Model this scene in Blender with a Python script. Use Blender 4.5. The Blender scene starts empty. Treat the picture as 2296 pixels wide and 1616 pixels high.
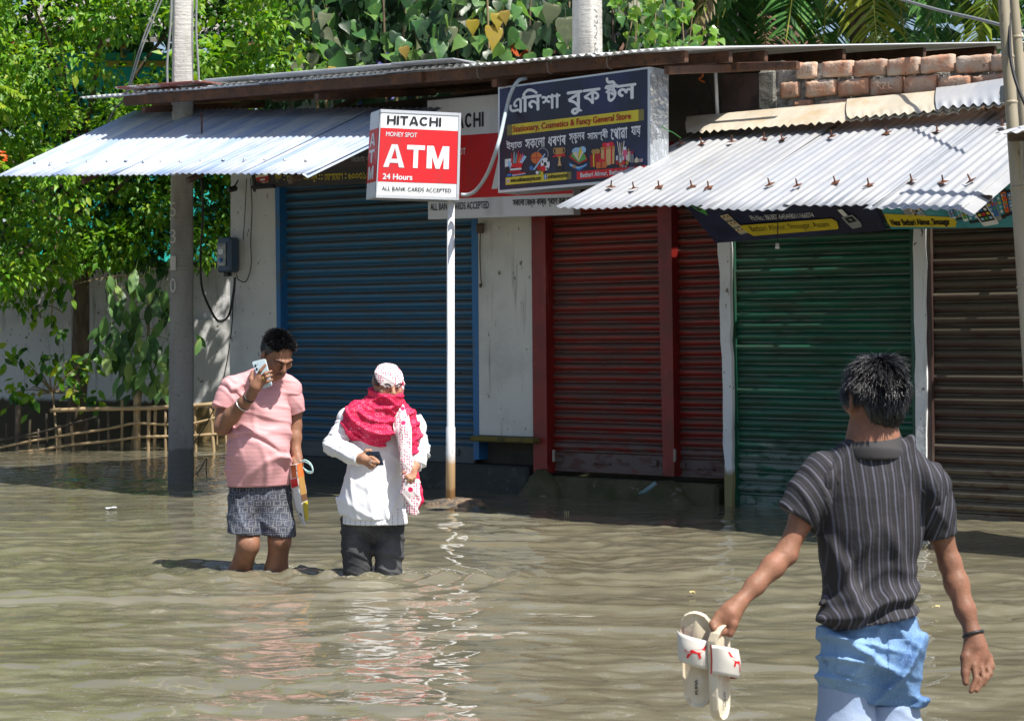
import bpy, math, random
import numpy as np
from mathutils import Vector, Matrix
from mathutils.geometry import tessellate_polygon
random.seed(7)
rng = np.random.default_rng(7)
SC = bpy.context.scene
COL = SC.collection
R = math.radians
# ------------------------------------------------------------------ camera
CAMZ = 1.2            # lens height above the flood water (z = 0)
FPX = 4464.0          # focal length in units of a 2296 px wide frame (70 mm)
HOR = 785.0           # horizon row in that frame
cam = bpy.data.cameras.new('camera')
camo = bpy.data.objects.new('camera', cam)
COL.objects.link(camo)
SC.camera = camo
camo.location = (0, 0, CAMZ)
camo.rotation_euler = (R(90), 0, 0)
cam.sensor_width = 36.0
cam.lens = 36.0 * FPX / 2296.0
cam.shift_y = -(808.0 - HOR) / 2296.0
cam.clip_start = 0.2
cam.clip_end = 2000
cam.dof.use_dof = True
cam.dof.focus_distance = 11.2
cam.dof.aperture_fstop = 12.0
# ------------------------------------------------------------------ sky and sun
SUN_EL, SUN_H = R(60), Vector((0.74, -0.67)).normalized()   # towards the sun
world = bpy.data.worlds.new("World")
SC.world = world
world.use_nodes = True
wn = world.node_tree
sky = wn.nodes.new('ShaderNodeTexSky')
sky.sky_type = 'NISHITA'
sky.sun_disc = False
sky.sun_elevation = SUN_EL
sky.sun_rotation = math.atan2(SUN_H.x, SUN_H.y)
sky.dust_density = 1.6
sky.air_density = 1.0
bg = wn.nodes['Background']
bg.inputs['Strength'].default_value = 0.085
wn.links.new(sky.outputs[0], bg.inputs['Color'])
sl = bpy.data.lights.new('sun', 'SUN')
sl.energy = 5.0
sl.angle = R(0.5)
sl.color = (1.0, 0.955, 0.88)
so = bpy.data.objects.new('sun', sl)
COL.objects.link(so)
sd = Vector((SUN_H.x * math.cos(SUN_EL), SUN_H.y * math.cos(SUN_EL), math.sin(SUN_EL)))
so.rotation_euler = sd.to_track_quat('Z', 'Y').to_euler()
so.location = (12, -10, 20)
SC.view_settings.view_transform = 'Standard'
SC.view_settings.look = 'None'
SC.view_settings.exposure = 0.74
SC.view_settings.gamma = 1.0
SC.view_settings.use_curve_mapping = False
SC.cycles.max_bounces = 8
SC.cycles.use_denoising = True

# ------------------------------------------------------------------ geometry of the place
def P(px, py, Y):
    """point seen at (px, py) of the 2296 px frame, Y metres away"""
    return Vector(((px - 1148.0) * Y / FPX, Y, CAMZ - (py - HOR) * Y / FPX))
EX, EY = 0.77742, -0.62893          # along the shop fronts (to the right)
NX, NY = -0.62893, -0.77742         # out of the shop fronts, towards the road
Y0 = 16.86
def F(u, d, z):
    return Vector((EX * u + NX * d, Y0 + EY * u + NY * d, z))
def upx(px, d=0.0):
    k = (px - 1148.0) / FPX
    return (k * (Y0 + NY * d) - NX * d) / (EX - k * EY)
def dpx(u, px):
    k = (px - 1148.0) / FPX
    return (k * (Y0 + EY * u) - EX * u) / (NX - k * NY)
def Fp(px, py, d=0.0):
    u = upx(px, d)
    p = F(u, d, 0)
    return Vector((p.x, p.y, CAMZ - (py - HOR) * p.y / FPX))
EV, NV, ZV = Vector((EX, EY, 0)), Vector((NX, NY, 0)), Vector((0, 0, 1))

# ------------------------------------------------------------------ object helpers
def tag(o, label=None, cat=None, group=None, kind=None):
    if label: o['label'] = label
    if cat: o['category'] = cat
    if group: o['group'] = group
    if kind: o['kind'] = kind
    return o
def thing(name, loc, label, cat, group=None):
    o = bpy.data.objects.new(name, None)
    o.empty_display_size = 0.1
    COL.objects.link(o)
    o.location = loc
    tag(o, label, cat, group)
    return o
def put(name, me, parent=None, m=None, loc=None, rot=None):
    o = bpy.data.objects.new(name, me)
    COL.objects.link(o)
    if m is not None and not me.materials:
        me.materials.append(m)
    if loc is not None: o.location = loc
    if rot is not None: o.rotation_euler = rot
    if parent is not None:
        o.parent = parent
        if parent.type == 'EMPTY':
            o.matrix_parent_inverse = Matrix.Translation(-Vector(parent.location))
        else:
            o.matrix_parent_inverse = Matrix.Translation(-Vector(parent.location)) if parent.location.length > 0 else Matrix.Identity(4)
    return o
def mesh_np(name, V, Fc, smooth=False):
    V = np.asarray(V, dtype=np.float32).reshape(-1, 3)
    Fc = np.asarray(Fc, dtype=np.int32)
    me = bpy.data.meshes.new(name)
    n, k = Fc.shape
    me.vertices.add(len(V)); me.vertices.foreach_set('co', V.ravel())
    me.loops.add(n * k); me.loops.foreach_set('vertex_index', Fc.ravel())
    me.polygons.add(n); me.polygons.foreach_set('loop_start', np.arange(0, n * k, k, dtype=np.int32))
    if smooth: me.polygons.foreach_set('use_smooth', np.ones(n, dtype=bool))
    me.update(calc_edges=True)
    return me
class MB:
    """collects shapes, then links them as ONE mesh object"""
    def __init__(s): s.v = []; s.f = []; s.sm = False
    def add(s, vs, fs):
        b = len(s.v); s.v += [tuple(v) for v in vs]; s.f += [tuple(i + b for i in f) for f in fs]; return s
    def box(s, o, a, b, c):
        """corner o and three edge vectors"""
        o, a, b, c = Vector(o), Vector(a), Vector(b), Vector(c)
        if a.cross(b).dot(c) < 0: a, b = b, a
        vs = [o, o + a, o + a + b, o + b, o + c, o + a + c, o + a + b + c, o + b + c]
        return s.add(vs, [(3, 2, 1, 0), (4, 5, 6, 7), (0, 1, 5, 4), (1, 2, 6, 5), (2, 3, 7, 6), (3, 0, 4, 7)])
    def bbox(s, o, a, b, c, bev=0.004):
        """box with chamfered edges: an inner cross of three boxes' hull"""
        o, a, b, c = Vector(o), Vector(a), Vector(b), Vector(c)
        if a.cross(b).dot(c) < 0: a, b = b, a
        L = [a.length, b.length, c.length]
        ax = [a / L[0], b / L[1], c / L[2]]
        be = min(bev, min(L) * 0.3)
        cen = o + (a + b + c) / 2
        vs = []; idx = {}
        for sx in (-1, 1):
            for sy in (-1, 1):
                for sz in (-1, 1):
                    for w in range(3):
                        h = [L[i] / 2 - (0 if i == w else be) for i in range(3)]
                        idx[(sx, sy, sz, w)] = len(vs)
                        vs.append(cen + ax[0] * sx * h[0] + ax[1] * sy * h[1] + ax[2] * sz * h[2])
        fs = []
        g = lambda q, w: idx[(q[0], q[1], q[2], w)]
        for w in range(3):
            i, j = (w + 1) % 3, (w + 2) % 3
            for sg in (-1, 1):
                q = []
                for (p, r) in ((-1, -1), (1, -1), (1, 1), (-1, 1)):
                    t = [0, 0, 0]; t[w] = sg; t[i] = p; t[j] = r
                    q.append(g(t, w))
                fs.append(tuple(q if sg > 0 else q[::-1]))
        for w in range(3):
            i, j = (w + 1) % 3, (w + 2) % 3
            for si in (-1, 1):
                for sj in (-1, 1):
                    t0 = [0, 0, 0]; t1 = [0, 0, 0]
                    t0[w] = -1; t1[w] = 1; t0[i] = t1[i] = si; t0[j] = t1[j] = sj
                    q = (g(t0, i), g(t1, i), g(t1, j), g(t0, j))
                    fs.append(q if si * sj > 0 else q[::-1])
        for sx in (-1, 1):
            for sy in (-1, 1):
                for sz in (-1, 1):
                    q = (idx[(sx, sy, sz, 0)], idx[(sx, sy, sz, 1)], idx[(sx, sy, sz, 2)])
                    fs.append(q if sx * sy * sz > 0 else q[::-1])
        return s.add(vs, fs)
    def prism(s, poly, ext):
        """planar polygon (list of points) pushed along ext"""
        n = len(poly); ext = Vector(ext)
        p = [Vector(q) for q in poly]
        nrm = Vector((0, 0, 0))
        for i in range(n): nrm += p[i].cross(p[(i + 1) % n])
        if nrm.dot(ext) > 0: p = p[::-1]
        vs = p + [q + ext for q in p]
        fs = [tuple(range(n)), tuple(range(2 * n - 1, n - 1, -1))]
        fs += [(i, i + n, (i + 1) % n + n, (i + 1) % n) for i in range(n)]
        return s.add(vs, fs)
    def tube(s, pts, r, seg=8, cap=True, flat=1.0):
        pts = [Vector(p) for p in pts]
        n = len(pts)
        rs = r if isinstance(r, (list, tuple)) else [r] * n
        up = None; rings = []
        for i, p in enumerate(pts):
            t = (pts[min(i + 1, n - 1)] - pts[max(i - 1, 0)])
            t = t.normalized() if t.length > 1e-9 else Vector((0, 0, 1))
            if up is None:
                up = t.orthogonal().normalized()
            else:
                up = (up - t * up.dot(t))
                up = up.normalized() if up.length > 1e-6 else t.orthogonal().normalized()
            b = t.cross(up)
            rings.append([p + (up * math.cos(a) + b * math.sin(a) * flat) * rs[i] for a in [2 * math.pi * j / seg for j in range(seg)]])
        vs = [v for rg in rings for v in rg]; fs = []
        for i in range(n - 1):
            for j in range(seg):
                a = i * seg + j; b2 = i * seg + (j + 1) % seg
                fs.append((a, b2, b2 + seg, a + seg))
        if cap:
            fs.append(tuple(range(seg - 1, -1, -1))); fs.append(tuple(range((n - 1) * seg, n * seg)))
        return s.add(vs, fs)
    def lathe(s, c, prof, seg=16, ax=ZV, flat=(1, 1)):
        ax = Vector(ax).normalized(); x = ax.orthogonal().normalized(); y = ax.cross(x)
        vs = []; fs = []
        for (r, h) in prof:
            for j in range(seg):
                a = 2 * math.pi * j / seg
                vs.append(Vector(c) + ax * h + x * r * math.cos(a) * flat[0] + y * r * math.sin(a) * flat[1])
        n = len(prof)
        for i in range(n - 1):
            for j in range(seg):
                fs.append((i * seg + j, i * seg + (j + 1) % seg, (i + 1) * seg + (j + 1) % seg, (i + 1) * seg + j))
        fs.append(tuple(range(seg - 1, -1, -1))); fs.append(tuple(range((n - 1) * seg, n * seg)))
        return s.add(vs, fs)
    def mesh(s, name, smooth=False):
        me = bpy.data.meshes.new(name)
        me.from_pydata([tuple(v) for v in s.v], [], s.f)
        if smooth:
            me.polygons.foreach_set('use_smooth', np.ones(len(me.polygons), dtype=bool))
        me.update()
        return me
    def build(s, name, m, parent=None, smooth=False, loc=None):
        return put(name, s.mesh(name, smooth), parent, m, loc)

def smoothpath(pts, n=6):
    """Catmull-Rom through the points"""
    p = [Vector(q) for q in pts]
    p = [p[0] * 2 - p[1]] + p + [p[-1] * 2 - p[-2]]
    out = []
    for i in range(1, len(p) - 2):
        for j in range(n):
            t = j / n
            a, b, c, d = p[i - 1], p[i], p[i + 1], p[i + 2]
            out.append(0.5 * ((2 * b) + (c - a) * t + (2 * a - 5 * b + 4 * c - d) * t * t + (3 * b - a - 3 * c + d) * t ** 3))
    out.append(p[-2])
    return out

# ------------------------------------------------------------------ materials
def srgb(r, g, b):
    f = lambda c: (c / 255 / 12.92) if c / 255 <= 0.04045 else ((c / 255 + 0.055) / 1.055) ** 2.4
    return (f(r), f(g), f(b))
class NT:
    """short hand for building node trees"""
    def __init__(s, m): s.m = m; s.t = m.node_tree
    def n(s, ty, **kw):
        nd = s.t.nodes.new(ty)
        for k, v in kw.items(): setattr(nd, k, v)
        return nd
    def l(s, a, b): s.t.links.new(a, b)
    def pos(s): return s.n('ShaderNodeNewGeometry').outputs['Position']
    def obj(s): return s.n('ShaderNodeTexCoord').outputs['Object']
    def map(s, src, scale=(1, 1, 1), loc=(0, 0, 0), rot=(0, 0, 0)):
        mp = s.n('ShaderNodeMapping')
        mp.inputs['Scale'].default_value = scale; mp.inputs['Location'].default_value = loc; mp.inputs['Rotation'].default_value = rot
        s.l(src, mp.inputs['Vector']); return mp.outputs[0]
    def noise(s, src, scale, detail=4, rough=0.55, dist=0.0):
        nd = s.n('ShaderNodeTexNoise')
        nd.inputs['Scale'].default_value = scale; nd.inputs['Detail'].default_value = detail
        nd.inputs['Roughness'].default_value = rough; nd.inputs['Distortion'].default_value = dist
        s.l(src, nd.inputs['Vector']); return nd.outputs['Fac']
    def ramp(s, src, lo, hi, inv=False):
        mr = s.n('ShaderNodeMapRange', interpolation_type='SMOOTHSTEP')
        mr.inputs[1].default_value = lo; mr.inputs[2].default_value = hi
        mr.inputs[3].default_value = 1.0 if inv else 0.0; mr.inputs[4].default_value = 0.0 if inv else 1.0
        s.l(src, mr.inputs[0]); return mr.outputs[0]
    def math(s, op, a, b=None, c=None):
        nd = s.n('ShaderNodeMath', operation=op)
        for i, q in enumerate((a, b, c)):
            if q is None: continue
            if isinstance(q, (int, float)): nd.inputs[i].default_value = q
            else: s.l(q, nd.inputs[i])
        return nd.outputs[0]
    def mix(s, fac, a, b):
        nd = s.n('ShaderNodeMix', data_type='RGBA')
        for sock, q in ((nd.inputs[0], fac), (nd.inputs[6], a), (nd.inputs[7], b)):
            if isinstance(q, (int, float)): sock.default_value = q
            elif isinstance(q, tuple): sock.default_value = (*q[:3], 1)
            else: s.l(q, sock)
        return nd.outputs[2]
    def sep(s, src):
        nd = s.n('ShaderNodeSeparateXYZ'); s.l(src, nd.inputs[0]); return nd.outputs
    def bump(s, h, strength, dist, prev=None):
        nd = s.n('ShaderNodeBump'); nd.inputs['Strength'].default_value = strength; nd.inputs['Distance'].default_value = dist
        s.l(h, nd.inputs['Height'])
        if prev is not None: s.l(prev, nd.inputs['Normal'])
        return nd.outputs[0]
def newmat(name, col, rough=0.6, metal=0.0, spec=0.5):
    m = bpy.data.materials.new(name); m.use_nodes = True
    b = m.node_tree.nodes['Principled BSDF']
    b.inputs['Base Color'].default_value = (*col, 1)
    b.inputs['Roughness'].default_value = rough
    b.inputs['Metallic'].default_value = metal
    b.inputs['Specular IOR Level'].default_value = spec
    return m, b, NT(m)
def M(name, col, rough=0.6, metal=0.0, spec=0.5, layers=(), bumps=(), rvar=None, rand=0.0):
    """layers: (noise scale, colour, lo, hi, stretch) mixed over the base colour; bumps: (scale, strength, distance, stretch)"""
    m, b, t = newmat(name, col, rough, metal, spec)
    pos = t.pos()
    c = col
    for L in layers:
        sc, c2, lo, hi = L[:4]; st = L[4] if len(L) > 4 else (1, 1, 1)
        mk = t.ramp(t.noise(t.map(pos, st, loc=(sc * 0.37, sc * 0.11, 1.7)), sc), lo, hi)
        c = t.mix(mk, c, c2)
    if rand > 0:
        oi = t.n('ShaderNodeObjectInfo').outputs['Random']
        hs = t.n('ShaderNodeHueSaturation')
        t.l(t.math('MULTIPLY_ADD', oi, 2 * rand, 1 - rand), hs.inputs['Value'])
        if isinstance(c, tuple): hs.inputs['Color'].default_value = (*c, 1)
        else: t.l(c, hs.inputs['Color'])
        c = hs.outputs[0]
    if not isinstance(c, tuple): t.l(c, b.inputs['Base Color'])
    nr = None
    for B in bumps:
        sc, stg, ds = B[:3]; st = B[3] if len(B) > 3 else (1, 1, 1)
        nr = t.bump(t.noise(t.map(pos, st), sc), stg, ds, nr)
    if nr is not None: t.l(nr, b.inputs['Normal'])
    if rvar:
        t.l(t.math('MULTIPLY_ADD', t.noise(pos, rvar[0]), rvar[1], rough - rvar[1] / 2), b.inputs['Roughness'])
    return m
def leafmat(name, c1, c2, c3, rough=0.48, trans=0.35, scale=1.2):
    """leaf: patches of c1/c2/c3 through the crown, some light let through"""
    m, b, t = newmat(name, c1, rough, 0, 0.45)
    pos = t.pos()
    f1 = t.ramp(t.noise(pos, scale), 0.35, 0.65)
    f2 = t.ramp(t.noise(pos, scale * 9), 0.52, 0.7)
    c = t.mix(f2, t.mix(f1, c1, c2), c3)
    oi = t.n('ShaderNodeObjectInfo').outputs['Random']
    c = t.mix(t.ramp(oi, 0.75, 1.0), c, c3)
    t.l(c, b.inputs['Base Color'])
    tr = t.n('ShaderNodeBsdfTranslucent')
    hs = t.n('ShaderNodeHueSaturation'); hs.inputs['Value'].default_value = 1.5; hs.inputs['Saturation'].default_value = 1.1
    t.l(c, hs.inputs['Color']); t.l(hs.outputs[0], tr.inputs['Color'])
    mx = t.n('ShaderNodeMixShader'); mx.inputs[0].default_value = trans
    out = m.node_tree.nodes['Material Output']
    t.l(b.outputs[0], mx.inputs[1]); t.l(tr.outputs[0], mx.inputs[2]); t.l(mx.outputs[0], out.inputs['Surface'])
    return m

# ------------------------------------------------------------------ lettering
_cache = {}
def contours(body):
    if body in _cache: return _cache[body]
    c = bpy.data.curves.new('lettering', 'FONT'); c.body = body; c.size = 1; c.resolution_u = 3
    o = bpy.data.objects.new('lettering', c); COL.objects.link(o)
    dg = bpy.context.evaluated_depsgraph_get()
    cv = o.evaluated_get(dg).to_curve(dg)
    out = []
    for sp in cv.splines:
        pts = []
        bp = sp.bezier_points
        n = len(bp)
        for i in range(n):
            a, b = bp[i], bp[(i + 1) % n]
            p0, p1, p2, p3 = a.co, a.handle_right, b.handle_left, b.co
            st = (p3 - p0)
            lin = st.length < 1e-6 or (abs((p1 - p0).cross(st).length) < 1e-4 * st.length and abs((p2 - p0).cross(st).length) < 1e-4 * st.length)
            k = 1 if lin else 4
            for j in range(k):
                t = j / k
                q = p0 * (1 - t) ** 3 + p1 * 3 * t * (1 - t) ** 2 + p2 * 3 * t * t * (1 - t) + p3 * t ** 3
                if not pts or (pts[-1] - Vector((q.x, q.y))).length > 1e-4: pts.append(Vector((q.x, q.y)))
        if len(pts) > 2: out.append(pts)
    o.evaluated_get(dg).to_curve_clear()
    bpy.data.objects.remove(o); bpy.data.curves.remove(c)
    _cache[body] = out
    return out
def area(p):
    return 0.5 * sum(p[i].x * p[(i + 1) % len(p)].y - p[(i + 1) % len(p)].x * p[i].y for i in range(len(p)))
def inside(pt, poly):
    r = False; n = len(poly); j = n - 1
    for i in range(n):
        a, b = poly[i], poly[j]
        if (a.y > pt.y) != (b.y > pt.y) and pt.x < (b.x - a.x) * (pt.y - a.y) / (b.y - a.y) + a.x: r = not r
        j = i
    return r
class Board:
    """a flat face with its own coordinates: s to the right 0..1, t down 0..1, by its four corners"""
    def __init__(s, tl, tr, br, bl):
        s.c = [Vector(q) for q in (tl, tr, br, bl)]
        s.n = (s.c[1] - s.c[0]).cross(s.c[0] - s.c[3]).normalized()
        if s.n.y > 0: s.n = -s.n
        s.w = ((s.c[1] - s.c[0]).length + (s.c[2] - s.c[3]).length) / 2
        s.h = ((s.c[3] - s.c[0]).length + (s.c[2] - s.c[1]).length) / 2
    def at(s, a, b, lift=0.0):
        top = s.c[0].lerp(s.c[1], a); bot = s.c[3].lerp(s.c[2], a)
        return top.lerp(bot, b) + s.n * lift
    def poly(s, mb, pts, lift=0.002):
        q = [s.at(a, b, lift) for a, b in pts]
        nr = Vector((0, 0, 0))
        for i in range(len(q)): nr += q[i].cross(q[(i + 1) % len(q)])
        if nr.dot(s.n) < 0: q = q[::-1]
        tri = tessellate_polygon([q]) if len(q) > 4 else [tuple(range(len(q)))]
        mb.add(q, tri)
    def rect(s, mb, a0, a1, b0, b1, lift=0.002): s.poly(mb, [(a0, b0), (a1, b0), (a1, b1), (a0, b1)], lift)
    def disc(s, mb, a, b, ra, rb, lift=0.002, seg=14, a0=0, a1=2 * math.pi):
        s.poly(mb, [(a + ra * math.cos(a0 + (a1 - a0) * i / seg), b + rb * math.sin(a0 + (a1 - a0) * i / seg)) for i in range(seg)], lift)
    def strokes(s, mb, lines, a0, a1, b0, b1, w, lift=0.003):
        """thick pen strokes in a unit box (x right, y down) placed in a0..a1, b0..b1; w = pen width in units of the box height"""
        asp = (abs(a1 - a0) * s.w) / (abs(b1 - b0) * s.h)
        li = lift
        for ln in lines:
            ww = w
            if isinstance(ln, tuple): ln, ww = ln
            p = [Vector((x * asp, y, 0)) for x, y in ln]
            if len(p) > 2: p = smoothpath(p, 3)
            L = []; Rr = []
            for i in range(len(p)):
                t = p[min(i + 1, len(p) - 1)] - p[max(i - 1, 0)]
                t = t.normalized() if t.length > 1e-9 else Vector((1, 0, 0))
                nn = Vector((t.y, -t.x, 0)) * ww / 2
                L.append(p[i] + nn); Rr.append(p[i] - nn)
            for i in range(len(p) - 1):
                s.poly(mb, [(a0 + (a1 - a0) * q.x / asp, b0 + (b1 - b0) * q.y) for q in (L[i], L[i + 1], Rr[i + 1], Rr[i])], li)
            li += 0.00015
    def text(s, mb, body, a0, a1, b0, b1, bold=0.0, lift=0.003, mirror=False):
        """lettering stretched to fill the box"""
        cs = contours(body)
        if not cs: return
        xs = [p.x for c in cs for p in c]; ys = [p.y for c in cs for p in c]
        x0, x1, y0, y1 = min(xs), max(xs), min(ys), max(ys)
        ar = [area(c) for c in cs]
        sg = 1 if ar[max(range(len(ar)), key=lambda i: abs(ar[i]))] > 0 else -1
        outer = [i for i in range(len(cs)) if ar[i] * sg > 0]; holes = [i for i in range(len(cs)) if ar[i] * sg <= 0]
        li = lift
        passes = [(0, 0)] if bold <= 0 else [(-bold, 0), (bold, 0), (0, bold * .8), (0, -bold * .8)]
        x0 -= bold; x1 += bold; y0 -= bold * .8; y1 += bold * .8
        for (ox, oy), i in [(p_, i_) for p_ in passes for i_ in outer]:
            hs = [h for h in holes if abs(ar[h]) < abs(ar[i]) and inside(cs[h][0], cs[i])]
            sh = Vector((ox, oy))
            rings = [[p + sh for p in cs[i]]] + [[p + sh for p in cs[h]] for h in hs]
            flat = [p for r in rings for p in r]
            tris = tessellate_polygon([[Vector((p.x, p.y, 0)) for p in r] for r in rings])
            if not tris: continue
            q = [s.at(a0 + (a1 - a0) * (p.x - x0) / (x1 - x0), b1 + (b0 - b1) * (p.y - y0) / max(y1 - y0, 1e-6), li) for p in flat]
            t0 = tris[0]
            if (q[t0[1]] - q[t0[0]]).cross(q[t0[2]] - q[t0[0]]).dot(s.n) < 0: tris = [t[::-1] for t in tris]
            mb.add(q, tris)
            li += 0.00002
# ================================================================== THE SETTING
GROUND_Z = -0.46
m_mud = M('mud', (0.11, 0.085, 0.05), 0.9, layers=[(3, (0.07, 0.055, 0.03), 0.4, 0.6)])
gb = MB().add([(-400, -400, GROUND_Z), (400, -400, GROUND_Z), (400, 400, GROUND_Z), (-400, 400, GROUND_Z)], [(0, 1, 2, 3)])
tag(gb.build('ground', m_mud), kind='structure')

# ---- flood water: a real wave surface
def water_mesh():
    xs = np.concatenate([[-300, -80, -30, -14], np.arange(-9, 9.001, 0.034), [14, 30, 80, 300]])
    ys = np.concatenate([[-120, -30, -6, 0, 3], np.arange(5.0, 9.0, 0.019), np.arange(9.0, 15, 0.028), np.arange(15, 30, 0.05), [40, 80, 300]])
    X, Y = np.meshgrid(xs, ys)
    X = X.astype(np.float32); Y = Y.astype(np.float32)
    g = np.random.default_rng(3)
    H = np.zeros_like(X)
    wx = X + 0.10 * np.sin(1.9 * Y + 0.8 * X) + 0.05 * np.sin(4.1 * X - 1.3 * Y + 1)
    wy = Y + 0.12 * np.sin(1.5 * X + 0.4) + 0.05 * np.sin(3.7 * X + 2.2 * Y)
    patch = 0.75 + 0.45 * np.sin(0.9 * X + 1.2 * np.sin(0.6 * Y)) * np.sin(0.55 * Y + 0.7 * X + 1)
    for lam, slope, n, spread in ((1.5, 0.018, 4, 0.9), (0.8, 0.030, 6, 0.9), (0.42, 0.042, 8, 1.0), (0.23, 0.052, 10, 1.1), (0.13, 0.050, 12, 1.3), (0.085, 0.036, 12, 1.2)):
        for i in range(n):
            l = lam * g.uniform(0.75, 1.3)
            th = math.pi / 2 + g.normal(0, 0.55 * spread)
            k = 2 * math.pi / l
            a = slope / k * g.uniform(0.6, 1.3) * 1.25 / math.sqrt(n) * 1.6
            H += a * patch * np.sin(k * (math.cos(th) * wx + math.sin(th) * wy) + g.uniform(0, 6.28))
    # long low wakes pushed ahead of the waders
    for (yc, sl, amp, w, x0, x1) in ((10.05, 0.06, 0.026, 0.10, -4.5, 2.2), (9.35, -0.05, 0.022, 0.08, -1.5, 4.5), (8.5, 0.05, 0.018, 0.07, -0.2, 4), (10.42, -0.03, 0.034, 0.09, -1.9, 0.6), (9.7, .04, .018, .06, -5, 0), (7.6, -.04, .014, .06, .2, 3)):
        c = yc + sl * X + 0.07 * np.sin(2.3 * X + yc)
        H += amp * np.exp(-((Y - c) / w) ** 2) / (1 + np.exp(-(X - x0) * 4)) / (1 + np.exp((X - x1) * 4))
    for (cx, cy, a) in ((-1.52, 10.9, 0.022), (-1.28, 10.9, 0.022), (-0.82, 10.6, 0.022), (-0.65, 10.6, 0.022), (1.0, 5.6, 0.01), (-0.48, 15.5, 0.004), (-3.05, 18.3, 0.004)):
        r = np.sqrt((X - cx) ** 2 + (Y - cy) ** 2)
        H += a * np.exp(-r / 0.45) * np.sin(2 * math.pi * r / 0.17 + 1)
    fade = np.clip((9.0 - np.abs(X)) / 1.0, 0, 1) * np.clip((Y - 4.5), 0, 1) * np.clip((30.2 - Y) / 4, 0, 1)
    calm = 1.0 - 0.45 * np.clip((Y - 14.0) / 6.0, 0, 1)
    H *= fade * calm * 0.80
    ny, nx = X.shape
    V = np.stack([X, Y, H], -1).reshape(-1, 3)
    i = np.arange(ny - 1)[:, None] * nx + np.arange(nx - 1)[None, :]
    Fc = np.stack([i, i + 1, i + nx + 1, i + nx], -1).reshape(-1, 4)
    return mesh_np('water', V, Fc, True)
m_water, wb, wt = newmat('water', (0.2, 0.17, 0.09), 0.004, 0, 0.5)
wb.inputs['IOR'].default_value = 1.50
_p = wt.pos()
_s1 = wt.ramp(wt.noise(wt.map(_p, (0.5, 1.6, 1)), 0.9, 5), 0.3, 0.7)
_s2 = wt.ramp(wt.noise(wt.map(_p, (0.7, 2.4, 1)), 3.5, 4), 0.4, 0.75)
_fo = wt.math('MULTIPLY', wt.ramp(wt.noise(wt.map(_p, (0.28, 3.4, 1), loc=(3, 1.3, 0)), 1.1, 6, 0.62), 0.645, 0.70), wt.ramp(wt.noise(wt.map(_p, (1, 2.5, 1)), 16, 3), 0.42, 0.58))
_legs = None
for _c in ((-1.52, 10.93), (-1.275, 10.9), (-0.825, 10.61), (-0.66, 10.61), (-0.478, 15.5), (-3.05, 18.28)):
    _d = wt.n('ShaderNodeVectorMath', operation='DISTANCE'); wt.l(wt.map(_p, (1, .8, 0)), _d.inputs[0]); _d.inputs[1].default_value = (_c[0], _c[1] * .8, 0)
    _legs = _d.outputs['Value'] if _legs is None else wt.math('MINIMUM', _legs, _d.outputs['Value'])
_lf = wt.math('MULTIPLY', wt.ramp(_legs, 0.06, 0.24, inv=True), wt.ramp(wt.noise(wt.map(_p, (1, 1.6, 1)), 38, 4, .6), 0.50, 0.60))
_fo = wt.math('MAXIMUM', _fo, _lf)
wt.l(wt.mix(wt.math('MULTIPLY', _fo, 0.75), wt.mix(_s2, wt.mix(_s1, (0.118, 0.106, 0.066), (0.158, 0.145, 0.098)), (0.185, 0.172, 0.124)), (0.50, 0.48, 0.42)), wb.inputs['Base Color'])
_n1 = wt.bump(wt.noise(wt.map(_p, (0.45, 1.6, 1)), 12, 2, 0.45), 0.09, 0.02)
wt.l(wt.bump(wt.noise(wt.map(_p, (0.5, 1.5, 1)), 34, 2, 0.4), 0.03, 0.007, _n1), wb.inputs['Normal'])
tag(put('water', water_mesh(), None, m_water), kind='structure')

# ------------------------------------------------------------------ shared materials
def plaster(name, col, tide=0.36, tide_col=(0.16, 0.13, 0.06)):
    m, b, t = newmat(name, col, 0.85, 0, 0.3)
    pos = t.pos(); z = t.sep(pos)[2]
    big = t.ramp(t.noise(pos, 2.2, 6), 0.45, 0.75)
    c = t.mix(t.math('MULTIPLY', big, 0.55), col, tuple(q * 0.62 for q in col))
    drip = t.ramp(t.noise(t.map(pos, (14, 14, 1.0)), 1.0, 5), 0.60, 0.72)
    c = t.mix(t.math('MULTIPLY', drip, 0.55), c, (0.17, 0.15, 0.11))
    spot = t.ramp(t.noise(t.map(pos, (1, 1, 0.55)), 19, 3), 0.67, 0.71)
    c = t.mix(spot, c, (0.19, 0.165, 0.13))
    zz = t.math('ADD', z, t.math('MULTIPLY_ADD', t.noise(t.map(pos, (1, 1, 0.3)), 9, 5), 0.16, -0.08))
    c = t.mix(t.ramp(zz, tide, tide + 0.07, inv=True), c, tide_col)
    t.l(c, b.inputs['Base Color'])
    t.l(t.bump(t.noise(pos, 35, 5), 0.35, 0.01, t.bump(t.noise(pos, 5, 4), 0.3, 0.03)), b.inputs['Normal'])
    return m
m_white = plaster('limewash', (0.62, 0.61, 0.57), 0.30, (0.17, 0.15, 0.05))
m_white2 = plaster('whitewash', (0.72, 0.73, 0.74), 0.24, (0.24, 0.21, 0.10))
m_inner = M('dark_plaster', (0.10, 0.09, 0.075), 0.9, layers=[(2, (0.05, 0.045, 0.04), 0.4, 0.65)])
m_plinth = M('mossy_plinth', (0.030, 0.032, 0.03), 0.7, layers=[(5, (0.07, 0.075, 0.07), 0.55, 0.75), (16, (0.12, 0.12, 0.11), 0.66, 0.72)], bumps=[(18, 0.5, 0.02)])
m_step = M('mossy_concrete', (0.085, 0.075, 0.04), 0.85, layers=[(3.5, (0.05, 0.05, 0.018), 0.4, 0.65), (12, (0.17, 0.155, 0.12), 0.62, 0.72)], bumps=[(14, 0.5, 0.03)])
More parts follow.
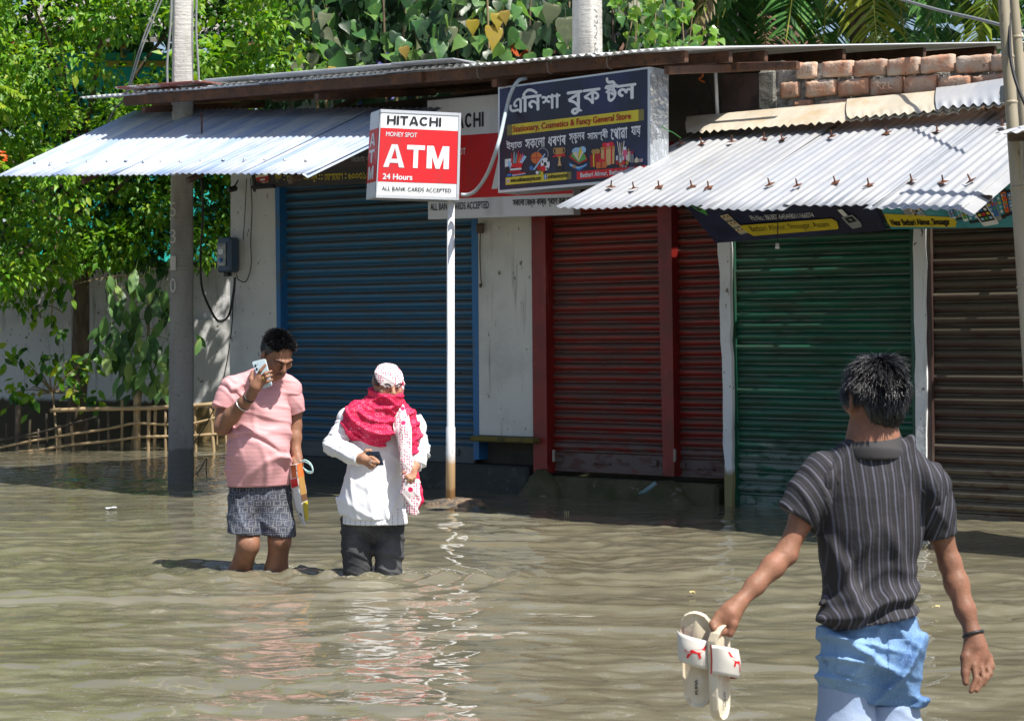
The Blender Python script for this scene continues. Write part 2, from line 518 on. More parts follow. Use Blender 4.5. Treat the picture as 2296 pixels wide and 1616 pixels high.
m_conc = M('cast_concrete', (0.50, 0.485, 0.45), 0.85, layers=[(2.4, (0.36, 0.35, 0.32), 0.4, 0.7, (2, 2, 0.5)), (30, (0.26, 0.25, 0.22), 0.62, 0.74)], bumps=[(40, 0.4, 0.01), (6, 0.3, 0.02, (1, 1, 4))])
m_rust = M('rusted_steel', (0.085, 0.042, 0.026), 0.75, 0.1, layers=[(6, (0.14, 0.062, 0.03), 0.45, 0.65), (25, (0.045, 0.028, 0.022), 0.5, 0.7)], bumps=[(60, 0.3, 0.004)])
m_wood = M('weathered_wood', (0.11, 0.075, 0.05), 0.8, layers=[(3, (0.06, 0.04, 0.03), 0.4, 0.6, (1, 1, 6))])
m_black = M('black_rubber', (0.015, 0.015, 0.016), 0.5)
m_greycable = M('grey_cable', (0.20, 0.21, 0.21), 0.5)

def shutter_mat(name, paint, grime, dust, zmud, gl=0.42, up=0.0):
    """painted steel slat: grime along the grooves, dust on the ledges, silt left by the flood on the lowest slats"""
    m, b, t = newmat(name, paint, gl, 0.0, 0.5)
    pos = t.pos(); zl = t.sep(t.obj())[2]
    n1 = t.noise(t.map(pos, (1.6, 1.6, 9)), 1.6, 6, 0.62)
    n2 = t.noise(t.map(pos, (0.5, 0.5, 0.9)), 1.5, 3)
    g = t.ramp(t.math('ADD', t.math('ADD', t.math('MULTIPLY_ADD', n1, 0.9, -0.12 - up * .3), t.math('MULTIPLY', n2, 0.35)), t.math('MULTIPLY', t.ramp(zl, 0.044, 0.062), up)), 0.36, 0.66)
    c = t.mix(t.math('MULTIPLY', g, 0.85), paint, grime)
    n3 = t.noise(t.map(pos, (2.2, 2.2, 20)), 2.0, 5)
    led = t.math('MULTIPLY', t.ramp(zl, 0.006, 0.022, inv=True), t.ramp(n3, 0.36, 0.56))
    c = t.mix(t.math('MULTIPLY', led, 0.75), c, dust)
    wz = t.math('ADD', t.sep(pos)[2], t.math('MULTIPLY_ADD', t.noise(t.map(pos, (1, 1, 2)), 7, 4), 0.30, -0.15))
    mud = t.math('MULTIPLY', t.ramp(wz, zmud, zmud + 0.12, inv=True), t.ramp(t.noise(t.map(pos, (1, 1, 2.6)), 6.5, 5, 0.6), 0.42, 0.5))
    c = t.mix(t.math('MULTIPLY', mud, 0.8), c, dust)
    blot = t.ramp(t.noise(t.map(pos, (2.2, 2.2, 6)), 4.5, 3), 0.70, 0.75)
    c = t.mix(t.math('MULTIPLY', blot, 0.8), c, tuple(q * 0.35 for q in grime))
    t.l(c, b.inputs['Base Color'])
    t.l(t.math('MULTIPLY_ADD', g, 0.25, gl - 0.05), b.inputs['Roughness'])
    t.l(t.bump(t.noise(t.map(pos, (1, 1, 5)), 22, 4), 0.2, 0.006), b.inputs['Normal'])
    return m
m_blue = shutter_mat('blue_shutter_paint', (0.028, 0.130, 0.250), (0.085, 0.083, 0.066), (0.10, 0.105, 0.10), 0.30, .42, .34)
m_red = shutter_mat('red_shutter_paint', (0.215, 0.019, 0.013), (0.066, 0.044, 0.034), (0.125, 0.095, 0.085), 0.36, .42, .26)
m_green = shutter_mat('green_shutter_paint', (0.014, 0.112, 0.064), (0.036, 0.055, 0.036), (0.15, 0.19, 0.17), 0.40, 0.36)
m_brown = shutter_mat('brown_shutter_paint', (0.062, 0.032, 0.026), (0.092, 0.078, 0.052), (0.11, 0.10, 0.075), 0.30, .45, .26)
m_bluep = M('blue_rail_paint', (0.02, 0.13, 0.32), 0.45, layers=[(8, (0.07, 0.10, 0.12), 0.55, 0.75, (1, 1, .3))])
m_redp = M('red_post_paint', (0.20, 0.012, 0.010), 0.42, layers=[(7, (0.30, 0.05, 0.05), 0.58, 0.7, (1, 1, .4)), (3, (0.12, 0.01, 0.008), 0.45, 0.7)])
m_greenp = M('green_rail_paint', (0.010, 0.075, 0.045), 0.45, layers=[(8, (0.03, 0.05, 0.035), 0.5, 0.7, (1, 1, .3))])
m_brownp = M('brown_rail_paint', (0.05, 0.028, 0.024), 0.5, layers=[(8, (0.09, 0.075, 0.055), 0.5, 0.7, (1, 1, .3))])
m_dust = M('dried_silt', (0.28, 0.25, 0.20), 0.9)

# ================================================================== THE ROW OF SHOPS
shop = thing('shop_building', F(0.6, -0.3, 0), 'low row of four shops with blue, red, green and brown roller shutters', 'building')
ROTZ = math.atan2(EY, EX)
ZP = lambda px, py, d=0.0: Fp(px, py, d).z
def edge_jag(a, b, n, amp, dirv):
    out = []
    for i in range(n + 1):
        p = a.lerp(b, i / n)
        if 0 < i < n: p = p + dirv * random.uniform(-amp, amp)
        out.append(p)
    return out
def pillar(tl, tr, bl, br, yt, yb, d, m, depth=0.3, jag=0.004, name='pillar', zt=None, zb=None):
    def c(px, py, z):
        p = Fp(px, py, d)
        if z is not None: p = Vector((p.x, p.y, z))
        return p
    A, B, Cc, D = c(tl, yt, zt), c(tr, yt, zt), c(br, yb, zb), c(bl, yb, zb)
    left = edge_jag(D, A, 22, jag, EV); right = edge_jag(B, Cc, 22, jag, EV)
    return MB().prism(left + right, -NV * depth).build(name, m, shop)
# structural backing wall and plinths
MB().box(F(-3.44, -0.42, GROUND_Z), EV * 5.95, NV * 0.2, ZV * (3.45 - GROUND_Z)).build('back_wall', m_inner, shop)
MB().box(F(2.512, -0.42, GROUND_Z), EV * 3.44, NV * 0.2, ZV * (2.9 - GROUND_Z)).build('back_wall', m_inner, shop)
MB().box(F(-3.44, -4.5, GROUND_Z), EV * 0.2, NV * 4.08, ZV * (3.5 - GROUND_Z)).build('side_wall', m_inner, shop)
MB().box(F(5.76, -4.5, GROUND_Z), EV * 0.2, NV * 4.08, ZV * (2.9 - GROUND_Z)).build('side_wall', m_inner, shop)
MB().box(F(-3.44, -4.7, GROUND_Z), EV * 5.9, NV * 0.2, ZV * (3.9 - GROUND_Z)).build('rear_wall', m_inner, shop)
pillar(517, 622, 515, 628, 380, 1015, 0.02, m_white, 0.24, zb=0.22, zt=2.9)
pillar(1071, 1190, 1073, 1196, 480, 975, 0.03, m_white, 0.25, zt=2.75, zb=ZP(1130, 976))
pillar(1604, 1632, 1628, 1644, 520, 1128, 0.16, m_white2, 0.4, 0.009, zt=2.75, zb=-0.2)
pillar(2044, 2074, 2058, 2078, 500, 1100, 0.14, m_white2, 0.4, 0.006, zt=2.75, zb=-0.2)
# plinths
MB().bbox(F(-3.44, 0.06, GROUND_Z), EV * (3.44 + 0.215), -NV * 0.4, ZV * (0.222 - GROUND_Z), 0.02).build('plinth', m_plinth, shop)
MB().bbox(F(0.226, 0.10, GROUND_Z), EV * 1.90, -NV * 0.4, ZV * (0.155 - GROUND_Z), 0.03).build('plinth', m_step, shop)
for px, w, h in ((1215, 0.34, 0.2), (1497, 0.42, 0.16)):       # lumps of mortar at the feet of the red posts
    c = F(upx(px, 0.1), 0.1, 0.0)
    g = np.random.default_rng(int(px)); prof = []
    b = MB(); n = 14
    rings = [(1.0, -0.25), (0.92, 0.0), (0.72, 0.35), (0.45, 0.75), (0.22, 1.0), (0.02, 1.04)]
    vs = []; fs = []
    for (r, hh) in rings:
        for j in range(n):
            a = 2 * math.pi * j / n
            rr = w * r * (0.85 + 0.3 * g.random())
            vs.append(c + EV * math.cos(a) * rr * 0.7 + NV * math.sin(a) * rr * 0.45 + ZV * (hh * h + g.uniform(-.012, .012)))
    for i in range(len(rings) - 1):
        for j in range(n):
            fs.append((i * n + j, i * n + (j + 1) % n, (i + 1) * n + (j + 1) % n, (i + 1) * n + j))
    b.add(vs, fs).build('mortar_lump', m_step, shop, True)
MB().bbox(F(upx(1195, 0.16), 0.17, ZP(1130, 976) - 0.05), -EV * 0.68, -NV * 0.15, ZV * 0.045, 0.01).build('plinth_band', M('algae_band', (0.13, 0.105, 0.02), 0.9, layers=[(12, (0.06, 0.055, 0.02), 0.45, 0.65)]), shop)

def slat_mesh(name, W, p):
    prof = [(0, -.006), (.03, .006), (.12, .009), (.155, -.008), (.20, -.010), (.29, .008), (.45, .022), (.66, .025), (.84, .016), (.95, .002), (1.0, -.006)]
    n = len(prof); V = []
    nx = 7
    for i in range(nx):
        for (z, d) in prof: V.append((W * i / (nx - 1), -d, z * p))
    Fc = []
    for i in range(nx - 1):
        for j in range(n - 1):
            Fc.append((i * n + j, (i + 1) * n + j, (i + 1) * n + j + 1, i * n + j + 1))
    return mesh_np(name, V, Fc, True)
def shutter(label, tl, tr, bl, br, yt, ybl, ybr, d, pitch, m, rail_h=0.13):
    """roller shutter between four image columns of the shop front; slats are real and separate"""
    uL0, uR0, uL1, uR1 = upx(tl, d), upx(tr, d), upx(bl, d), upx(br, d)
    ztop = (ZP(tl, yt, d) + ZP(tr, yt, d)) / 2
    zbl, zbr = ZP(bl, ybl, d), ZP(br, ybr, d)
    zb = (zbl + zbr) / 2
    W = max(uR0 - uL0, uR1 - uL1) + 0.03
    # curtain behind the slats, the part that owns them
    b = MB()
    A, B, Cc, D = F(uL0, d - .02, ztop), F(uR0, d - .02, ztop), F(uR1, d - .02, zb), F(uL1, d - .02, zb)
    b.prism([A, B, Cc, D], -NV * 0.012)
    cur = b.build('roller_shutter', m, shop)
    cur['label'] = label
    me = slat_mesh('slat', W, pitch); me.materials.append(m)
    n = int((ztop - zb - rail_h) / pitch)
    tilt = math.atan2(zbr - zbl, uR1 - uL1) * 0.15
    for i in range(n + 1):
        z = zb + rail_h + i * pitch
        f = (ztop - z) / (ztop - zb)
        u = uL0 + (uL1 - uL0) * f - 0.015
        put('slat', me, cur, None, F(u + random.uniform(-.004, .004), d + random.uniform(-0.005, 0.005), z), (random.uniform(-.07, .07), tilt + random.uniform(-0.002, 0.002), ROTZ + random.uniform(-.002, .002)))
    MB().bbox(F(uL1 - .01, d + 0.006, zb), EV * (uR1 - uL1 + .02), -NV * 0.03, ZV * (rail_h - 0.004), 0.004).build('bottom_rail', m, cur)
    MB().bbox(F(uL1 - .01, d + 0.022, zb - 0.012), EV * (uR1 - uL1 + .02), -NV * 0.05, ZV * 0.022, 0.004).build('bottom_angle', m, cur)
    for s in (0.08, 0.9):
        c = F(uL1 + (uR1 - uL1) * s, d + 0.008, zb + rail_h * 0.42)
        MB().bbox(c, EV * 0.075, NV * 0.022, ZV * 0.05, 0.004).build('lock_hasp', m, cur)
    c = F(uL1 + (uR1 - uL1) * 0.44, d + 0.006, zb + rail_h * 0.4)
    MB().tube(smoothpath([c, c + NV * .03 + ZV * .012, c + EV * .07 + NV * .036 + ZV * .012, c + EV * .14 + NV * .03 + ZV * .012, c + EV * .14], 4), 0.006, 6).build('pull_handle', m, cur, True)
    return cur
shutter('blue roller shutter browned with grime near the top', 624, 1057, 630, 1064, 395, 1021, 1029, -0.07, 0.080, m_blue)
shutter('wide dull red roller shutter with silt marks low down', 1221, 1474, 1227, 1487, 455, 1050, 1064, -0.05, 0.082, m_red, 0.15)
shutter('narrow bright red roller shutter beside the white post', 1503, 1640, 1512, 1646, 455, 1060, 1075, -0.04, 0.080, m_red, 0.13)
shutter('dark green roller shutter reaching into the water', 1640, 2037, 1648, 2054, 500, 1146, 1160, 0.06, 0.083, m_green, 0.12)
shutter('brown roller shutter at the right end of the row', 2083, 2460, 2092, 2470, 480, 1176, 1200, 0.06, 0.083, m_brown, 0.10)
def rail(tl, tr, bl, br, yb, d, m, dep=0.07, zt=2.85, zb=None, name='guide_rail'):
    A, B = Fp(tl, 400, d), Fp(tr, 400, d); Cc, D = Fp(br, yb, d), Fp(bl, yb, d)
    zb = Cc.z if zb is None else zb
    A.z = B.z = zt; Cc.z = D.z = zb
    return MB().prism([A, B, Cc, D], -NV * dep).build(name, m, shop)
rail(616, 626, 624, 632, 1022, 0.035, m_bluep, 0.12)
rail(1055, 1070, 1062, 1074, 1030, 0.035, m_bluep, 0.12)
rail(1190, 1221, 1196, 1227, 1060, 0.07, m_redp, 0.14)
rail(1470, 1503, 1487, 1512, 1068, 0.07, m_redp, 0.14)
rail(1631, 1642, 1643, 1651, 1150, 0.12, m_greenp, 0.10, zb=-0.1)
rail(2035, 2046, 2050, 2060, 1150, 0.12, m_greenp, 0.10, zb=-0.1)
rail(2074, 2084, 2078, 2092, 1150, 0.12, m_brownp, 0.10, zb=-0.1)
for px in (1500, 1229):
    c = Fp(px + 9, 1035, 0.075)
    MB().bbox(c, EV * 0.02, -NV * 0.02, ZV * 0.10, 0.003).build('rail_clip', m_dust, shop)

# ---- brick parapet over the green shop
m_mortar = M('rough_mortar', (0.36, 0.34, 0.31), 0.95, layers=[(14, (0.17, 0.16, 0.145), 0.45, 0.65), (40, (0.36, 0.34, 0.31), 0.6, 0.7)], bumps=[(28, 0.9, 0.04), (9, 0.6, 0.05)])
m_brick = M('fired_brick', (0.50, 0.255, 0.16), 0.9, layers=[(9, (0.50, 0.34, 0.245), 0.40, 0.60), (22, (0.20, 0.13, 0.10), 0.58, 0.72), (5, (0.52, 0.42, 0.34), 0.50, 0.70)], bumps=[(45, 0.5, 0.012)], rand=0.22)
uB = upx(1742, 0.05)
bricks = MB()
nu, nz = 90, 14
V = []; Fc = []
g = np.random.default_rng(5)
for j in range(nz + 1):
    for i in range(nu + 1):
        V.append(F(uB - 0.02 + 3.4 * i / nu, 0.035 + g.uniform(-.012, .014), 2.80 + (0.575 * j / nz) - 0.177 * i / nu + (g.uniform(-.015, .004) if j == nz else 0)))
for j in range(nz):
    for i in range(nu):
        a = j * (nu + 1) + i
        Fc.append((a, a + 1, a + nu + 2, a + nu + 1))
bw = put('brick_parapet', mesh_np('brick_parapet', V, Fc, False), shop, m_mortar)
MB().box(F(uB - 0.03, 0.02, 2.7), EV * 3.4 - ZV * .177, -NV * 0.12, ZV * 0.66).build('parapet_core', m_mortar, shop)
MB().bbox(F(uB - 0.17, 0.06, 2.84), EV * 0.16, -NV * 0.22, ZV * 0.50, 0.02).build('mortar_end', M('smoothed_mortar', (0.20, 0.195, 0.17), 0.95, layers=[(6, (0.13, 0.125, 0.105), 0.4, 0.65)], bumps=[(16, 0.8, 0.04)]), shop)
def brick_mesh(seed):
    """a chipped brick laid on edge: rounded, uneven faces"""
    g = np.random.default_rng(seed)
    L, Hh, Dp = 0.252, 0.118, 0.05
    nx, ny = 9, 6
    V = []; Fc = []
    for j in range(ny):
        for i in range(nx):
            a, b = i / (nx - 1), j / (ny - 1)
            ed = (i in (0, nx - 1)) + (j in (0, ny - 1))
            jit = 0.0035 if ed else 0.0015
            x = (a - .5) * L + g.uniform(-jit, jit); z = (b - .5) * Hh + g.uniform(-jit, jit)
            if ed == 2: x *= 0.975; z *= 0.95
            V.append((x, -(Dp - (0.007 if ed else 0) + g.uniform(-.0018, .0018)), z))
    for j in range(ny - 1):
        for i in range(nx - 1):
            q = j * nx + i; Fc.append((q, q + 1, q + nx + 1, q + nx))
    ring = [i for i in range(nx)] + [(j + 1) * nx - 1 for j in range(1, ny)] + [(ny - 1) * nx + i for i in range(nx - 2, -1, -1)] + [j * nx for j in range(ny - 2, 0, -1)]
    b0 = len(V)
    for q in ring: V.append((V[q][0] * 1.01, 0, V[q][2] * 1.01))
    n = len(ring)
    for i in range(n): Fc.append((ring[i], b0 + i, b0 + (i + 1) % n, ring[(i + 1) % n]))
    return mesh_np('brick', V, Fc, False)
bms = [brick_mesh(40 + i) for i in range(5)]
for b_ in bms: b_.materials.append(m_brick)
bi = 0
for r, (zc, off) in enumerate(((3.315, 0.19), (3.172, 0.05), (3.03, 0.16), (2.9, 0.03))):
    x = off
    while x < 3.1:
        c = F(uB + x + 0.08, 0.045 + random.uniform(-.006, .008), zc + random.uniform(-.005, .005) - 0.052 * x)
        o = put('brick', bms[bi % 5], bw, None, c, (random.uniform(-.03, .03), random.uniform(-.02, .02), ROTZ))
        o.scale = (1.0 if x > off else 0.62, 1, 1)
        # stamped maker's marks on the bedding face
        if r in (0, 1) and bi % 9 < 7:
            word = {0: {0: 'SRL', 1: 'AGE'}, 1: {1: 'ANS', 3: 'SZL', 5: 'SK', 6: 'JVG', 7: 'SNA'}}[r].get(int((x - off) / 0.272))
            if word:
                cc = c + NV * 0.061
                B_ = Board(cc - EV * .07 + ZV * .03, cc + EV * .07 + ZV * .03, cc + EV * .07 - ZV * .03, cc - EV * .07 - ZV * .03)
                lb = MB(); B_.text(lb, word, 0.05, 0.95, 0.05, 0.95, 0.02, 0.002)
                me_ = lb.mesh('stamp'); me_.materials.append(m_brick)
                s_ = put('stamp', me_, o, None)
                s_.matrix_parent_inverse = Matrix.Identity(4)
                bpy.context.view_layer.update()
                s_.matrix_parent_inverse = o.matrix_world.inverted()
        x += 0.272; bi += 1

# ------------------------------------------------------------------ corrugated sheets
def corr(name, p00, p10, p11, p01, m, parent, pitch=0.076, amp=0.010, nv=6, lift=0.0, thick=0.0022, phase=0.0, wob=0.004, seed=1):
    """sheet with ridges running from edge p00-p10 (eave) to p01-p11; real thickness"""
    g = np.random.default_rng(seed)
    p00, p10, p11, p01 = [np.array(q) for q in (p00, p10, p11, p01)]
    Wd = np.linalg.norm(p10 - p00)
    nw = max(1, round(Wd / pitch)); nu = nw * 6
    U = np.linspace(0, 1, nu + 1); Vv = np.linspace(0, 1, nv + 1)
    uu, vv = np.meshgrid(U, Vv)
    base = (p00 * (1 - uu)[..., None] + p10 * uu[..., None]) * (1 - vv)[..., None] + (p01 * (1 - uu)[..., None] + p11 * uu[..., None]) * vv[..., None]
    nrm = np.cross(p10 - p00, p01 - p00); nrm = nrm / np.linalg.norm(nrm)
    if nrm[2] < 0: nrm = -nrm
    ph = uu * nw * 2 * math.pi + phase
    tri = np.arcsin(np.sin(ph) * 0.93) * (2 / math.pi) * 1.15
    h = amp * tri + lift
    h = h + wob * np.sin(uu * 5 + seed) * np.sin(vv * 4 + seed * 1.3)
    ex = (p10 - p00) / Wd
    dirv = (p01 - p00) / np.linalg.norm(p01 - p00)
    jig = g.uniform(-0.006, 0.006, nu + 1)
    A = base + h[..., None] * nrm
    A[0] += jig[:, None] * dirv
    B = A - nrm * thick
    n1 = (nu + 1) * (nv + 1)
    i = (np.arange(nv)[:, None] * (nu + 1) + np.arange(nu)[None, :]).reshape(-1)
    q1 = np.stack([i, i + 1, i + nu + 2, i + nu + 1], -1)
    up = np.cross(p10 - p00, p01 - p00)[2] > 0
    if not up: q1 = q1[:, ::-1]
    q2 = q1[:, ::-1] + n1
    rim = [k for k in range(nu + 1)] + [k * (nu + 1) + nu for k in range(1, nv + 1)] + [nv * (nu + 1) + k for k in range(nu - 1, -1, -1)] + [k * (nu + 1) for k in range(nv - 1, 0, -1)]
    q3 = np.array([(rim[k], rim[k - 1], rim[k - 1] + n1, rim[k] + n1) for k in range(len(rim))])
    if not up: q3 = q3[:, ::-1]
    me = mesh_np(name, np.concatenate([A.reshape(-1, 3), B.reshape(-1, 3)]), np.concatenate([q1, q2, q3]), True)
    return put(name, me, parent, m)
def metal_mat(name, col, metal, rough, stain, lo, hi, streak=None):
    streak = streak or tuple(q * .84 for q in col)
    m, b, t = newmat(name, col, rough, metal, 0.5)
    pos = t.pos()
    # streaks run down the sheet: weathering, and painted sky reflection on the zinc
    dp = t.n('ShaderNodeVectorMath', operation='DOT_PRODUCT'); t.l(pos, dp.inputs[0]); dp.inputs[1].default_value = (EX, EY, 0)
    dq = t.n('ShaderNodeVectorMath', operation='DOT_PRODUCT'); t.l(pos, dq.inputs[0]); dq.inputs[1].default_value = (NX, NY, 0)
    cx = t.n('ShaderNodeCombineXYZ'); t.l(dp.outputs['Value'], cx.inputs[0]); t.l(t.math('MULTIPLY', dq.outputs['Value'], .12), cx.inputs[1])
    str_ = t.noise(cx.outputs[0], 5.0, 6, .7)
    c = t.mix(t.ramp(str_, 0.38, 0.62), col, streak)
    c = t.mix(t.math('MULTIPLY', t.ramp(t.noise(pos, 3.3, 6, 0.65), lo, hi), 0.85), c, stain)
    c = t.mix(t.ramp(t.noise(pos, 24, 3), 0.75, 0.80), c, (0.30, 0.13, 0.05))
    oi = t.n('ShaderNodeObjectInfo').outputs['Random']
    hs = t.n('ShaderNodeHueSaturation'); t.l(c, hs.inputs['Color']); t.l(t.math('MULTIPLY_ADD', oi, 0.2, 0.88), hs.inputs['Value'])
    t.l(hs.outputs[0], b.inputs['Base Color'])
    t.l(t.math('MULTIPLY_ADD', t.noise(pos, 6), 0.3, rough - 0.15), b.inputs['Roughness'])
    return m
m_zinc = metal_mat('galvanised_sheet', (0.70, 0.73, 0.77), 0.35, 0.36, (0.46, 0.40, 0.31), 0.62, 0.8, (0.36, 0.47, 0.68))  # blue streak colour stands in for reflected sky
m_dull = metal_mat('weathered_sheet', (0.47, 0.475, 0.48), 0.3, 0.38, (0.42, 0.36, 0.28), 0.62, 0.8, (0.38, 0.40, 0.43))
m_yell = metal_mat('silty_sheet', (0.60, 0.54, 0.43), 0.15, 0.42, (0.48, 0.36, 0.20), 0.46, 0.68)
m_roof = metal_mat('roof_sheet', (0.62, 0.63, 0.64), 0.25, 0.42, (0.35, 0.28, 0.2), 0.6, 0.8)

# main roof over the blue and red shops
DE = 1.25
eL, eR = Fp(185, 219, DE), Fp(1512, 108, DE)
uEL, uER = upx(185, DE), upx(1512, DE)
bk = 7.6
roof = thing('shop_roof', F(-0.8, 0.5, 3.4), 'upper corrugated roof over the blue and red shutters with overhanging zigzag eave', 'roof')
nsh = 9
def roofpt(f, d):
    u = uEL + (uER - uEL) * f
    ze = eL.z + (eR.z - eL.z) * f
    return F(u, d, ze + (DE - d) * 0.127)
for i in range(nsh):
    f0, f1 = i / nsh - 0.006, (i + 1) / nsh + 0.006
    jd = random.uniform(-.05, .05) if 0 < i < nsh - 1 else 0
    corr('roof_sheet', roofpt(f0, DE + jd), roofpt(f1, DE + jd), roofpt(f1, DE - bk), roofpt(f0, DE - bk), m_roof, roof, amp=.0135, lift=0.006 * (i % 2), seed=i + 3, nv=10)
def steel(a, b, w=0.06, h=0.05, name='purlin', m=m_rust, par=None):
    a, b = Vector(a), Vector(b)
    t = (b - a).normalized(); side = t.cross(ZV).normalized()
    MB().bbox(a - side * w / 2 - ZV * h, b - a, side * w, ZV * h, 0.004).build(name, m, par or roof)
for dd, f0, f1 in ((DE - 0.12, 0.07, 0.62), (DE - 0.16, 0.54, 1.0), (DE - 0.75, 0.02, 1.0), (0.0, 0.02, 1.0), (-1.2, 0.0, 1.0), (-2.6, 0.0, 1.0), (-4, 0, 1)):
    steel(roofpt(f0, dd) - ZV * (0.02 if dd > 1.05 else 0.03), roofpt(f1, dd) - ZV * (0.02 if dd > 1.05 else 0.03), 0.05, 0.085)
for f in (0.12, 0.45, 0.74, 0.985):
    steel(roofpt(f, DE - 0.05) - ZV * .125, roofpt(f, -0.3) - ZV * .125, 0.05, 0.06, 'rafter')
# rusty flashing strip laid over the eave
for f0, f1, mm in ((0.09, 0.26, M('old_red_sheet', (0.22, 0.06, 0.045), 0.6, layers=[(7, (0.45, 0.43, 0.42), 0.5, 0.6)])), (0.27, 0.60, m_roof), (0.60, 0.70, m_dull)):
    steel(roofpt(f0, DE - .02) + ZV * .05, roofpt(f1, DE - .02) + ZV * .045, 0.28, 0.014, 'flashing_strip', mm)
for f in (0.815, 0.90, 0.71):
    c = roofpt(f, DE - .12)
    MB().tube(smoothpath([c + ZV * .03, c + NV * .035 - ZV * .04, c + NV * .02 - ZV * .1, c - NV * .03 - ZV * .10, c + ZV * .02], 4), 0.003, 5).build('tie_wire', m_greycable, roof)

# left awning over the blue shutter
aw1 = thing('shop_awning', F(-2.2, 1.6, 2.6), 'bluish galvanised corrugated awning sloping out over the concrete pole and blue shutter', 'awning')
uA0, uA1 = upx(-2, 2.2), upx(684, 2.2)
zA = (Fp(-2, 395, 2.2).z, Fp(684, 389, 2.2).z)
zT = (3.42, 3.16)
def awpt(f, d):
    u = uA0 + (uA1 - uA0) * f
    t = (2.2 - d) / 1.45
    a = zA[0] + (zA[1] - zA[0]) * f; b = zT[0] + (zT[1] - zT[0]) * f
    return F(u, d, a + (b - a) * t)
N1 = 5
for i in range(N1):
    f0, f1 = i / N1 - .008, (i + 1) / N1 + 0.008
    corr('awning_sheet', awpt(f0, 2.2), awpt(f1, 2.2), awpt(f1, 0.62), awpt(f0, 0.62), m_zinc, aw1, amp=0.0095, lift=0.006 * (i % 2), seed=20 + i)
p0, p1 = awpt(0.995, 2.215), awpt(0.995, 0.7)
MB().prism([p0, p1, p1 + EV * .06 - ZV * .035, p0 + EV * .06 - ZV * .035], ZV * 0.003).build('edge_flashing', m_zinc, aw1)
for dd in (2.0, 1.35, 0.8):
    steel(awpt(0.02, dd) - ZV * .015, awpt(0.99, dd) - ZV * .015, 0.045, 0.05, 'purlin', m_rust, aw1)
for f in (0.27, 0.62, 0.93):
    steel(awpt(f, 2.1) - ZV * .065, awpt(f, 0.1) - ZV * .065, 0.045, 0.05, 'rafter', m_wood, aw1)
steel(awpt(0.42, 1.25) + ZV * .20, awpt(0.42, 1.25) + ZV * .02 + EV * 0.001, 0.02, 0.02, 'tie_rod', m_rust, aw1)
m_screw = M('roof_screw', (0.4, 0.4, 0.4), 0.4, 0.8)
sm = MB().lathe((0, 0, 0), [(0.016, 0), (0.014, 0.006), (0.007, 0.008), (0.007, 0.016), (0.001, 0.018)], 8).mesh('screw', True); sm.materials.append(m_screw)
for i in range(15):
    put('screw', sm, aw1, None, awpt(0.04 + i * 0.064, 1.93 + 0.02 * math.sin(i)) + ZV * 0.012)

# right awning over the red, green and brown shutters
aw2 = thing('shop_awning', F(3.6, 1.5, 2.2), 'pale weathered corrugated awning fixed with rusty hook bolts over the green shutter', 'awning')
dB = 2.0
uB0, uB1 = upx(1249, dB), upx(2150, dB)
zB = (Fp(1249, 466, dB).z, Fp(2150, 466, dB).z)
def bwpt(f, d):
    u = uB0 + (uB1 - uB0) * f
    return F(u, d, zB[0] + (zB[1] - zB[0]) * f + (dB - d) * 0.385 + 0.1 * f * (dB - d) / 1.7)
N2 = 5
for i in range(N2):
    f0, f1 = i / N2 - .008, (i + 1) / N2 + 0.008
    jd = (0, -.02, .03, -.03, 0.02)[i]
    corr('awning_sheet', bwpt(f0, dB + jd), bwpt(f1, dB + jd), bwpt(f1, 0.20), bwpt(f0, 0.20), m_dull, aw2, amp=0.0085, lift=0.007 * (i % 2), seed=40 + i, wob=0.006)
p0, p1 = bwpt(0.998, dB + .02), bwpt(0.998, 0.3)
MB().prism([p0, p1, p1 + EV * .10 - ZV * .05, p0 + EV * .10 - ZV * .05], ZV * 0.003).build('edge_flashing', m_dull, aw2)
for dd in (1.75, 1.0, 0.35):
    steel(bwpt(0.01, dd) - ZV * .02, bwpt(1.03, dd) - ZV * .02, 0.05, 0.05, 'purlin', m_wood, aw2)
for f in (0.05, 0.36, 0.68, 0.98):
    steel(bwpt(f, 1.55) - ZV * .07, bwpt(f, 0.1) - ZV * .07, 0.05, 0.06, 'rafter', m_wood, aw2)
m_bolt = M('rusty_bolt', (0.16, 0.055, 0.022), 0.85, layers=[(50, (0.09, 0.035, 0.02), 0.45, 0.6)])
bb = MB()
w = 0.028
bb.box((-w, -w, 0.0), (2 * w, 0, 0.006), (0, 2 * w, 0), (0, 0, 0.003))
bb.lathe((0, 0, 0.003), [(0.011, 0), (0.011, 0.010), (0.006, 0.011), (0.0048, 0.048), (0.001, 0.050)], 7)
bme = bb.mesh('hook_bolt'); bme.materials.append(m_bolt)
for (d, fs) in ((1.63, (0.06, 0.135, 0.20, 0.29, 0.34, 0.49, 0.565, 0.65, 0.74, 0.83, 0.905, 0.965)), (0.62, (0.035, 0.10, 0.185, 0.27, 0.33, 0.46, 0.60, 0.73, 0.88))):
    for f in fs:
        put('hook_bolt', bme, aw2, None, bwpt(f, d + random.uniform(-.03, .03)) + ZV * 0.016, (0.35 + random.uniform(-.15, .15), random.uniform(-.25, .25), ROTZ + random.uniform(-.6, .6)))
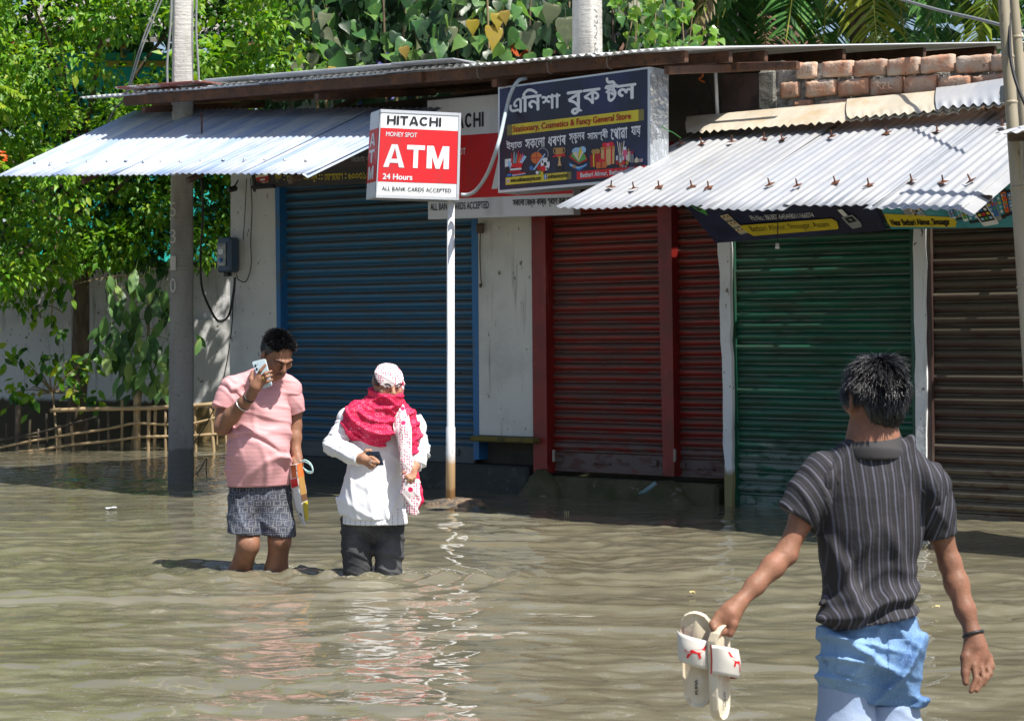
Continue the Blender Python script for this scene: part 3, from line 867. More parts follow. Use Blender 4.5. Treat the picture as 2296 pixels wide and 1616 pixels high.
# silt-yellowed sheets laid along the joint between awning and brick
fl = thing('ridge_flashing', Fp(1900, 260, 0.3), 'yellowed corrugated strip bent along the foot of the brick parapet', 'flashing')
def flpt(px, top):
    ty = np.interp(px, [1537, 2144, 2296, 2400], [263, 208, 184, 170]); by = np.interp(px, [1549, 2272, 2400], [298, 244, 232])
    return Fp(px, ty, 0.16) if top else Fp(px, by, 0.50)
def flash(px0, px1, lift, seed, m, bend=True):
    n = 70; rows = 9; V = []; Fc = []
    g = np.random.default_rng(seed)
    for j in range(rows):
        t = j / (rows - 1)
        for i in range(n + 1):
            px = px0 + (px1 - px0) * i / n
            p = flpt(px, True).lerp(flpt(px, False), t)
            z = lift + 0.012 * math.sin(t * 9.4 + 0.4) * (1 - t)
            z += (t ** 5) * 0.012 * math.asin(math.sin(upx(px, .4) * 2 * math.pi / 0.076) * .95)
            V.append(p + ZV * z + NV * 0.02 * math.sin(t * 3.1) + ZV * g.uniform(-.0008, .0008))
    for j in range(rows - 1):
        for i in range(n):
            q = j * (n + 1) + i; Fc.append((q, q + 1, q + n + 2, q + n + 1))
    put('flashing_sheet', mesh_np('flashing_sheet', V, Fc, True), fl, m)
flash(1540, 2150, 0.0, 1, m_yell); flash(1900, 2400, 0.022, 2, m_yell); flash(2100, 2420, 0.045, 3, m_dull)

# dark recess between sign and brick: steel sheet, white pipe, wires
MB().bbox(Fp(1618, 252, 0.0), Fp(1702, 247, 0.0) - Fp(1618, 252, 0.0), -NV * 0.02, ZV * 0.29, 0.004).build('steel_panel', M('brown_sheet', (0.085, 0.055, 0.05), 0.55, layers=[(4, (0.05, 0.035, 0.03), 0.4, 0.6)]), shop)
m_pvc = M('white_pvc', (0.72, 0.74, 0.76), 0.4, layers=[(9, (0.5, 0.5, 0.48), 0.6, 0.75)])
MB().tube([Fp(1603, 140, 0.15), Fp(1606, 195, 0.15), Fp(1609, 262, 0.15)], 0.014, 8).build('pvc_pipe', m_pvc, shop, True)
m_steel2 = m_rust
a_, b_ = Fp(1440, 146, 0.35), Fp(1790, 138, 0.35)
steel(a_, b_, 0.05, 0.06, 'ceiling_beam', m_rust, shop)

# ------------------------------------------------------------------ concrete poles
def conc_pole(px, Y, w0, w1, z1, label, rot, lean=0.0, wet=0.0):
    c = P(px, 0, Y); c.z = GROUND_Z
    t = thing('concrete_pole', c, label, 'pole')
    m, b, nt = newmat('pole_concrete', (0.5, 0.485, 0.45), 0.85, 0, 0.3)
    pos = nt.pos(); z = nt.sep(pos)[2]
    cc = nt.mix(nt.ramp(nt.noise(nt.map(pos, (2, 2, .6)), 3, 6), 0.4, 0.7), (0.50, 0.485, 0.45), (0.33, 0.32, 0.295))
    cc = nt.mix(nt.ramp(nt.noise(nt.map(pos, (1, 1, 3)), 18, 4), 0.6, 0.72), cc, (0.22, 0.21, 0.19))
    if wet:
        zz = nt.math('ADD', z, nt.math('MULTIPLY_ADD', nt.noise(pos, 6), 0.08, -0.04))
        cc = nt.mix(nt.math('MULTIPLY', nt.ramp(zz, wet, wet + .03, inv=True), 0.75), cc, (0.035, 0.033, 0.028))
        cc = nt.mix(nt.math('MULTIPLY', nt.ramp(z, 2.2, 3.4, inv=True), 0.62), cc, (0.13, 0.125, 0.115))  # shade below the awning and damp weathering, both painted into the colour
    nt.l(cc, b.inputs['Base Color'])
    nt.l(nt.bump(nt.noise(pos, 30, 5), 0.5, 0.012, nt.bump(nt.noise(nt.map(pos, (1, 1, 9)), 5, 3), 0.4, 0.02)), b.inputs['Normal'])
    V = []; Fc = []; nz = 30; ch = 0.02
    ca, sa = math.cos(rot), math.sin(rot)
    for k in range(nz + 1):
        f = k / nz; h = (w0 + (w1 - w0) * f) / 2
        loop = [(-h + ch, -h), (h - ch, -h), (h, -h + ch), (h, h - ch), (h - ch, h), (-h + ch, h), (-h, h - ch), (-h, -h + ch)]
        for (x, y) in loop:
            j = random.uniform(-.002, .002)
            V.append((c.x + x * ca - y * sa + j + lean * f, c.y + x * sa + y * ca + j, GROUND_Z + (z1 - GROUND_Z) * f))
    for k in range(nz):
        for j in range(8):
            a, b2 = k * 8 + j, k * 8 + (j + 1) % 8
            Fc.append((a, b2, b2 + 8, a + 8))
    me = mesh_np('shaft', V, Fc)
    put('shaft', me, t, m)
    return t, c
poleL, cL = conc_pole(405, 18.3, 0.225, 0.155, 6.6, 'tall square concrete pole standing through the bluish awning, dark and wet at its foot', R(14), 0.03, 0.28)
poleR, cR = conc_pole(1323, 18.7, 0.26, 0.20, 6.6, 'pale square concrete pole rising behind the upper roof', R(-33), -0.04)
# cast numerals on the poles
for (t_, px, Y, rows, txt, col) in ((poleL, 389, 18.17, (470, 530, 590, 640), '5310', 0), (poleR, 1343, 18.57, (20, 55, 95), '328', 0)):
    for py, ch_ in zip(rows, txt):
        B_ = Board(P(px - 9, py - 16, Y), P(px + 7, py - 16, Y + (0 if t_ is poleL else .06)), P(px + 7, py + 16, Y + (0 if t_ is poleL else .06)), P(px - 9, py + 16, Y))
        lb = MB(); B_.text(lb, ch_, 0.1, 0.9, 0, 1, 0.0, 0.012); lb.build('cast_numeral', m_conc, t_)

# ------------------------------------------------------------------ boundary wall and bamboo fence at left
YW = 26.6
wl = thing('boundary_wall', P(200, 980, YW), 'grey plastered boundary wall with dark coping behind the bamboo fence', 'wall')
m_bwall = plaster('boundary_plaster', (0.64, 0.64, 0.65), 0.50, (0.085, 0.07, 0.045))
xl, xr = P(-700, 0, YW).x, P(720, 0, YW).x
MB().box((xl, YW, GROUND_Z), (xr - xl, 0, 0), (0, 0.14, 0), (0, 0, P(0, 600, YW).z - GROUND_Z)).build('wall_body', m_bwall, wl)
zc = P(0, 600, YW).z
MB().bbox((xl, YW - .06, zc + .002), (xr - xl, 0, 0), (0, 0.26, 0), (0, 0, 0.075), 0.015).build('coping', m_plinth, wl)
MB().bbox((P(405, 0, YW).x, YW - .10, GROUND_Z), (xr - P(405, 0, YW).x, 0, 0), (0, 0.098, 0), (0, 0, P(0, 716, YW).z - GROUND_Z), 0.01).build('wall_base', plaster('base_plaster', (0.58, 0.58, 0.57), 0.42, (0.20, 0.14, 0.06)), wl)
for px in (120, 300, 640):
    MB().bbox((P(px, 0, YW).x, YW - .05, GROUND_Z), (0.25, 0, 0), (0, 0.048, 0), (0, 0, zc - GROUND_Z), 0.01).build('wall_pier', m_bwall, wl)
m_bamboo = M('dry_bamboo', (0.40, 0.29, 0.16), 0.6, layers=[(4, (0.27, 0.19, 0.10), 0.4, 0.65), (20, (0.16, 0.11, 0.06), 0.62, 0.75)])
m_bamboo_d = M('dark_bamboo', (0.10, 0.075, 0.05), 0.7, layers=[(6, (0.05, 0.04, 0.03), 0.4, 0.6)])
YF = 23.8
bf = thing('bamboo_fence', P(250, 1012, YF), 'sagging split bamboo fence standing in the water before the boundary wall', 'fence')
fx = lambda cx: cx * 0.4098
fy = lambda cy: 784.8 + cy * 0.4098
def bamb(pts, r, m, name, par, nodes=True):
    pts = [Vector(p) for p in pts]
    if len(pts) > 2: pts = smoothpath(pts, 5)
    else: pts = [pts[0].lerp(pts[1], i / 8) for i in range(9)]
    MB().tube(pts, [r * (1.12 if nodes and i % 3 == 1 else 1.0) * random.uniform(.95, 1.05) for i in range(len(pts))], 7).build(name, m, par, True)
for cx, ct, r, dk in ((-40, 420, .014, 1), (35, 400, .014, 1), (100, 300, .035, 1), (165, 380, .014, 0), (210, 430, .011, 1), (255, 345, .016, 1), (325, 410, .022, 0), (300, 520, .012, 1), (388, 395, .018, 0), (475, 385, .017, 1), (540, 370, .015, 1), (592, 310, .018, 1), (668, 270, .017, 0), (735, 255, .012, 0), (752, 222, .034, 0), (815, 305, .021, 0), (850, 315, .019, 0), (905, 330, .016, 0), (950, 320, .017, 0), (1065, 300, .017, 0), (1150, 290, .020, 0), (1195, 310, .014, 0), (1230, 330, .014, 0)):
    lean = random.uniform(-14, 16)
    Yj = YF + random.uniform(-.05, .05)
    a = P(fx(cx), fy(ct), Yj); b = P(fx(cx + (30 if cx in (388, 1150) else lean)), fy(552), Yj); b.z = -0.3
    bamb([a, b], r, m_bamboo_d if dk and cx < 600 else m_bamboo, 'stake', bf)
for pts, r, m in (([(-60, 505), (120, 470), (300, 428), (535, 362)], .013, m_bamboo_d), ([(-60, 548), (130, 505), (380, 462), (600, 428), (740, 400), (910, 407), (1060, 400), (1240, 352)], .015, m_bamboo),
                  ([(-60, 572), (200, 548), (380, 520), (640, 492), (770, 474), (1000, 470), (1240, 456)], .017, m_bamboo), ([(275, 330), (500, 322), (750, 318), (920, 312), (1240, 292)], .026, m_bamboo), ([(-60, 490), (110, 480), (220, 470)], .010, m_bamboo_d)):
    bamb([P(fx(x), fy(y), YF - 0.04) for x, y in pts], r, m, 'rail', bf)
# ================================================================== SIGNS AND FITTINGS
class Print:
    """flat print in several colours, one mesh"""
    def __init__(s): s.g = {}
    def __getitem__(s, m):
        if m.name not in s.g: s.g[m.name] = (m, MB())
        return s.g[m.name][1]
    def build(s, name, parent):
        V = []; Fs = []; mi = []; ms = []
        for k, (m, mb) in s.g.items():
            b = len(V); V += mb.v; Fs += [tuple(i + b for i in f) for f in mb.f]; mi += [len(ms)] * len(mb.f); ms.append(m)
        me = bpy.data.meshes.new(name); me.from_pydata(V, [], Fs)
        for m in ms: me.materials.append(m)
        me.polygons.foreach_set('material_index', np.array(mi, dtype=np.int32)); me.update()
        return put(name, me, parent)
def quadinv(c, x, y):
    """(s, t) of a point in a picture quad tl, tr, br, bl"""
    s = t = 0.5
    for _ in range(12):
        top = (c[0][0] + (c[1][0] - c[0][0]) * s, c[0][1] + (c[1][1] - c[0][1]) * s)
        bot = (c[3][0] + (c[2][0] - c[3][0]) * s, c[3][1] + (c[2][1] - c[3][1]) * s)
        fx_ = top[0] + (bot[0] - top[0]) * t - x; fy_ = top[1] + (bot[1] - top[1]) * t - y
        ds = ((c[1][0] - c[0][0]) * (1 - t) + (c[2][0] - c[3][0]) * t, (c[1][1] - c[0][1]) * (1 - t) + (c[2][1] - c[3][1]) * t)
        dt = (bot[0] - top[0], bot[1] - top[1])
        det = ds[0] * dt[1] - ds[1] * dt[0]
        s -= (fx_ * dt[1] - fy_ * dt[0]) / det; t -= (ds[0] * fy_ - ds[1] * fx_) / det
    return s, t
def ink(name, col, rough=0.45): return M(name, col, rough, layers=[(4, tuple(q * 0.78 + .012 for q in col), 0.42, 0.75, (2, 2, .6)), (40, tuple(q * .7 + .03 for q in col), .66, .74)])
I_navy = ink('navy_print', (0.012, 0.012, 0.045)); I_white = ink('white_print', (0.72, 0.74, 0.78)); I_red = ink('red_print', (0.62, 0.012, 0.018)); I_dred = ink('crimson_print', (0.38, 0.008, 0.012))
I_yel = ink('yellow_print', (0.62, 0.50, 0.03)); I_blk = ink('black_print', (0.012, 0.012, 0.016)); I_or = ink('orange_print', (0.60, 0.15, 0.03)); I_gold = ink('gold_print', (0.42, 0.23, 0.06))
I_blue = ink('blue_print', (0.03, 0.16, 0.48)); I_lbl = ink('pale_blue_print', (0.30, 0.52, 0.75)); I_grn = ink('green_print', (0.08, 0.35, 0.08)); I_pink = ink('pink_print', (0.70, 0.10, 0.22)); I_grey = ink('grey_print', (0.28, 0.30, 0.32)); I_tan = ink('tan_print', (0.58, 0.38, 0.16)); I_teal = ink('teal_print', (0.035, 0.30, 0.38)); I_cream = ink('cream_print', (0.70, 0.60, 0.42))
m_alu = M('aluminium_trim', (0.62, 0.64, 0.68), 0.4, 0.5)
m_zincbox = M('crumpled_zinc', (0.50, 0.54, 0.58), 0.36, 0.6, layers=[(4, (0.34, 0.38, 0.42), 0.45, 0.65)], bumps=[(5, 0.9, 0.06), (13, 0.5, 0.02)])
def letterH(kind):
    """plain heavy capitals as polygons in a unit box, y down"""
    w = 0.24
    return {'H': [[(0, 0), (w, 0), (w, 1), (0, 1)], [(1 - w, 0), (1, 0), (1, 1), (1 - w, 1)], [(w, .41), (1 - w, .41), (1 - w, .59), (w, .59)]],
            'I': [[(0, 0), (1, 0), (1, 1), (0, 1)]],
            'T': [[(0, 0), (1, 0), (1, .2), (0, .2)], [(.37, .2), (.63, .2), (.63, 1), (.37, 1)]],
            'A': [[(.36, 0), (.64, 0), (.52, .16), (.25, 1), (0, 1)], [(.52, .16), (.64, 0), (1, 1), (.75, 1)], [(.30, .63), (.70, .63), (.76, .81), (.24, .81)]],
            'C': [[(.5 + .5 * math.cos(a), .5 + .5 * math.sin(a)) for a in np.linspace(math.pi * .20, math.pi * 1.80, 16)] + [(.5 + .26 * math.cos(a), .5 + .31 * math.sin(a)) for a in np.linspace(math.pi * 1.78, math.pi * .22, 16)]],
            'M': [[(0, 0), (.3, 0), (.3, .28), (.24, .30), (.24, 1), (0, 1)], [(.7, .28), (.7, 0), (1, 0), (1, 1), (.76, 1), (.76, .30)], [(.08, 0), (.3, 0), (.5, .62), (.7, 0), (.92, 0), (.59, 1), (.41, 1)]]}[kind]
def caps(board, mb, word, a0, a1, b0, b1, gap=0.12, lift=0.003):
    wd = {'H': .92, 'I': .24, 'T': .86, 'A': 1.0, 'C': .95, 'M': 1.08}
    tot = sum(wd[c] for c in word) + gap * (len(word) - 1)
    x = 0
    for c in word:
        for i, pl in enumerate(letterH(c)):
            board.poly(mb, [(a0 + (a1 - a0) * (x + px * wd[c]) / tot, b0 + (b1 - b0) * py) for px, py in pl], lift + i * 0.0003)
        x += wd[c] + gap

# ---- ATM box on its white pole
YA = 15.35
base = P(1010, 1128, 15.5); base.z = -0.02
atm = thing('pole_sign', base, 'small red and white ATM light box on a leaning white pole in the water', 'sign')
ang = R(22)
rt = Vector((math.cos(ang), math.sin(ang), 0)); fn = Vector((math.sin(ang), -math.cos(ang), 0))
pTR = P(1033, 254, YA + .12); pBR = P(1028, 449, YA + .12)
Wd = 0.655
lean = (pBR - pTR)
pTL, pBL = pTR - rt * Wd + ZV * 0.0, pBR - rt * Wd - rt * 0.02
up = pTR - pBR
bd = MB()
tk = 0.235
bd.prism([pTL, pTR, pBR, pBL], -fn * tk)
bd.build('sign_box', m_alu, atm)
front = Board(pTL, pTR, pBR, pBL)
face = MB(); front.rect(face, 0.012, 0.975, 0.03, 0.965, 0.004)
face.build('front_panel', M('lit_acrylic', (0.80, 0.83, 0.86), 0.35, layers=[(2.5, (0.72, 0.74, 0.76), .5, .75, (3, 3, .4)), (30, (0.62, 0.6, 0.56), .68, .74)]), atm)
pr = Print()
front.rect(pr[I_red], 0.012, 0.972, 0.208, 0.815, 0.006)
caps(front, pr[I_blk], 'HITACHI', 0.085, 0.755, 0.064, 0.166, 0.10, 0.008)
front.text(pr[I_white], 'MONEY SPOT', 0.08, 0.46, 0.25, 0.302, 0.012, 0.008)
caps(front, pr[I_white], 'ATM', 0.065, 0.865, 0.39, 0.65, 0.1, 0.008)
front.text(pr[I_white], '24 Hours', 0.065, 0.425, 0.722, 0.79, 0.03, 0.008)
front.text(pr[I_blk], 'ALL BANK CARDS ACCEPTED', 0.062, 0.905, 0.868, 0.915, 0.006, 0.008)
pr.build('front_print', atm)
side = Board(pTL - fn * tk, pTL, pBL, pBL - fn * tk)
side.n = -rt
pr = Print()
sm_ = M('side_acrylic', (0.62, 0.65, 0.72), 0.4)
side.rect(pr[sm_], 0.03, 0.97, 0.02, 0.98, 0.004)
side.rect(pr[I_red], 0.03, 0.97, 0.208, 0.815, 0.006)
for ch, b0 in (('A', .25), ('T', .44), ('M', .63)): caps(side, pr[I_white], ch, 0.16, 0.72, b0, b0 + .15, 0.1, 0.008)
pr.build('side_print', atm)
MB().prism([pTL + fn * .003, pTR + fn * .003, pTR + fn * .003 - ZV * .022, pTL + fn * .003 - ZV * .022], fn * 0.006).build('top_trim', m_alu, atm)
MB().prism([pBL + fn * .003, pBR + fn * .003, pBR + fn * .003 + ZV * .022, pBL + fn * .003 + ZV * .022], fn * 0.006).build('bottom_trim', m_alu, atm)
MB().prism([pTR - rt * .02 + fn * .003, pTR + fn * .003, pBR + fn * .003, pBR - rt * .02 + fn * .003], fn * 0.008).build('edge_trim', m_alu, atm)
m_pole, pb, pt = newmat('white_pole_paint', (0.76, 0.77, 0.80), 0.45)
pos = pt.pos(); z = pt.sep(pos)[2]
cc = pt.mix(pt.ramp(pt.noise(pt.map(pos, (3, 3, 1)), 12, 5), 0.62, 0.72), (0.76, 0.77, 0.80), (0.42, 0.36, 0.29))
zz = pt.math('ADD', z, pt.math('MULTIPLY_ADD', pt.noise(pos, 14), 0.1, -0.05))
cc = pt.mix(pt.ramp(zz, 0.30, 0.42, inv=True), cc, (0.50, 0.33, 0.17)); cc = pt.mix(pt.math('MULTIPLY', pt.ramp(zz, 0.10, 0.14, inv=True), 0.9), cc, (0.30, 0.16, 0.06))
pt.l(cc, pb.inputs['Base Color'])
ptop = pTR - rt * 0.045 - fn * 0.10 - ZV * 0.3
b0_ = Vector((base.x, base.y, GROUND_Z))
MB().tube([b0_, b0_.lerp(ptop, .33), b0_.lerp(ptop, .335), b0_.lerp(ptop, 1)], [.037, .037, .031, .029], 14).build('pole', m_pole, atm, True)
gm = np.random.default_rng(9); vs = []; fs = []; n = 18
for (r, h) in ((.30, -.1), (.25, .01), (.18, .035), (.10, .045), (.03, .05)):
    for j in range(n):
        a = 2 * math.pi * j / n
        rr = r * (0.8 + .4 * gm.random()) * (1.15 if math.cos(a) > 0 else .8)
        vs.append(Vector((base.x + .02 + rr * math.cos(a), base.y + rr * .6 * math.sin(a), h * (0.8 + .4 * gm.random()))))
for i in range(4):
    for j in range(n): fs.append((i * n + j, i * n + (j + 1) % n, (i + 1) * n + (j + 1) % n, (i + 1) * n + j))
MB().add(vs, fs).build('concrete_footing', M('muddy_footing', (0.20, 0.14, 0.09), 0.8, layers=[(14, (0.07, 0.06, 0.05), 0.42, 0.6)], bumps=[(30, .8, .02)]), atm, True)

# ---- book stall light box
dS = 1.08
uS0, uS1 = upx(1118, dS), upx(1458, dS)
tl, tr, br_, bl = Fp(1120, 196, dS), Fp(1458, 150, dS), Fp(1456, 404, dS), Fp(1115, 433, dS)
uu0 = (upx(1120, dS) + upx(1115, dS)) / 2
tl = F(uu0, dS, tl.z); bl = F(uu0, dS, bl.z); tr = F(uS1, dS, tr.z); br_ = F(uS1, dS, br_.z)
tkb = dS - dpx(uS1, 1499)
bs = thing('shop_sign', bl, 'navy blue book stall light box with Assamese lettering under the roof edge', 'sign')
MB().prism([tl, tr, br_, bl], -NV * tkb).build('sign_box', m_zincbox, bs)
fb = Board(tl, tr, br_, bl)
cq = [(100, 275), (1672, 65), (1660, 1223), (80, 1385)]
fr = MB(); fb.rect(fr, 0.0, 1.0, 0.0, 1.0, 0.003); fr.build('front_frame', m_alu, bs)
fr = MB(); fb.rect(fr, 0.012, 0.985, 0.018, 0.975, 0.006)
m_navy, nb, nn = newmat('navy_vinyl', (0.012, 0.012, 0.045), 0.32)
nn.l(nn.mix(nn.ramp(nn.noise(nn.pos(), 2.0), .4, .65), (0.010, 0.010, 0.028), (0.018, 0.022, 0.085)), nb.inputs['Base Color'])
fr.build('front_panel', m_navy, bs)
pr = Print()
W_ = pr[I_white]
for txt_, s0, s1, t0, t1 in (('\u098f', .08, .168, .128, .27), ('\u09bf\u09a8', .165, .302, .052, .268), ('\u09b6\u09be', .300, .428, .128, .268), ('\u09ac\u09c1', .47, .585, .128, .348), ('\u0995', .575, .69, .128, .268), ('\u09b7', .715, .792, .128, .215), ('\u099f', .722, .800, .045, .270), ('\u09b2', .79, .918, .128, .268)):
    fb.text(W_, txt_, s0, s1, t0, t1, 0.028 if txt_ != '\u09b7' else .05, 0.009)
fb.rect(pr[I_yel], 0.10, 0.93, 0.368, 0.468, 0.008)
I_fade = ink('faded_yellow_print', (0.20, 0.17, 0.04))
fb.rect(pr[I_fade], 0.065, 0.10, 0.368, 0.468, 0.008); fb.rect(pr[I_fade], 0.93, 0.965, 0.368, 0.468, 0.008)
fb.text(pr[I_dred], 'Stationary, Cosmetics & Fancy General Store', 0.105, 0.885, 0.385, 0.462, 0.030, 0.010)
for txt_, s0, s1 in (('ইয়াত', .06, .17), ('সকেলা', .19, .325), ('ধৰণৰ', .345, .465), ('স্কুলৰ', .485, .588), ('সামগ্ৰী', .605, .738), ('েপাৱা', .755, .862), ('যায়', .885, .945)):
    fb.text(W_, txt_, s0, s1, .515 if s0 < .6 else .505, .612, 0.022, 0.009)
pr.build('front_lettering', bs)
def pic(name, items, parent, board, cq, lift0=0.0085):
    pr = Print(); li = lift0
    for it in items:
        m = it[0]
        if it[1] == 'd':
            cx, cy, rx, ry = it[2:6]
            pts = [(cx + rx * math.cos(2 * math.pi * i / 14), cy + ry * math.sin(2 * math.pi * i / 14)) for i in range(14)]
        elif it[1] == 'r':
            x0, y0, x1, y1 = it[2:6]; sh = it[6] if len(it) > 6 else -0.11 * (x1 - x0)
            pts = [(x0, y0), (x1, y0 + sh), (x1, y1 + sh), (x0, y1)]
        else: pts = it[2]
        board.poly(pr[m], [quadinv(cq, *p) for p in pts], li)
        li += 0.00025
    return pr.build(name, parent)
pic('printed_stationery', [(I_white, 'r', 165, 1030, 240, 1120), (I_lbl, 'r', 195, 1050, 230, 1130), (I_blk, 'r', 168, 1110, 215, 1180)] + [(mm, 'p', [(x, 1070), (x + 10 + dx, 960 + dy), (x + 18 + dx, 940 + dy), (x + 24 + dx, 965 + dy), (x + 20, 1070)]) for mm, x, dx, dy in ((I_dred, 232, -6, 20), (I_grey, 252, 0, 0), (I_teal, 272, 4, 18), (I_red, 290, 8, -5), (I_or, 305, 14, 25), (I_pink, 320, 24, 20))] + [(I_lbl, 'p', [(330, 1060), (375, 985), (405, 1000), (355, 1075)]), (I_red, 'p', [(225, 1115), (250, 1075), (365, 1065), (345, 1120)]), (I_white, 'p', [(222, 1130), (345, 1118), (350, 1135), (225, 1148)]), (I_dred, 'p', [(210, 1150), (335, 1142), (345, 1160), (215, 1172)]), (I_lbl, 'p', [(240, 1190), (380, 1165), (395, 1180), (250, 1208)]), (I_red, 'p', [(250, 1180), (385, 1160), (390, 1172), (255, 1196)]), (I_blue, 'r', 190, 1185, 235, 1212)], bs, fb, cq)
pic('printed_sports_goods', [(I_grey, 'd', 575, 970, 62, 66), (I_navy, 'd', 575, 970, 54, 58), (I_or, 'd', 510, 1012, 64, 62), (I_dred, 'p', [(448, 1010), (572, 1005), (572, 1011), (448, 1017)]), (I_dred, 'p', [(506, 950), (512, 950), (516, 1074), (510, 1074)]), (I_lbl, 'p', [(470, 1130), (595, 965), (605, 972), (482, 1145)]), (I_white, 'd', 600, 1075, 48, 68), (I_blk, 'd', 600, 1075, 16, 22), (I_blk, 'd', 630, 1040, 9, 14), (I_blk, 'd', 572, 1050, 9, 14), (I_blk, 'd', 622, 1120, 9, 12), (I_blue, 'd', 452, 1118, 22, 26), (I_dred, 'd', 538, 1115, 24, 34), (I_red, 'd', 580, 1122, 26, 32), (I_white, 'd', 515, 1165, 16, 18), (I_grn, 'd', 545, 1160, 15, 17), (I_yel, 'd', 565, 1168, 15, 17)], bs, fb, cq)
pic('printed_trophy', [(I_gold, 'd', 702, 935, 18, 34), (I_gold, 'd', 795, 930, 18, 34), (I_navy, 'd', 702, 935, 10, 24), (I_navy, 'd', 795, 930, 10, 24), (I_gold, 'p', [(708, 905), (790, 900), (785, 970), (765, 1005), (750, 1015), (735, 1005), (713, 972)]), (I_red, 'p', [(682, 990), (715, 975), (790, 965), (812, 975), (810, 1000), (785, 985), (718, 995), (685, 1005)]), (I_tan, 'p', [(744, 1010), (757, 1010), (765, 1070), (775, 1088), (728, 1092), (738, 1070)]), (I_blk, 'p', [(715, 1092), (785, 1086), (785, 1135), (715, 1142)])], bs, fb, cq)
pic('printed_books', [(I_lbl, 'd', 940, 945, 60, 48), (I_lbl, 'd', 995, 920, 32, 36), (I_blue, 'p', [(850, 1050), (960, 1110), (1040, 1050), (1030, 1085), (955, 1140), (852, 1090)]), (I_lbl, 'p', [(860, 1070), (945, 1100), (1035, 1070), (1030, 1080), (945, 1118), (860, 1085)]), (I_dred, 'p', [(848, 1000), (885, 950), (950, 1045), (1020, 965), (1045, 1030), (950, 1070)]), (I_grn, 'p', [(870, 985), (900, 945), (950, 1040), (1005, 955), (1030, 1015), (950, 1055)]), (I_cream, 'p', [(890, 960), (930, 935), (950, 1020), (970, 890), (1000, 955), (950, 1040)]), (I_yel, 'p', [(945, 960), (972, 885), (985, 935), (952, 1015)]), (I_gold, 'd', 905, 1095, 16, 18)], bs, fb, cq)
pic('printed_gift_boxes', [(I_dred, 'p', [(1068, 975), (1180, 950), (1185, 1085), (1070, 1100)]), (I_tan, 'p', [(1180, 905), (1318, 885), (1312, 1060), (1225, 1085), (1180, 1080)]), (I_gold, 'p', [(1175, 895), (1320, 875), (1320, 905), (1175, 925)]), (I_red, 'p', [(1212, 905), (1232, 902), (1228, 1084), (1210, 1082)]), (I_red, 'p', [(1280, 895), (1296, 892), (1290, 1065), (1276, 1070)]), (I_red, 'd', 1225, 870, 34, 26), (I_red, 'd', 1280, 862, 34, 26), (I_pink, 'd', 1252, 868, 18, 18), (I_gold, 'd', 1110, 940, 28, 26), (I_gold, 'd', 1145, 935, 28, 26), (I_yel, 'p', [(1098, 968), (1112, 965), (1112, 1096), (1100, 1098)]), (I_or, 'p', [(1130, 1050), (1238, 1038), (1236, 1102), (1132, 1114)]), (I_dred, 'p', [(1175, 1046), (1190, 1044), (1190, 1106), (1176, 1108)]), (I_red, 'd', 1185, 1030, 28, 20)], bs, fb, cq)
pic('printed_cosmetics', [(mm, 'p', [(x, 985), (x + dx, y), (x + dx + 8, y), (x + 8, 985)]) for mm, x, dx, y in ((I_cream, 1362, -22, 830), (I_white, 1372, -8, 845), (I_gold, 1380, 8, 840), (I_white, 1388, 22, 826))] + [(I_grey, 'r', 1356, 975, 1396, 1060), (I_pink, 'r', 1400, 920, 1442, 1020), (I_white, 'r', 1408, 888, 1434, 920), (I_cream, 'r', 1448, 935, 1468, 1040), (I_gold, 'r', 1450, 905, 1464, 936), (I_white, 'r', 1332, 980, 1350, 1035), (I_dred, 'd', 1342, 1050, 16, 26), (I_white, 'r', 1370, 1000, 1386, 1045), (I_or, 'd', 1378, 1070, 16, 26), (I_white, 'r', 1398, 985, 1412, 1030), (I_red, 'd', 1408, 1050, 16, 28), (I_white, 'r', 1436, 970, 1448, 1030), (I_gold, 'd', 1443, 1050, 15, 26), (I_grey, 'r', 1474, 960, 1488, 1050), (I_pink, 'r', 1476, 930, 1486, 962), (I_grey, 'r', 1494, 960, 1508, 1050), (I_red, 'r', 1496, 930, 1506, 962), (I_grey, 'd', 1400, 1085, 12, 14), (I_grey, 'd', 1430, 1088, 12, 12), (I_blk, 'p', [(1510, 1060), (1590, 1045), (1602, 1062), (1520, 1082)]), (I_cream, 'p', [(1518, 1015), (1540, 990), (1555, 1010), (1560, 1045), (1520, 1048)]), (I_grey, 'p', [(1555, 1010), (1605, 1004), (1598, 1040), (1552, 1046)]), (I_gold, 'p', [(1562, 1018), (1572, 1016), (1570, 1036), (1560, 1038)]), (I_pink, 'p', [(1578, 1015), (1588, 1013), (1586, 1034), (1576, 1036)])], bs, fb, cq)
pr = Print()
fb.rect(pr[I_yel], 0.055, 0.47, 0.862, 0.932, 0.008); fb.rect(pr[I_fade], 0.47, 0.50, 0.862, 0.932, 0.008)
fb.disc(pr[I_white], 0.072, 0.896, 0.011, 0.018, 0.010); fb.text(pr[I_red], 'M', 0.066, 0.078, 0.887, 0.907, 0.04, 0.012)
fb.text(pr[I_blk], 'www.anikhaenterprise.com', 0.09, 0.297, 0.872, 0.926, 0.03, 0.010)
fb.rect(pr[I_blue], 0.318, 0.339, 0.868, 0.912, 0.010); fb.text(pr[I_white], 'f', 0.325, 0.334, 0.872, 0.912, 0.05, 0.012)
fb.text(pr[I_blk], 'anikhaenterprise', 0.345, 0.475, 0.868, 0.922, 0.03, 0.010)
fb.rect(pr[I_red], 0.535, 0.98, 0.868, 0.942, 0.008)
fb.text(pr[I_white], 'Betbari Alimur, Betbari - 785640', 0.56, 0.945, 0.882, 0.932, 0.025, 0.010)
pr.build('address_lettering', bs)
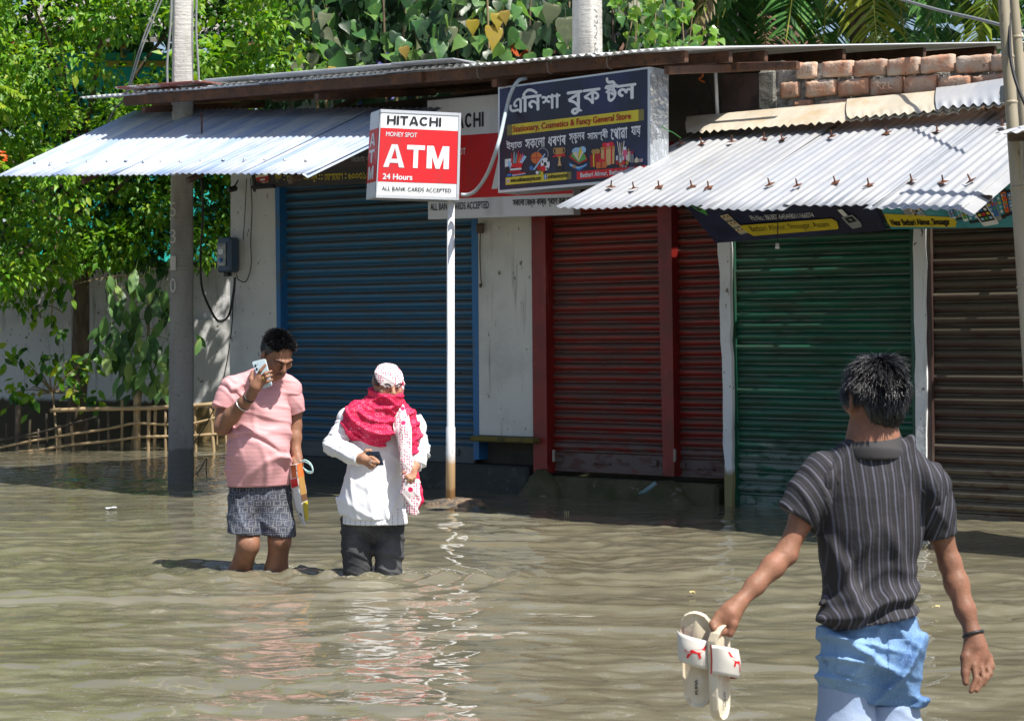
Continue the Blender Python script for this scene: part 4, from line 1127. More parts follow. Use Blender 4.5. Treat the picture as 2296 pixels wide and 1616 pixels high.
for t_ in (0.07, 0.5, 0.9):
    c = F(uS1, dS - .02, tr.z + (br_.z - tr.z) * t_); MB().lathe(c, [(0.009, 0), (.009, .004), (.002, .006)], 8, EV).build('rivet', m_alu, bs)
# grey conduit from the ATM box up to the roof
cab = smoothpath([P(1034, 437, 15.42), P(1052, 436, 15.4), P(1070, 424, 15.2), P(1095, 385, 15.0), P(1118, 320, 14.8), Fp(1133, 255, dS + .10), Fp(1145, 210, dS + .09), Fp(1162, 182, dS + .07), Fp(1180, 176, dS - .02)], 8)
cob = MB().tube(cab, 0.0145, 10).build('electric_conduit', M('ribbed_conduit', (0.36, 0.43, 0.47), 0.45, bumps=[(160, .5, .004)]), None, True)
tag(cob, 'pale grey flexible conduit sagging between ATM box and book stall sign', 'conduit')

# ---- larger ATM fascia behind
dT = 0.42
tl, tr, br_, bl = Fp(958, 226, dT), Fp(1288, 196, dT), Fp(1286, 481, dT), Fp(960, 492, dT)
fs_ = thing('shop_sign', bl, 'wide red and white ATM fascia partly hidden behind the book stall sign', 'sign')
tb = Board(tl, tr, br_, bl)
MB().prism([tl, tr, br_, bl], -NV * 0.09).build('sign_box', m_alu, fs_)
f_ = MB(); tb.rect(f_, 0.01, .995, .01, .985, .003); f_.build('front_panel', M('grey_acrylic', (0.66, 0.68, 0.74), 0.4, layers=[(3, (0.5, 0.51, 0.55), .5, .7, (1, 1, .2))]), fs_)
pr = Print()
tb.rect(pr[I_red], 0.01, .995, .315, .835, .005)
caps(tb, pr[I_blk], 'HITACHI', 0.075, .40, .135, .255, .13, .007)
tb.text(pr[I_white], 'MONEY SPOT', 0.06, .275, .42, .475, .01, .007)
caps(tb, pr[I_white], 'ATM', 0.455, .96, .46, .77, .1, .007)
tb.text(pr[I_blk], 'ALL BANK CARDS ACCEPTED', 0.02, .435, .868, .928, .012, .007)
tb.text(pr[I_blk], 'সকেলা েবঙ্ক কাৰ্ড গ্ৰহণ কৰা হয়', 0.60, 0.99, .862, .935, .018, .007)
pr.build('front_print', fs_)

# ---- dark sweet shop board over the blue shutter
dK = 0.30
tl, tr, br_, bl = Fp(560, 300, dK + .1), Fp(965, 262, dK + .1), Fp(965, 408, dK), Fp(566, 421, dK)
ks = thing('shop_sign', bl, 'black sweet shop board with yellow Assamese address line over the blue shutter', 'sign')
kb = Board(tl, tr, br_, bl)
MB().prism([tl, tr, br_, bl], -NV * 0.04).build('sign_board', M('black_board', (0.018, 0.015, 0.018), 0.5, layers=[(4, (0.03, 0.022, 0.02), .45, .65)]), ks)
kq = [(560, 300), (965, 262), (965, 408), (566, 421)]
kx = lambda cx, cy: quadinv(kq, (1000 + cx / 4.1) / 1.784, (560 + cy / 4.1) / 1.784)
pr = Print()
for txt_, x0, x1, y0, y1, mm in (('স্থান', 440, 560, 545, 680, I_yel), (':', 590, 612, 570, 660, I_yel), ('েবতবাৰী', 640, 890, 545, 665, I_yel), ('আিলমূৰ', 915, 1165, 510, 690, I_yel), ('::', 1185, 1255, 560, 645, I_yel), ('েযাগােযাগ', 1280, 1590, 540, 655, I_yel), (':', 1615, 1645, 540, 635, I_yel), ('৬০০৩১৪৭', 1665, 2080, 525, 640, I_yel), ('মনৰ পেয়াজঁ', 1260, 1610, 262, 382, I_grey), ('িমঠাই আৰু', 1720, 2140, 245, 378, I_grey), ('ভাণ্ডাৰ', 1700, 2100, 60, 180, I_white)):
    s0, t0 = kx(x0, y0); s1, t1 = kx(x1, y1)
    tm = (kx(x0, y0)[1] + kx(x1, y0)[1]) / 2; tn = (kx(x0, y1)[1] + kx(x1, y1)[1]) / 2
    kb.text(pr[mm], txt_, s0, s1, tm, tn, 0.012, .004)
kb.rect(pr[ink('brown_rule', (0.035, 0.02, 0.015))], 0.02, .99, .55, .70, .003)
pr.build('front_lettering', ks)
pic('printed_cake', [(I_cream, 'p', [(90, 540), (320, 500), (320, 690), (240, 705), (110, 660)]), (I_blk, 'p', [(100, 560), (322, 530), (322, 545), (105, 580)]), (I_dred, 'p', [(100, 620), (330, 590), (340, 640), (300, 690), (180, 690), (115, 660)]), (I_white, 'p', [(180, 640), (270, 630), (265, 660), (185, 668)])], ks, kb, [((p[0] * 1.784 - 1000) * 4.1, (p[1] * 1.784 - 560) * 4.1) for p in kq], 0.004)
MB().bbox(Fp(563, 424, dK + .02), Fp(612, 421, dK + .02) - Fp(563, 424, dK + .02), -NV * .05, ZV * .03, .004).build('bracket', m_black, ks)
steel(Fp(557, 300, dK + .12), Fp(571, 424, dK), 0.03, 0.03, 'bracket', m_black, ks)

# ---- navy xerox banner under the right awning, leaning back
uL, uR = upx(1605, 0.72), upx(1985, 0.72)
dTL, dTR = dpx(uL, 1528), dpx(uR, 1950)
def fz(u, d, py):
    p = F(u, d, 0); p.z = CAMZ - (py - HOR) * p.y / FPX; return p
tl, tr, br_, bl = fz(uL, dTL, 452), fz(uR, dTR, 437), fz(uR, .72, 517), fz(uL, .72, 545)
xs = thing('shop_banner', bl, 'navy photocopy shop banner with yellow address strip tilted under the pale awning', 'banner')
xb = Board(tl, tr, br_, bl)
m_navy2 = M('faded_navy_flex', (0.026, 0.032, 0.085), 0.5, layers=[(3, (0.018, 0.02, 0.05), .4, .65), (30, (0.06, 0.065, 0.09), .66, .72)])
MB().prism([tl, tr, br_, bl], -xb.n * 0.03).build('banner_panel', m_navy2, xs)
pr = Print()
xb.poly(pr[I_yel], [(.222, .615), (.745, .575), (.765, .66), (.757, .83), (.745, .86), (.255, .885), (.235, .80), (.22, .68)], .004)
xb.text(pr[I_white], 'Ph.No.: 8638716454/8011166074', .31, .66, .39, .515, .0, .004)
xb.text(pr[I_blk], 'Betbari Alimur, Sivasagar, Assam', .265, .715, .635, .815, .0, .006)
for w_, s0, s1, t0, t1 in (('XEROX', .12, .167, .10, .20), ('PASSPORT PHOTO', .295, .412, .11, .21), ('INTERNET', .465, .54, .11, .20), ('PRINTOUT', .60, .677, .10, .20), ('SCHOOL PROJECT', .755, .89, .08, .18)):
    xb.text(pr[I_white], w_, s0, s1, t0, t1, 0, .004)
pr.build('banner_lettering', xs)
pr = Print()
xb.poly(pr[I_white], [(.80, .36), (.825, .34), (.84, .52), (.815, .54)], .004); xb.poly(pr[I_grey], [(.80, .56), (.865, .50), (.89, .72), (.885, .84), (.83, .88), (.815, .74)], .0045); xb.poly(pr[I_blk], [(.815, .58), (.86, .54), (.875, .68), (.825, .72)], .005)
pr.build('printed_printer', xs); pr = Print()
xb.poly(pr[I_grn], [(.03, .05), (.07, .0), (.095, .22), (.085, .34), (.05, .22)], .004); xb.poly(pr[I_blk], [(.045, .08), (.065, .05), (.075, .2), (.06, .22)], .005)
pr.build('printed_copier', xs); pr = Print()
for r_ in range(3):
    for c_ in range(2):
        a = .15 + .026 * c_ + .012 * r_; b = .36 + .165 * r_ - .02 * c_
        xb.poly(pr[I_cream], [(a, b), (a + .024, b - .015), (a + .036, b + .13), (a + .012, b + .145)], .004)
        xb.disc(pr[I_blk], a + .017, b + .045, .007, .035, .0045, 8); xb.disc(pr[I_tan], a + .018, b + .055, .005, .026, .005, 8); xb.poly(pr[I_grey], [(a + .012, b + .10), (a + .026, b + .095), (a + .033, b + .125), (a + .014, b + .14)], .0048)
pr.build('printed_passport_photos', xs)
c = Fp(1743, 470, 1.0)
lb_ = thing('bulb_holder', Fp(1743, 556, 1.0), 'white bulb holder dangling on a wire before the navy banner', 'lamp')
MB().tube([c, Fp(1744, 505, 1.0), Fp(1743, 546, 1.0)], 0.004, 5).build('cord', m_black, lb_)
MB().lathe(Fp(1743, 556, 1.0), [(.008, .035), (.013, .034), (.014, .012), (.016, .010), (.016, -.005), (.004, -.006)][::-1], 10).build('socket', m_pvc, lb_, True)

# ---- teal phone shop board
uL, uR = upx(1998, 0.75), upx(2420, 0.75)
tq = [(140, 330), (1340, 330), (1400, 670), (305, 680)]
t2p = lambda x, y: (1905.8 + x * .2971, 313.9 + y * .2971)
dTL = dpx(uL, t2p(140, 330)[0]); dTL = min(dTL, 1.5)
tl, tr, br_, bl = fz(uL, dTL, t2p(140, 330)[1]), fz(uR, dTL, 395), fz(uR, .75, 507), fz(uL, .75, 514)
ts = thing('shop_banner', bl, 'teal mobile phone shop board with yellow address strip at the awning end', 'banner')
tbd = Board(tl, tr, br_, bl)
rw = 0.83
tq = [(140, 330), (140 + 1200 / rw * .72, 330 - 26), (305 + 1095 / rw * 0.76, 662), (305, 680)]
MB().prism([tl, tr, br_, bl], -tbd.n * 0.04).build('board_panel', M('teal_flex', (0.045, 0.27, 0.33), 0.5, layers=[(2.5, (0.10, 0.36, 0.42), .45, .7), (5, (0.035, 0.20, 0.25), .5, .7)]), ts)
fxp = [(upx(t2p(x, y)[0], 0.75), 0) for x, y in ()]
def tst(x, y):
    """board coordinates of a point of the picture crop"""
    px, py = t2p(x, y)
    best = None
    qs = []
    for cn in (tl, tr, br_, bl):
        qs.append((1148 + cn.x / cn.y * FPX, HOR - (cn.z - CAMZ) / cn.y * FPX))
    return quadinv(qs, px, py)
pr = Print()
def tpoly(m, pts, l): tbd.poly(pr[m], [tst(*p) for p in pts], l)
tpoly(I_yel, [(255, 552), (790, 578), (828, 610), (820, 655), (310, 652), (285, 620)], .004)
s0, t0 = tst(296, 585); s1, t1 = tst(795, 655); s2, t2 = tst(795, 590); s3, t3 = tst(315, 650)
tbd.text(pr[I_blk], 'Near Betbari Alimur, Sivasagar', s0, s1, (t0 + t2) / 2, (t1 + t3) / 2, 0.05, .006)
pr.build('board_lettering', ts)
pr = Print()
tpoly(I_grey, [(360, 470), (470, 440), (600, 570), (440, 575)], .004)
gq = np.random.default_rng(2)
for k in range(26):
    a, b = gq.random(), gq.random(); x = 375 + a * 100 + b * 95; y = 460 + b * 100 - a * 10
    tpoly([I_cream, I_lbl, I_blk, I_gold, I_white][k % 5], [(x, y), (x + 16, y - 3), (x + 24, y + 12), (x + 8, y + 14)], .0045 + .0001 * k)
def phone_print(x0, y0, w, h, sk, body, scr, l):
    q = lambda a, b: (x0 + w * a + sk * b, y0 + h * b - 0.30 * w * a * (1 - .4 * b))
    tpoly(body, [q(.06, 0), q(.94, 0), q(1, .04), q(1, .96), q(.94, 1), q(.06, 1), q(0, .96), q(0, .04)], l)
    tpoly(scr, [q(.07, .1), q(.93, .1), q(.93, .86), q(.07, .86)], l + .0006)
    cols = [I_lbl, I_red, I_white, I_grn, I_yel, I_blue]
    for r_ in range(5):
        for c_ in range(3):
            a, b = .16 + .26 * c_, .16 + .14 * r_
            tpoly(cols[(r_ * 2 + c_ * 3 + int(x0)) % 6], [q(a, b), q(a + .17, b), q(a + .17, b + .08), q(a, b + .08)], l + .0012)
phone_print(1160, 390, 75, 180, 30, I_blk, I_blue, .004); phone_print(1115, 385, 80, 195, 40, I_blk, I_or, .0055); phone_print(1050, 375, 95, 225, 60, I_blk, I_teal, .007)
phone_print(975, 385, 105, 230, 95, I_grey, I_blue, .0085); phone_print(745, 490, 50, 105, 40, I_white, I_blue, .004); phone_print(785, 490, 60, 110, 45, I_blk, I_teal, .0055); phone_print(835, 480, 70, 130, 50, I_white, I_grn, .007); phone_print(870, 460, 80, 165, 60, I_blk, I_teal, .0085)
phone_print(880, 430, 118, 215, 155, I_white, I_blk, .010)
pr.build('board_pictures', ts)

# ---- electricity meter, camera, wires on the left pillar
mt = thing('electricity_meter', Fp(527, 612, 0.06), 'blue grey electricity meter box on the white pillar beside the blue shutter', 'meter')
c0 = Fp(508, 612, 0.03); wv = EV * 0.19
MB().bbox(c0 + NV * .002, wv, NV * 0.13, ZV * 0.33, .02).build('meter_case', M('meter_blue', (0.035, 0.07, 0.13), 0.4, layers=[(8, (0.07, 0.09, 0.11), .45, .65)]), mt)
MB().bbox(c0 + EV * .02 + NV * .134 + ZV * .06, EV * .12, NV * 0.012, ZV * .22, .008).build('meter_window', M('dull_glass', (0.20, 0.23, 0.25), 0.15, layers=[(12, (0.36, 0.37, 0.36), .5, .65)]), mt)
MB().bbox(c0 + EV * .045 + NV * .148 + ZV * .17, EV * .07, NV * 0.004, ZV * .05, .003).build('dial_plate', I_white, mt)
MB().lathe(c0 + EV * .08 + NV * .146 + ZV * .115, [(.022, 0), (.020, .012), (.004, .014)], 12, NV).build('seal_knob', I_blue, mt, True)
MB().bbox(c0 + EV * .05 + NV * .03 - ZV * .035, EV * .06, NV * 0.06, ZV * .035, .006).build('cable_gland', m_black, mt)
cc_ = thing('security_camera', Fp(516, 424, 0.1), 'small dark security camera fixed high on the white pillar', 'camera')
c0 = Fp(513, 426, 0.16)
MB().lathe(c0, [(.004, -.002), (.024, 0), (.028, .02), (.028, .09), (.012, .10)], 12, (-NV + ZV * .25)).build('camera_barrel', m_black, cc_, True)
MB().tube(smoothpath([c0 - NV * .06 + ZV * .03, c0 - NV * .10 + ZV * .07, c0 - NV * .12 + ZV * .10], 4), .008, 6).build('camera_bracket', m_black, cc_)
def cable(pts, r, label, m=m_black, name='electric_cable', cat='cable', n=7):
    return tag(MB().tube(smoothpath(pts, n), r, 6).build(name, m, None, True), label, cat)
cable([Fp(452, 398, .9), Fp(455, 480, .8), P(450, 560, 19.0), P(452, 640, 19.2), P(470, 690, 19.5), P(490, 720, 19.8), Fp(512, 708, .05), Fp(523, 660, .07), Fp(527, 622, .08)], .012, 'thick black cable looping from the awning to the meter box')
cable([Fp(562, 400, .06), Fp(565, 470, .05), Fp(562, 540, .05), Fp(563, 595, .05), Fp(552, 630, .06), Fp(536, 628, .07), Fp(530, 616, .08)], .005, 'thin wire running down the white pillar to the meter box')
cable([Fp(553, 400, .05), Fp(549, 480, .05), Fp(545, 540, .06)], .004, 'short thin wire dropping onto the meter box')
cable([Fp(524, 650, .07), Fp(519, 740, .15), P(507, 820, 20), P(490, 890, 20.5), P(468, 940, 21), P(440, 985, 22), P(420, 1015, 22.5)], .006, 'thin loose wire hanging from the meter past the bamboo fence')
cable([P(436, 1068, 19.3), P(450, 1050, 19.3), P(463, 1028, 19.3), P(462, 1052, 19.3), P(463, 1062, 19.3)], .006, 'bent twig of wire sticking out of the water by the concrete pole')
for i, (a, b) in enumerate((((371, -20), (284, 214)), ((363, -20), (281, 214)))):
    cable([P(a[0], a[1], 18.9), P((a[0] + b[0]) / 2 - 6, 100, 18.9), P(b[0], b[1], 18.9), P(258, 244, 18.9), P(236, 290, 18.9)], .008, ('upper' if i else 'lower') + ' strand of the twin grey guy wire slanting down behind the awning', m_greycable)
cable([P(385, -20, 18.2), P(382, 60, 18.2), P(375, 140, 18.2), P(376, 206, 18.2)], .012, 'grey cable hanging down close to the concrete pole, on its shaded side', m_greycable)
cable([P(441, -20, 18.2), P(440, 70, 18.2), P(444, 140, 18.2), P(447, 206, 18.2)], .011, 'grey cable hanging down along the sunlit edge of the concrete pole', m_greycable)
cable([Fp(1078, 500, .06), Fp(1076, 560, .05), Fp(1078, 620, .06), Fp(1080, 640, .06)], .005, 'short cord with plug hanging on the white pillar beside the blue shutter', m_wood)
MB().bbox(Fp(1072, 524, .065), EV * .075, NV * .03, ZV * .085, .01).build('junction_box', m_wood, shop)
MB().bbox(Fp(1077, 645, .05), EV * .02, NV * .02, ZV * .035, .006).build('cord_plug', m_wood, shop)
cable([Fp(1478, 275, .95), Fp(1490, 288, .9), Fp(1510, 298, .75), Fp(1527, 310, .6)], .004, 'thin green string tied from the zinc sign side to the awning', I_grn, 'tie_string', 'string')
for k, (a, mm) in enumerate((((1560, 150, 1552, 190, 1563, 240, 1578, 262), m_black), ((1586, 145, 1582, 170, 1592, 200, 1604, 245), m_black), ((1566, 150, 1576, 168, 1568, 178, 1580, 185), I_or))):
    cable([Fp(a[i], a[i + 1], .12 - .02 * k) for i in range(0, 8, 2)], .006 if k < 2 else .008, ('left black wire hanging in the dark gap beside the brick parapet', 'black wire hanging close to the white pipe under the roof', 'knotted orange wire under the roof beside the brick parapet')[k], mm, 'hanging_wire', 'wire')
cable([P(1990, -10, 15), P(2100, 22, 14.2), P(2200, 45, 13.4), P(2300, 72, 12.8)], .013, 'grey overhead cable crossing before the palm fronds', m_greycable, 'overhead_cable')
cable([P(2262, -15, 11.9), P(2263, 60, 11.85), P(2266, 130, 11.8), P(2280, 190, 11.75), P(2310, 260, 11.7)], .010, 'black cable strung down between the two bamboo poles')

# ---- bamboo poles and the neighbouring awning at the right edge
m_bam2 = M('grey_bamboo', (0.34, 0.30, 0.22), 0.55, layers=[(3, (0.24, 0.20, 0.13), .4, .65, (1, 1, .25)), (30, (0.13, 0.11, 0.08), .62, .75, (1, 1, .3))])
m_bam3 = M('dark_bamboo_pole', (0.15, 0.13, 0.10), 0.7, layers=[(20, (0.07, 0.06, 0.05), .45, .65), (8, (0.25, 0.23, 0.18), .6, .72)])
def bpole(name, lab, pts, rs, m, nd):
    t = thing('bamboo_pole', pts[-1], lab, 'pole')
    ln = [pts[0].lerp(pts[-1], i / 36) for i in range(37)]
    rr = [rs[0] + (rs[1] - rs[0]) * i / 36 for i in range(37)]
    MB().tube(ln, rr, 10).build('culm', m, t, True)
    for f in nd:
        c = pts[0].lerp(pts[-1], f); ax = (pts[-1] - pts[0]).normalized(); r = rs[0] + (rs[1] - rs[0]) * f
        MB().lathe(c, [(r * .98, -.012), (r * 1.13, -.004), (r * 1.13, .004), (r * .98, .012)], 10, ax).build('node_ring', m, t, True)
    return t
g0 = P(2352, 1250, 11.6); g0.z = GROUND_Z
bp1 = bpole('a', 'near grey bamboo pole bound with wire at the neighbouring awning', [P(2246, -60, 11.9), g0], (.034, .048), m_bam2, (.13, .2, .33, .48, .62, .76))
g1 = P(2390, 1250, 11.9); g1.z = GROUND_Z
bp2 = bpole('b', 'speckled bamboo pole rising beside the wire-bound pole', [P(2268, -60, 12.1), g1], (.030, .045), m_bam2, (.10, .25, .4, .55, .7))
cn = P(2258, 212, 11.88)
MB().lathe(cn, [(.040, -.05), (.046, -.03), (.043, -.01), (.047, .01), (.044, .03), (.040, .05)], 10).build('wire_binding', m_greycable, bp1)
aw3 = thing('shop_awning', P(2420, 400, 11.3), 'tip of the neighbouring corrugated awning held by the bamboo poles', 'awning')
q0 = P(2232, 299, 11.55)
ev3 = Vector((0.80, -0.60, 0))
nv3 = Vector((-0.60, -0.80, 0))
for i in range(5):
    a = q0 + ev3 * (0.72 * i - .0); b = q0 + ev3 * (0.72 * (i + 1) + .015)
    bkv = -nv3 * 1.15 + ZV * 0.22
    corr('awning_sheet', a - ZV * .04 * i * .2, b - ZV * .04 * i * .2, b + bkv, a + bkv, m_dull, aw3, lift=.006 * (i % 2), seed=60 + i)
for dd in (.2, .9):
    steel(q0 - nv3 * dd + ZV * (.19 * dd - .02), q0 - nv3 * dd + ev3 * 3.5 + ZV * (.19 * dd - .06), .05, .05, 'purlin', m_wood, aw3)

# ---- floating and stranded bits
m_pipe = M('faded_blue_pipe', (0.12, 0.20, 0.22), 0.5)
c = P(1441, 1104, 14.6)
tag(MB().tube([P(1434, 1106, 14.6), P(1446, 1102, 14.55), P(1470, 1082, 14.5)], [.012, .018, .016], 8).build('drain_pipe', m_pipe, None, True), 'short pale blue pipe end sticking out at the mossy step', 'pipe')
m_twig = M('dry_straw', (0.55, 0.45, 0.20), 0.7)
def bit(px, py, w, h, m, name, label, cat, rot=0):
    Yb = CAMZ * FPX / (py - HOR); c = P(px, py, Yb); c.z = 0.012
    g = np.random.default_rng(int(px)); n = 9
    ring = [(c.x + w * math.cos(2 * math.pi * i / n) * g.uniform(.6, 1), c.y + h * math.sin(2 * math.pi * i / n) * g.uniform(.6, 1), c.z + g.uniform(-.004, .01)) for i in range(n)]
    o = MB().prism(ring, ZV * .004).build(name, m, None)
    tag(o, label, cat)
bit(250, 1143, .06, .05, I_white, 'plastic_scrap', 'scrap of white plastic floating left of the man in pink', 'litter')
bit(3735 / 1.784, 1410 * .97, .03, .02, m_twig, 'floating_leaf', 'yellow leaf floating by the arm of the man in the dark shirt', 'leaf')
bit(1552, 1335 * 1.0, .018, .012, m_twig, 'floating_leaf', 'pale leaf floating by the hand with the sandals', 'leaf')
b_ = MB()
for dx in (-.02, -.005, .01): b_.tube([P(1272, 1160, 14.4) + Vector((dx * .4, 0, -.03)), P(1272, 1148, 14.4) + Vector((dx, 0, 0.01))], .0025, 4)
tag(b_.build('straw_tuft', m_twig), 'few dry straws poking out of the water before the red shutter', 'straw')
# ================================================================== GREENERY AND WHAT LIES BEHIND
def frames(A, Nn):
    A = A / np.linalg.norm(A, axis=1, keepdims=True)
    S = np.cross(Nn, A); S /= np.maximum(np.linalg.norm(S, axis=1, keepdims=True), 1e-6)
    N2 = np.cross(A, S)
    return A, S, N2
def leaf_mass(name, Pn, A, Nn, L, wr, m, parent, fold=0.25, kind='stuff', curl=0.2):
    """many folded leaves as one mesh"""
    A, S, N2 = frames(A, Nn)
    L = L[:, None]
    W = L * wr
    v0 = Pn
    v1 = Pn + A * L * 0.42 + S * W * 0.5 + N2 * W * fold
    v2 = Pn + A * L * 0.45
    v3 = Pn + A * L * 0.42 - S * W * 0.5 + N2 * W * fold
    v4 = Pn + A * L - N2 * L * curl
    V = np.stack([v0, v1, v2, v3, v4], 1).reshape(-1, 3)
    b = (np.arange(len(Pn)) * 5)[:, None]
    T = np.concatenate([b + np.array([[0, 2, 1]]), b + np.array([[0, 3, 2]]), b + np.array([[1, 2, 4]]), b + np.array([[2, 3, 4]])])
    o = put(name, mesh_np(name, V, T, True), parent, m)
    if kind: o['kind'] = kind
    return o
def unit(n, g):
    v = g.normal(size=(n, 3)); return v / np.linalg.norm(v, axis=1, keepdims=True)
def leaf_shape(kind):
    """one leaf with blade, midrib fold and stalk; x = across, y = along, z = up"""
    if kind == 'heart':
        half = [(0.0, 0.06), (0.10, 0.0), (0.26, -0.02), (0.38, 0.08), (0.40, 0.22), (0.33, 0.42), (0.19, 0.62), (0.06, 0.84), (0.0, 1.0)]
    elif kind == 'ellip':
        half = [(0.0, 0.0), (0.06, 0.08), (0.15, 0.24), (0.20, 0.45), (0.18, 0.66), (0.09, 0.86), (0.0, 1.0)]
    else:
        half = [(0.0, 0.0), (0.13, 0.14), (0.24, 0.36), (0.21, 0.6), (0.10, 0.83), (0.0, 1.0)]
    V = []; Fc = []
    n = len(half)
    bend = lambda y: -0.22 * y * y
    rib = [(0, y, bend(y)) for _, y in half]
    V += rib
    for sg in (1, -1):
        b = len(V)
        V += [(sg * x, y, bend(y) + 0.17 * x + (0.03 * math.sin(y * 14) if x > .1 else 0)) for x, y in half]
        for i in range(n - 1):
            q = (i, b + i, b + i + 1, i + 1)
            Fc.append(q if sg < 0 else q[::-1])
    b = len(V)
    V += [(-.012, -.35, .12), (.012, -.35, .12), (.010, 0.05, 0), (-.010, 0.05, 0)]
    Fc.append((b, b + 1, b + 2, b + 3))
    return mesh_np('leaf', V, Fc, True)
def place_leaves(pts, sizes, mats, kind, parent, g, down=0.8, face=(0.25, -0.8, 0.55), rnd=0.5):
    """single leaves: tips hang, blades face the light"""
    mes = []
    for m in mats:
        me = leaf_shape(kind); me.materials.append(m); mes.append(me)
    for i, p in enumerate(pts):
        ax = Vector((g.normal(0, rnd), g.normal(0, rnd) - .15, -down + g.normal(0, rnd * .6))).normalized()
        nr = (Vector(face) + Vector(g.normal(0, rnd, 3))).normalized()
        s = ax.cross(nr)
        if s.length < 1e-3: s = ax.orthogonal()
        s.normalize(); nr = s.cross(ax)
        M3 = Matrix((s, ax, nr)).transposed()
        o = put('leaf', mes[int(g.integers(len(mes)))], parent, None, Vector(p))
        o.rotation_euler = M3.to_euler()
        k = sizes[i]; o.scale = (k, k, k)
        if parent.type != 'EMPTY': o.matrix_parent_inverse = Matrix.Identity(4)
m_bark = M('bark', (0.12, 0.085, 0.055), 0.9, layers=[(9, (0.06, 0.045, 0.03), .4, .65, (1, 1, .3))], bumps=[(30, .6, .01, (1, 1, .3))])
m_twigb = M('pale_twig', (0.24, 0.18, 0.10), 0.85)
def limb(a, b, r0, r1, parent, m=m_bark, name='branch', sag=0.15, seg=7):
    a, b = Vector(a), Vector(b)
    mid = a.lerp(b, .5) + Vector((random.uniform(-.15, .15), random.uniform(-.15, .15), sag))
    p = smoothpath([a, mid, b], 6)
    MB().tube(p, [r0 + (r1 - r0) * i / (len(p) - 1) for i in range(len(p))], seg).build(name, m, parent, True)

# ---- dense small-leaved tree at left
gt = np.random.default_rng(11)
m_lf1 = leafmat('fresh_leaf', (0.104, 0.280, 0.013), (0.049, 0.163, 0.013), (0.221, 0.364, 0.016))
m_lf1b = leafmat('sun_leaf', (0.186, 0.348, 0.014), (0.102, 0.252, 0.014), (0.324, 0.372, 0.018))
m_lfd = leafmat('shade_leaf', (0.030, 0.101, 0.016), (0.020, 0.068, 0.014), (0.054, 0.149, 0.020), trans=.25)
tb_ = P(160, 1000, 25.4); tb_.z = GROUND_Z
tree = thing('leafy_tree', tb_, 'dense bright green tree spilling over the boundary wall behind the bluish awning', 'tree')
trunk_top = Vector((tb_.x + .1, tb_.y, 3.4))
limb(tb_, trunk_top, .13, .08, tree, m_bark, 'trunk', 0.0, 10)
def tree_region(px, py):
    if py < 170: return px < 668
    if py < 420: return px < 655 - (py - 170) * .25
    if py < 600: return px < 430 or (px < 520 and py < 560)
    return px < 60 and py < 680
cl = []
while len(cl) < 300:
    px, py = gt.uniform(-260, 700), gt.uniform(-330, 760)
    if not tree_region(px, py): continue
    if 120 < px < 400 and 70 < py < 200 and gt.random() < .82: continue
    Yc = gt.uniform(21.8, 25.6)
    if px > 150 and py > 230: Yc = gt.uniform(24.3, 25.9)
    cl.append((px, py, Yc, gt.uniform(.14, .38)))
Pn = []; A = []; Nn = []; L = []; front = []
Pd = []; Ad = []; Nd = []; Ld = []
for (px, py, Yc, r) in cl:
    c = np.array(P(px, py, Yc))
    n = int(120 * (r / .3) ** 2) + 20
    u = unit(n, gt); rad = r * gt.uniform(.25, 1, n) ** .6
    p = c + u * rad[:, None] * np.array([1.25, 1.0, .8])
    ax = u * .8 + np.array([0, -.15, -.35]) + gt.normal(0, .45, (n, 3))
    nr = u * .5 + np.array([.25, -.45, .9]) + gt.normal(0, .35, (n, 3))
    ll = gt.uniform(.065, .135, n)
    Pn.append(p); A.append(ax); Nn.append(nr); L.append(ll)
    if Yc < 23.6: front.append(c)
nd_ = 9000
pxs = gt.uniform(-300, 690, nd_); pys = gt.uniform(-350, 610, nd_)
Pd = np.array([P(a, b, y) for a, b, y in zip(pxs, pys, gt.uniform(25.2, 26.3, nd_)) if tree_region(a, b) and not (130 < a < 385 and 85 < b < 190 and gt.random() < .93)])
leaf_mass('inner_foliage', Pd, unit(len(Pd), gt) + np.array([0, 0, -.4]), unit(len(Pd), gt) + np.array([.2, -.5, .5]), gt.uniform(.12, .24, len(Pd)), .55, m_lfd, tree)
Pn = np.concatenate(Pn); A = np.concatenate(A); Nn = np.concatenate(Nn); L = np.concatenate(L)
sel = gt.random(len(Pn)) < .42
leaf_mass('crown', Pn[sel], A[sel], Nn[sel], L[sel], .5, m_lf1, tree)
leaf_mass('crown', Pn[~sel], A[~sel], Nn[~sel], L[~sel], .5, m_lf1b, tree)
fp = []
for i in range(230):
    c = front[int(gt.integers(len(front)))]
    fp.append(c + gt.normal(0, .2, 3) + np.array([0, -.25, 0]))
place_leaves(fp, gt.uniform(.12, .19, len(fp)), [m_lf1, m_lf1b, m_lf1b], 'ovate', tree, gt, .6)
for i in range(26):
    px, py, Yc, r = cl[int(gt.integers(len(cl)))]
    limb(trunk_top.lerp(tb_, gt.uniform(-.1, .25)), P(px, py, Yc), .035, .008, tree, m_bark, 'branch', gt.uniform(-.2, .4))
for a, b in (((20, 560), (70, 690)), ((70, 690), (140, 700)), ((330, 620), (150, 640))):
    limb(P(a[0], a[1], 24.6), P(b[0], b[1], 24.4), .012, .006, tree, m_twigb, 'branch', .05)

